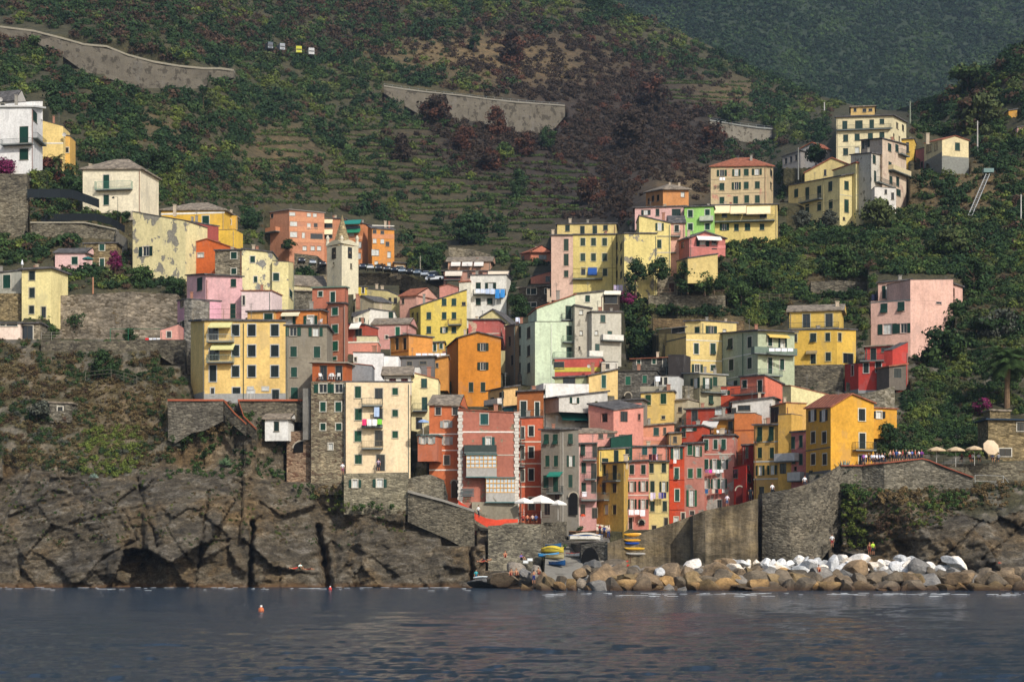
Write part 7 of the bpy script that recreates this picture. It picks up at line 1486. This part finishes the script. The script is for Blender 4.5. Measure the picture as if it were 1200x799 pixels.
CLR = ['9a5ab0', 'e8e4e8', '20242e', 'd8dcec', 'e0e0ea', 'f0f0f4', 'b8c4e0', 'e8e4e8', '20202a', 'c8a890', 'd8907a', '3a5a9a', 'e8c8b8', 'a03a3a', '30343c', 'd8d0c8', '5a6ab0', 'b85a4a', 'e4e0dc', '7a3a8a']
WD = {'9a5ab0': 'violet', 'e8e4e8': 'white', '20242e': 'black', 'd8dcec': 'pale blue', 'e0e0ea': 'off white', 'f0f0f4': 'bright white', 'b8c4e0': 'light blue', '20202a': 'charcoal', 'c8a890': 'sand coloured', 'd8907a': 'salmon', '3a5a9a': 'blue', 'e8c8b8': 'cream pink', 'a03a3a': 'dark red', '30343c': 'dark grey', 'd8d0c8': 'beige', '5a6ab0': 'periwinkle', 'b85a4a': 'brick red', 'e4e0dc': 'chalk white', '7a3a8a': 'purple'}
for i, c in enumerate(CLR):
    if i < 9: px = 1012+i*3.1; py = 545.5; Y = 253; w = 'at railing beside ochre corner house'
    else: px = 1043+(i-9)*3.7; py = 541.5; Y = 252.6; w = 'at railing before dark ivy'
    Pn('%s top tourist %s, %s from left' % (WD[c], w, ['first', 'second', 'third', 'fourth', 'fifth', 'sixth', 'seventh', 'eighth', 'ninth', 'tenth', 'eleventh'][i if i < 9 else i-9]), px, py, 'stand' if i % 3 else 'walk', i*47 % 360, c, '2a2e3c', ['dark', 'fair', 'grey'][i % 3], Y=Y, group='tourists along the promenade', scale=.98)
for i, (px, c, w) in enumerate([(1137, 'c03028', 'red'), (1140, 'e4e0dc', 'white'), (1147, 'd8d8e0', 'pale grey'), (1127, '5a3a3a', 'brown'), (1163, '2a3a5a', 'navy'), (1170, '8a8a90', 'grey')]):
    Pn('guest in a %s top seated under the beige parasols' % w, px, 541.5, 'chair', 180*(i % 2), c, '2a2a34', Y=257.2, group='guests under the beige parasols')
for i, (px, c, w) in enumerate([(613, 'a03a2a', 'rust'), (618, 'c87a5a', 'salmon'), (624, 'd0b0a0', 'pale'), (628, '4a5a8a', 'blue')]):
    Pn('person in a %s top sitting below the restaurant railing' % w, px, 613, 'chair', 180, c, '2a2a34', Y=260.5, group='people under the restaurant terrace')
# ---------- washing lines ----------
def laundry(label, px0, px1, py, Y, items, h=8, name='washing_line', sag=.05):
    root = empty(name, pt((px0+px1)/2, py, Y), label, 'washing line'); o = root.location; mb = MB(o); mb.bar(pt(px0, py, Y), pt(px1, py, Y), .012, 4); mb.build('line', flat('8a8a86', .8), root); n = len(items); st = (px1-px0)/n; g = random.Random(int(px0))
    for i, c in enumerate(items):
        if not c: continue
        x0 = px0+i*st+st*.06; x1 = px0+(i+1)*st-st*.06; hh = h*g.uniform(.8, 1.1); mb = MB(o); m_ = 5
        for k in range(m_):
            a = x0+(x1-x0)*k/m_; b = x0+(x1-x0)*(k+1)/m_; ya = Y-.04+.05*math.sin(k*1.9); yb = Y-.04+.05*math.sin((k+1)*1.9); mb.hexa([pt(a, py+hh, ya-.05), pt(b, py+hh, yb-.05), pt(b, py+hh, yb-.035), pt(a, py+hh, ya-.035)], [pt(a, py, Y-.01), pt(b, py, Y-.01), pt(b, py, Y+.005), pt(a, py, Y+.005)])
        mb.build('cloth', flat(c, .95, name='laundry', var=.12), root)
    return root
laundry('pink, white and lime washing on the second balcony of the cream block', 424, 448, 491, 264.6, ['d8306a', 'e0e0dc', 'ecece8', '7ac83a'], 7.5)
laundry('long pale blue sheet hanging in the balcony recess of the cream block', 438, 445, 477, 264.9, ['a8bcd8'], 13)
laundry('three white towels under the window of the salmon pink house', 736.5, 756.5, 597, 275.7, ['e4dfe6', 'e6e2e8', 'e8e4ea'], 7)
laundry('white and navy washing across the cream yellow house by the scarlet house', 762, 781, 577, 275.9, ['d8cfe0', 'b8a8c0', None, '8a80b0', '3a3a80', '2a2a5a'], 8)
laundry('dark red washing on the salmon rooftop storey', 760, 773, 532, 279, ['3a1420', '4a1824', 'd8b0c0'], 8)
laundry('pink and white washing below the middle windows of the peeling pink house', 826, 848, 550, 281.8, ['8a5a7a', 'd83aa0', 'e0dcd8', 'e4e4e4', 'd8d8d8'], 4)
laundry('small garments below the lower windows of the peeling pink house', 826, 850, 573, 281.8, ['2a5a8a', None, 'c8b8a8', '30303a', 'd04a3a', 'd8d0c8'], 5)
laundry('white shirt hanging on the scarlet house', 789, 793, 538, 279.2, ['e4d8d4'], 5)
laundry('white and blue sheets along the balcony of the white house', 557, 580, 338.5, 396, ['dce4f0', 'd4dcec', 'b8c8e4', 'c4d0e6'], 6)
laundry('bright blue and white striped tarpaulin on the white house balcony', 580, 592, 339, 395.8, ['2f86d0', '3a90d8'], 11)
laundry('row of white washing on the clothesline above the grey roofs', 487, 523, 414, 304, ['e0e0e4', 'd8dce8', 'e4e4e4', 'dcdce4', 'e0e4ea'], 4)
laundry('white washing on the dark balcony of the sage green house', 901, 930, 408, 307.8, ['ece8ec', 'e8e4ea', 'ece8ec', 'e8e8ea'], 4)
laundry('red cloth and white cloth on the low terrace left of the yellow block', 170, 188, 396, 293, ['c8202a', 'd8d8dc', 'c8ccd8', 'dcdcdc'], 5)
laundry('pale towel on the roof terrace behind the mint green house', 604, 612, 372, 333, ['d8dcec', 'c8d0e4'], 6)
laundry('white towel on the whitewashed terrace house', 768, 774, 441, 300.3, ['e8ecf2'], 7)
laundry('pale violet sheets at the foot of the cream yellow corner house', 719, 730, 334, 360, ['c0b0c8', 'b0a8c4', 'c8b8cc'], 7)
laundry('white washing in front of the rose palazzo window', 843, 850, 208, 414, ['e8e4e4', 'e4e4e8'], 3.5)
laundry('white towel under the balcony of the narrow pink house', 682, 688, 576, 271, ['e8e4ea'], 6)
laundry('two dark navy cloths on the top terrace of the large pale pink house', 1021, 1034, 345, 343, ['20243c', '1c2038'], 7)
# ---------- glazed verandas of the brick house ----------
def veranda(label, x0, x1, yt, ym, yb, Y, cols_, org_col='d8a04a'):
    root = empty('glazed_veranda', pt((x0+x1)/2, yb, Y), label, 'veranda'); f = Face(pt(x0, yb, Y-1.3), pt(x1, yb, Y-1.3)); o = root.location
    zt, zm, zb_ = wz(yt, Y), wz(ym, Y), wz(yb, Y); a = MB(o); fbox(a, f, 0, f.L, zb_, zm, -1.3, 0); a.build('panel', plaster('b4b0a8', .3, '8f8b80'), root); gl = MB(o); fbox(gl, f, .05, f.L-.05, zm+.02, zt, -1.2, -.06); gl.build('pane', flat('c4d0d4', .15, name='frosted_glass', var=.35), root)
    fr = MB(o); n = cols_
    for i in range(n+1): u = f.L*i/n; fbox(fr, f, max(0, u-.05), min(f.L, u+.05), zm, zt, -.05, .02)
    for j in range(4): z = zm+(zt-zm)*j/3; fbox(fr, f, 0, f.L, z-.05, z+.05, -.055, .03)
    fr.build('frame', flat(org_col, .7, name='wood'), root); s = MB(o); fbox(s, f, -.1, f.L+.1, zt+.05, zt+.2, -1.3, .2); fbox(s, f, -.1, f.L+.1, zb_-.15, zb_-.002, -1.3, .12); s.build('slab', flat('5c7a78', .8), root)
veranda('upper glazed veranda with orange frames on the faded brick house', 546.5, 582, 534, 548, 558.5, 264.4, 7)
veranda('lower glazed veranda with orange frames on the faded brick house', 569.5, 603.5, 561, 577, 588, 264.4, 8)
q_ = MB(pt(540, 600, 264.4))
for xx in (539.5, 605.5):
    f = Face(pt(xx-3.2, 600, 264.4), pt(xx+3.2, 600, 264.4)); z = wz(612, 264.4); k = 0
    while z < wz(484, 264.4): w_ = f.L*(1 if k % 2 else .7); fbox(q_, f, f.L/2-w_/2, f.L/2+w_/2, z, z+.42, -.01, .05); z += .46; k += 1
qo = q_.build('quoin', flat('cfc8bc')); qo.parent = BR; qo.location = q_.o-BR.location
sh_ = empty('metal_awning', pt(548, 578, 264.3), 'grey slatted metal flap beside the lower veranda', 'shutter'); mb = MB()
for k in range(6): mb.hexa([(-.9, -.75+k*.12, -.45+k*.2), (.9, -.75+k*.12, -.45+k*.2), (.9, -.68+k*.12, -.4+k*.2), (-.9, -.68+k*.12, -.4+k*.2)], [(-.9, -.72+k*.12, -.3+k*.2), (.9, -.72+k*.12, -.3+k*.2), (.9, -.66+k*.12, -.3+k*.2), (-.9, -.66+k*.12, -.3+k*.2)])
mb.build('slat', flat('4a5252', .5), sh_)
# orange mesh along the lane
om = MB(pt(570, 610, 262)); pp = [(537, 586, 594, 263), (550, 595, 603, 262.6), (558, 602, 610, 262.2), (570, 607, 617, 262), (582, 609, 617, 262), (592, 608, 613, 262.2), (607, 608, 612, 262.6)]
for a, b in zip(pp[:-1], pp[1:]): om.hexa([pt(a[0], a[2], a[3]), pt(b[0], b[2], b[3]), pt(b[0], b[2], b[3]+.04), pt(a[0], a[2], a[3]+.04)], [pt(a[0], a[1], a[3]), pt(b[0], b[1], b[3]), pt(b[0], b[1], b[3]+.04), pt(a[0], a[1], a[3]+.04)])
tag(om.build('safety_netting', flat('d8482a', .9, name='netting')), 'bright orange safety netting along the lane below the brick house', 'netting')
# ---------- spire and finials of the bell tower ----------
ctr = Vector((wx(401, 374.5), 374.5, wz(287, 372))); sp = MB(CT.location); n = 8; R = 11.6/F*372; apx = Vector((ctr.x, ctr.y, wz(249, 372)))
rg = [ctr+Vector((math.cos(2*math.pi*(i+.5)/n)*R, math.sin(2*math.pi*(i+.5)/n)*R, 0)) for i in range(n)]
for i in range(n): sp.poly([rg[i], rg[(i+1) % n], apx])
sp.poly(rg[::-1]); sp.build('spire', stone('b8a57c', '8a7a58', 1.6), CT)
for (px, Y) in ((384, 372.3), (400.5, 369), (418.5, 372.3)):
    fm = MB(CT.location); b0 = pt(px, 288.5, Y); fm.bar(b0, b0+UP*.9, .42, 8, .34); fm.bar(b0+UP*.9, b0+UP*1.5, .22, 8, .4); fm.bar(b0+UP*1.5, b0+UP*2.1, .4, 8, .12); fm.build('finial', flat('cfc6ae'), CT)
for f in CTf:
    fm = MB(CT.location); K = 10
    for i in range(K):
        u0, u1 = f.L*i/K, f.L*(i+1)/K; h0 = .2+.75*math.sin(math.pi*i/K); h1 = .2+.75*math.sin(math.pi*(i+1)/K); z = wz(289, 372)
        fm.hexa([f.P(u0, z, .08), f.P(u1, z, .08), f.P(u1, z, -.4), f.P(u0, z, -.4)], [f.P(u0, z+h0, .08), f.P(u1, z+h1, .08), f.P(u1, z+h1, -.4), f.P(u0, z+h0, -.4)])
    fm.build('pediment', flat('cfc6a8'), CT)
for (px, py, i) in ((391.5, 298, 0), (410, 297.5, 1)):
    f = CTf[i]; bm_ = MB(CT.location); p = f.S(px, py, -.08); bm_.bar(p+UP*.55, p+UP*.1, .14, 8, .28); bm_.bar(p+UP*.1, p-UP*.05, .28, 8, .36); bm_.build('bell', flat('4a4030', .4, metal=.7, name='bronze'), CT)
# arched opening in the stone base and green doorway arches
def arch(label, px, py, w, h, Y, name='archway', mat=None, depth=.6):
    f = Face(pt(px-w/2, py, Y), pt(px+w/2, py, Y)); z0 = wz(py+h/2, Y); hh = h*Y/F; mb = MB(pt(px, py, Y)); P_ = [f.P(0, z0, .04), f.P(f.L, z0, .04)]; sp_ = hh-min(hh*.6, f.L/2); rr = hh-sp_
    for k in range(11): t = math.pi*k/10; P_.append(f.P(f.L/2+math.cos(t)*f.L/2, z0+sp_+math.sin(t)*rr, .04))
    mb.hexa([p+Vector((0, .06, 0)) for p in P_], P_); rim = MB(pt(px, py, Y))
    q = P_[2:]
    for a, b in zip(q[:-1], q[1:]):
        c = sum(q, Vector())/len(q); ea, eb = (a-c).normalized()*.22, (b-c).normalized()*.22; v = Vector((0, -.05, 0)); rim.hexa([a, b, b+eb, a+ea], [a+v, b+v, b+eb+v, a+ea+v])
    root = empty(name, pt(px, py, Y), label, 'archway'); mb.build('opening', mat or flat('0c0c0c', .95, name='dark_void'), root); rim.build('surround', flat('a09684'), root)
arch('wide black arched window in the rubble base left of the stone tower house', 354, 523.5, 20, 13, 269.7)
arch('tall dark arched passage in the big grey house beside the slipway', 672, 590, 10, 26, 270.6)
arch('arched doorway in the bright red porch house', 867, 580, 9, 20, 277.9, mat=flat('5a1410', .9))
arch('arched brown door of the terracotta orange house', 532, 573, 6, 20, 267.3, mat=flat('4a3a2c', .9))
arch('small arched grey doorway in the dark stone house at the village centre', 736, 466, 7, 12, 305.2, mat=flat('3a362e', .9))
arch('round topped window of the salmon house ground floor', 752, 612, 6, 6, 276.5)
# ---------- poles, lamps, cars, track ----------
def pole(label, px, y0, y1, Y=None, r=.09, col='b4b0a8', name='utility_pole', arms=True):
    Y = Y or ty(px, y1)-.5; o = pt(px, y1, Y); root = empty(name, o, label, 'pole'); mb = MB(o); mb.bar(o-UP*.6, pt(px, y0, Y), r*1.3, 7, r); mb.build('shaft', flat(col, .8), root)
    if arms: mb = MB(o); t = pt(px, y0+2, Y); mb.bar(t-Vector((.5, 0, 0)), t+Vector((.5, 0, 0)), .05, 4); mb.build('crossarm', flat('6f6a60', .8), root)
pole('pale metal pole on the right hillside near the gabled house', 1145.5, 142, 182, r=.14)
pole('tall wooden pole behind the tall cream apartment building', 1066.5, 119, 143, Y=500, r=.2, col='7a806c')
pole('thin white pole at the right edge of the upper slope', 1196.5, 228, 262, r=.1, col='d0ccc4')
pole('grey pole beside the small white red roofed house', 935.5, 173, 208, Y=448, r=.13, col='8a8a84')
pole('rusty pole carrying the terrace below the little stone cottage', 109, 325, 373, Y=331, r=.14, col='a8785a', arms=False)
pole('wooden pole beside the parked cars road', 492.5, 300, 321, r=.14, col='8a8474')
pole('slender white mast on the hill above the white red roofed house', 966, 120, 128, Y=700, r=.2, arms=False)
def lamp(label, px, y0, y1, Y):
    o = pt(px, y1, Y); root = empty('street_lamp', o, label, 'street lamp'); mb = MB(o); t = pt(px, y0, Y); mb.bar(o-UP*.3, t, .06, 6, .04); a = t+Vector((-.9, 0, .1)); mb.bar(t, a, .03, 5); mb.build('pole', flat('2c3030', .6), root); mb = MB(o); mb.bar(a-UP*.35, a, .32, 8, .06); mb.build('lamp_shade', flat('1c2422', .6), root)
lamp('black bell shaped street lamp in front of the cream square house', 138, 231, 258, 367.5)
tr_ = empty('monorail_track', pt(1145, 240, ty(1145, 240)-4), 'slanting metal monorail track on the right slope', 'track'); mb = MB(tr_.location); A, B_ = pt(1137, 252, ty(1137, 252)-4), pt(1158, 203, ty(1158, 203)-4)
for s in (-.4, .4): mb.bar(A+Vector((s, 0, 0)), B_+Vector((s, 0, 0)), .09, 4)
mb.build('rail', flat('a8aaa8', .5, name='steel'), tr_); mb = MB(tr_.location)
for i in range(26): p = A.lerp(B_, i/25); mb.bar(p-Vector((.45, 0, .08)), p+Vector((.45, 0, -.08)), .06, 4)
mb.build('tie', flat('8a8c8a', .6), tr_); mb = MB(tr_.location); mb.box(B_+UP*.5, (1, 0, 0), 2.2, .9, 1.4); mb.build('cart', flat('6f8a86', .6), tr_)
def car(label, px, py, Y, col, rz=0, W=1.7, L=4.1, Hh=1.45, bus=False, group='cars parked along the road', name='parked_car', cat='car'):
    o = pt(px, py, Y); root = empty(name, o, label, cat, group); paint = flat(col, .3, name='car_paint', var=.06); b = MB()
    if bus: secs = [(-L/2, .4, 2.6), (-L/2+.2, .35, 2.75), (L/2-.2, .35, 2.75), (L/2, .4, 2.6)]
    else: secs = [(-L/2, .35, .72), (-L/2+.25, .25, .85), (-L*.22, .22, .92), (L*.42, .22, .95), (L/2, .35, .8)]
    for (y0, a, c), (y1, a1, c1) in zip(secs[:-1], secs[1:]): b.hexa([(-W/2, y0, a), (W/2, y0, a), (W/2, y1, a1), (-W/2, y1, a1)], [(-W/2*.96, y0, c), (W/2*.96, y0, c), (W/2*.96, y1, c1), (-W/2*.96, y1, c1)])
    b.build('body', paint, root); g_ = MB()
    if bus: g_.hexa([(-W*.44, -L/2-.03, 1.3), (W*.44, -L/2-.03, 1.3), (W*.44, -L/2+.02, 1.3), (-W*.44, -L/2+.02, 1.3)], [(-W*.42, -L/2+.05, 2.4), (W*.42, -L/2+.05, 2.4), (W*.42, -L/2+.15, 2.4), (-W*.42, -L/2+.15, 2.4)])
    else:
        g_.hexa([(-W*.46, -L*.22, .9), (W*.46, -L*.22, .9), (W*.46, L*.4, .93), (-W*.46, L*.4, .93)], [(-W*.38, -L*.05, Hh-.05), (W*.38, -L*.05, Hh-.05), (W*.38, L*.28, Hh-.05), (-W*.38, L*.28, Hh-.05)])
        r_ = MB(); r_.hexa([(-W*.385, -L*.06, Hh-.05), (W*.385, -L*.06, Hh-.05), (W*.385, L*.29, Hh-.05), (-W*.385, L*.29, Hh-.05)], [(-W*.36, -L*.03, Hh+.02), (W*.36, -L*.03, Hh+.02), (W*.36, L*.26, Hh+.02), (-W*.36, L*.26, Hh+.02)]); r_.build('roof', paint, root)
    g_.build('windscreen', glass_mat(), root)
    for x in (-W/2+.1, W/2-.1):
        for y in (-L*.3, L*.3): w_ = MB(); w_.bar((x-.1, y, .32), (x+.1, y, .32), .32, 12); w_.build('wheel', flat('141414', .9, name='rubber'), root)
        h_ = MB(); h_.box((x*.86, -L/2-.01, .66 if not bus else .8), (1, 0, 0), .34, .16, .06); h_.build('headlight', flat('d8dcdc', .2, name='lamp_glass'), root)
    root.rotation_euler = (0, 0, math.radians(rz))
CC = [('1c2434', 'dark blue'), ('aab4c0', 'silver'), ('2a2c30', 'black'), ('8a98a8', 'blue grey'), ('30384a', 'navy'), ('c8ccd0', 'white'), ('3a4048', 'graphite'), ('6a7a8c', 'steel blue'), ('24262c', 'jet black'), ('9aa0a4', 'light grey'), ('3a4a66', 'deep blue'), ('b0a894', 'sand')]
for i, (px, py, c) in enumerate([(353, 309, 0), (366, 311, 1), (378, 313, 2), (425, 316, 4), (434, 317, 5), (444, 318, 2), (454, 319, 6), (463, 320, 0), (472, 321, 3), (481, 322, 8), (490, 323, 7), (499, 325, 1), (508, 327, 10)]):
    Y = 470 if px < 400 else 456.5-(px-420)*.085
    car('%s car parked on the hillside road, %s' % (CC[c][1], ['leftmost beside the bush', 'between leftmost car and bell tower', 'closest left of the bell tower', 'just right of the bell tower', 'second right of the bell tower', 'third right of the bell tower', 'fourth right of the bell tower', 'under the orange end block', 'right below the orange end block', 'beside the kiosk', 'beside the wooden pole', 'second from the right end', 'at the right end of the row'][i]), px, py, Y, CC[c][0], 12-i*2)
car('white delivery van parked at the right end of the road row', 511, 329, 448, 'd8dce0', 70, 1.9, 4.8, 2.2, group=None, name='delivery_van', cat='van')
car('bright yellow bus on the road high on the left hill', 350, 66, ty(350, 68)-0.5, 'b8b820', 8, 2.1, 7, bus=True, group='buses on the high road', name='bus', cat='bus')
car('white bus right of the yellow bus high on the left hill', 363.5, 68, ty(363, 70)-0.5, 'b0b0b0', 14, 2.1, 7, bus=True, group='buses on the high road', name='bus', cat='bus')
car('white van left of the yellow bus high on the left hill', 329, 62, ty(329, 66)-0.5, '8a8e96', 20, 1.9, 5.5, bus=True, group='buses on the high road', name='bus', cat='bus')
car('grey van under the bus shelter high on the left hill', 315, 60.5, ty(315, 64)-0.5, '4a525c', 20, 1.9, 5.5, bus=True, group='buses on the high road', name='bus', cat='bus')
# small furniture: loungers of plastic chairs, dish aerials, pots
def chair(label, px, py, Y, col='e4e2de', rz=0, group='white plastic chairs'):
    o = pt(px, py, Y); root = empty('chair', o, label, 'chair', group); m_ = flat(col, .5, name='plastic'); s = MB(); s.hexa([(-.24, -.24, .42), (.24, -.24, .42), (.24, .22, .42), (-.24, .22, .42)], [(-.24, -.24, .46), (.24, -.24, .46), (.24, .22, .46), (-.24, .22, .46)]); s.build('seat', m_, root)
    s = MB(); s.hexa([(-.24, .2, .46), (.24, .2, .46), (.24, .24, .46), (-.24, .24, .46)], [(-.22, .3, .9), (.22, .3, .9), (.22, .34, .9), (-.22, .34, .9)]); s.build('backrest', m_, root)
    for x in (-.21, .21):
        for y in (-.21, .21): l = MB(); l.bar((x, y, 0), (x*.95, y*.95, .42), .025, 4); l.build('leg', m_, root)
        a = MB(); a.bar((x*1.1, -.2, .64), (x*1.1, .25, .66), .025, 4); a.build('armrest', m_, root)
    root.rotation_euler = (0, 0, math.radians(rz))
for i, (px, rz) in enumerate([(376, 30), (387, -20), (392, 60), (397, 190)]): chair('white plastic chair in the open loggia, %s from the left' % ['first', 'second', 'third', 'fourth'][i], px, 444.5, 268.9, rz=rz)
for i, (px, rz) in enumerate([(363, 20), (375, -40)]): chair('white garden chair on the orange penthouse terrace, %s' % ['left one', 'right one'][i], px, 380.5, 279.4, rz=rz)
for i, (px, c, rz) in enumerate([(829, '8a5a34', 20), (835, '8a5a34', -10), (842, 'e4e2de', 10), (849, 'e4e2de', -30), (856, 'e4e2de', 40)]): chair('%s chair on the party terrace above the peeling pink house, %s' % ('brown wooden' if c[0] == '8' else 'white plastic', ['far left', 'second', 'middle', 'fourth', 'far right'][i]), px, 510.5, 289.5, c, rz, 'chairs on the party terrace')
def dish(label, px, py, Y, w=7):
    o = pt(px, py, Y); root = empty('satellite_dish', o, label, 'satellite dish'); mb = MB(); R = w/2*Y/F; ring = [[(math.cos(2*math.pi*i/12)*R*t, -.25*R*(t*t), math.sin(2*math.pi*i/12)*R*t) for i in range(12)] for t in (.02, .5, 1)]
    for a, b in zip(ring[:-1], ring[1:]):
        for i in range(12): j = (i+1) % 12; mb.poly([a[i], a[j], b[j], b[i]])
    mb.build('reflector', flat('b8b4ac', .6), root); mb = MB(); mb.bar((0, .02, 0), (0, .3, -R*1.3), .04, 5); mb.build('bracket', flat('6a6a6a'), root)
dish('white satellite dish on the yellow house behind the white villa', 75.5, 158, 391, 5)
dish('small dish on the flat red terrace house', 690, 429, 307, 4)
dish('small dish above the roof of the far left hut', 1, 117, 389, 5)
# marker buoys and swimmers in the water
for i, (px, py, c, w_) in enumerate([(387, 690.5, 'd83a2a', 'red and white buoy floating in front of the dark crevice of the left cliff'), (306, 716, 'c86a3a', 'small orange buoy alone in the open water')]):
    Y = CH*F/(py-HZ); root = empty('buoy', (wx(px, Y), Y, 0), w_, 'buoy'); mb = MB(); 
    for z0, z1, r0, r1 in ((-.15, .05, .1, .22), (.05, .2, .22, .2), (.2, .32, .2, .06)): mb.bar((0, 0, z0), (0, 0, z1), r0, 10, r1)
    mb.build('float', flat(c, .4, name='plastic'), root); mb = MB(); mb.bar((0, 0, .32), (0, 0, .45), .09, 8); mb.build('cap', flat('e8e8e4', .5), root)
bd = empty('paddle_board', pt(566, 677, 249), 'white paddle board lying on the rocks at the water edge', 'paddle board'); mb = MB(); n = 12; R = [(math.cos(2*math.pi*i/n)*1.3, math.sin(2*math.pi*i/n)*.35) for i in range(n)]; mb.hexa([(a, b, 0) for a, b in R], [(a, b, .1) for a, b in R]); mb.build('board', flat('d8e4e8', .4, name='plastic'), bd); mb = MB(); mb.hexa([(a*.5, b*.5, .102) for a, b in R], [(a*.5, b*.5, .115) for a, b in R]); mb.build('deck_pad', flat('9ab0b8', .7), bd); bd.rotation_euler = (-.5, 0, .15)
for i, (px, py) in enumerate([(634, 659 if False else 655.5), (629, 658)]):
    s = empty('sign_board', pt(px-13, py-0, 258.3), 'small white board on the harbour wall, %s one' % ['upper right', 'lower left'][i], 'board'); mb = MB(); mb.box((0, -.3, 0), (1, 0, 0), .7, .35, .05); mb.build('panel', flat('e4e8e8'), s); mb = MB(); mb.box((0, -.26, 0), (1, 0, 0), .78, .42, .03); mb.build('backing', flat('8a8a88'), s)

# foam and wash where the water meets the rocks
g = np.random.default_rng(12); fm = MB((0, 0, 0))
for i in range(150):
    px = g.uniform(612, 1215) if i < 90 else g.uniform(-10, 560); Y = CH*F/((695.3 if i < 90 else 688.2)+g.uniform(0, 2.2)*(1 if i % 3 else 2)-HZ); x = wx(px, Y); L = g.uniform(.15, .9); W_ = g.uniform(.08, .35)
    R = [(x+math.cos(2*math.pi*k/9)*L*g.uniform(.6, 1.1), Y+math.sin(2*math.pi*k/9)*W_*g.uniform(.5, 1.1), .10) for k in range(9)]; fm.hexa([(a, b, c-.03) for a, b, c in R], R)
tag(fm.build('foam', flat('c8ccd0', .9, name='sea_foam')), kind='stuff')
HAZE = .00006
# ---------- camera, light, air ----------
cam = bpy.data.cameras.new('camera'); co = bpy.data.objects.new('camera', cam); C.objects.link(co)
co.location = (0, 0, CH); co.rotation_euler = (math.pi/2, 0, 0)
cam.sensor_width = 36; cam.lens = F/1200*36; cam.shift_y = (HZ-399.5)/1200; cam.clip_start = .5; cam.clip_end = 6000
bpy.context.scene.camera = co
SUN_AZ, SUN_EL = 30, 36
w = bpy.data.worlds.new('World'); bpy.context.scene.world = w; w.use_nodes = True
nt = w.node_tree; bg = nt.nodes['Background']; sky = nt.nodes.new('ShaderNodeTexSky'); sky.sky_type = 'NISHITA'; sky.sun_disc = False
az = math.radians(SUN_AZ); el = math.radians(SUN_EL)
d = Vector((math.sin(az)*math.cos(el), -math.cos(az)*math.cos(el), math.sin(el)))      # towards the sun
sky.sun_elevation = el; sky.sun_rotation = math.atan2(d.x, d.y); sky.dust_density = 2.0
nt.links.new(sky.outputs[0], bg.inputs[0]); bg.inputs[1].default_value = .145
sl = bpy.data.lights.new('sun', 'SUN'); sl.energy = 3.8; sl.angle = math.radians(.6); sl.color = (1, .95, .87)
so = bpy.data.objects.new('sun', sl); C.objects.link(so); so.rotation_euler = (-d).to_track_quat('-Z', 'Y').to_euler()
s = bpy.context.scene; s.view_settings.view_transform = 'Standard'; s.view_settings.look = 'None'; s.view_settings.exposure = .13; s.view_settings.gamma = 1
s.view_settings.use_curve_mapping = False
hz = MB((0, 0, 0)); X0, X1, Ya, Yb_, Z0, Z1 = -1500, 1700, -30, 2100, -3, 900
hz.hexa([(X0, Ya, Z0), (X1, Ya, Z0), (X1, Yb_, Z0), (X0, Yb_, Z0)], [(X0, Ya, Z1), (X1, Ya, Z1), (X1, Yb_, Z1), (X0, Yb_, Z1)])
hm = bpy.data.materials.new('air'); hm.use_nodes = True; n = hm.node_tree; n.nodes.clear(); ou = n.nodes.new('ShaderNodeOutputMaterial'); pv = n.nodes.new('ShaderNodeVolumePrincipled')
pv.inputs['Color'].default_value = (.56, .74, 1, 1); pv.inputs['Density'].default_value = HAZE; n.links.new(pv.outputs[0], ou.inputs['Volume'])
ho = hz.build('haze', hm); tag(ho, 'thin blue air over the village and hills', 'haze', kind='stuff')
s.cycles.volume_max_steps = 8; s.cycles.volume_bounces = 0; s.cycles.max_bounces = 5
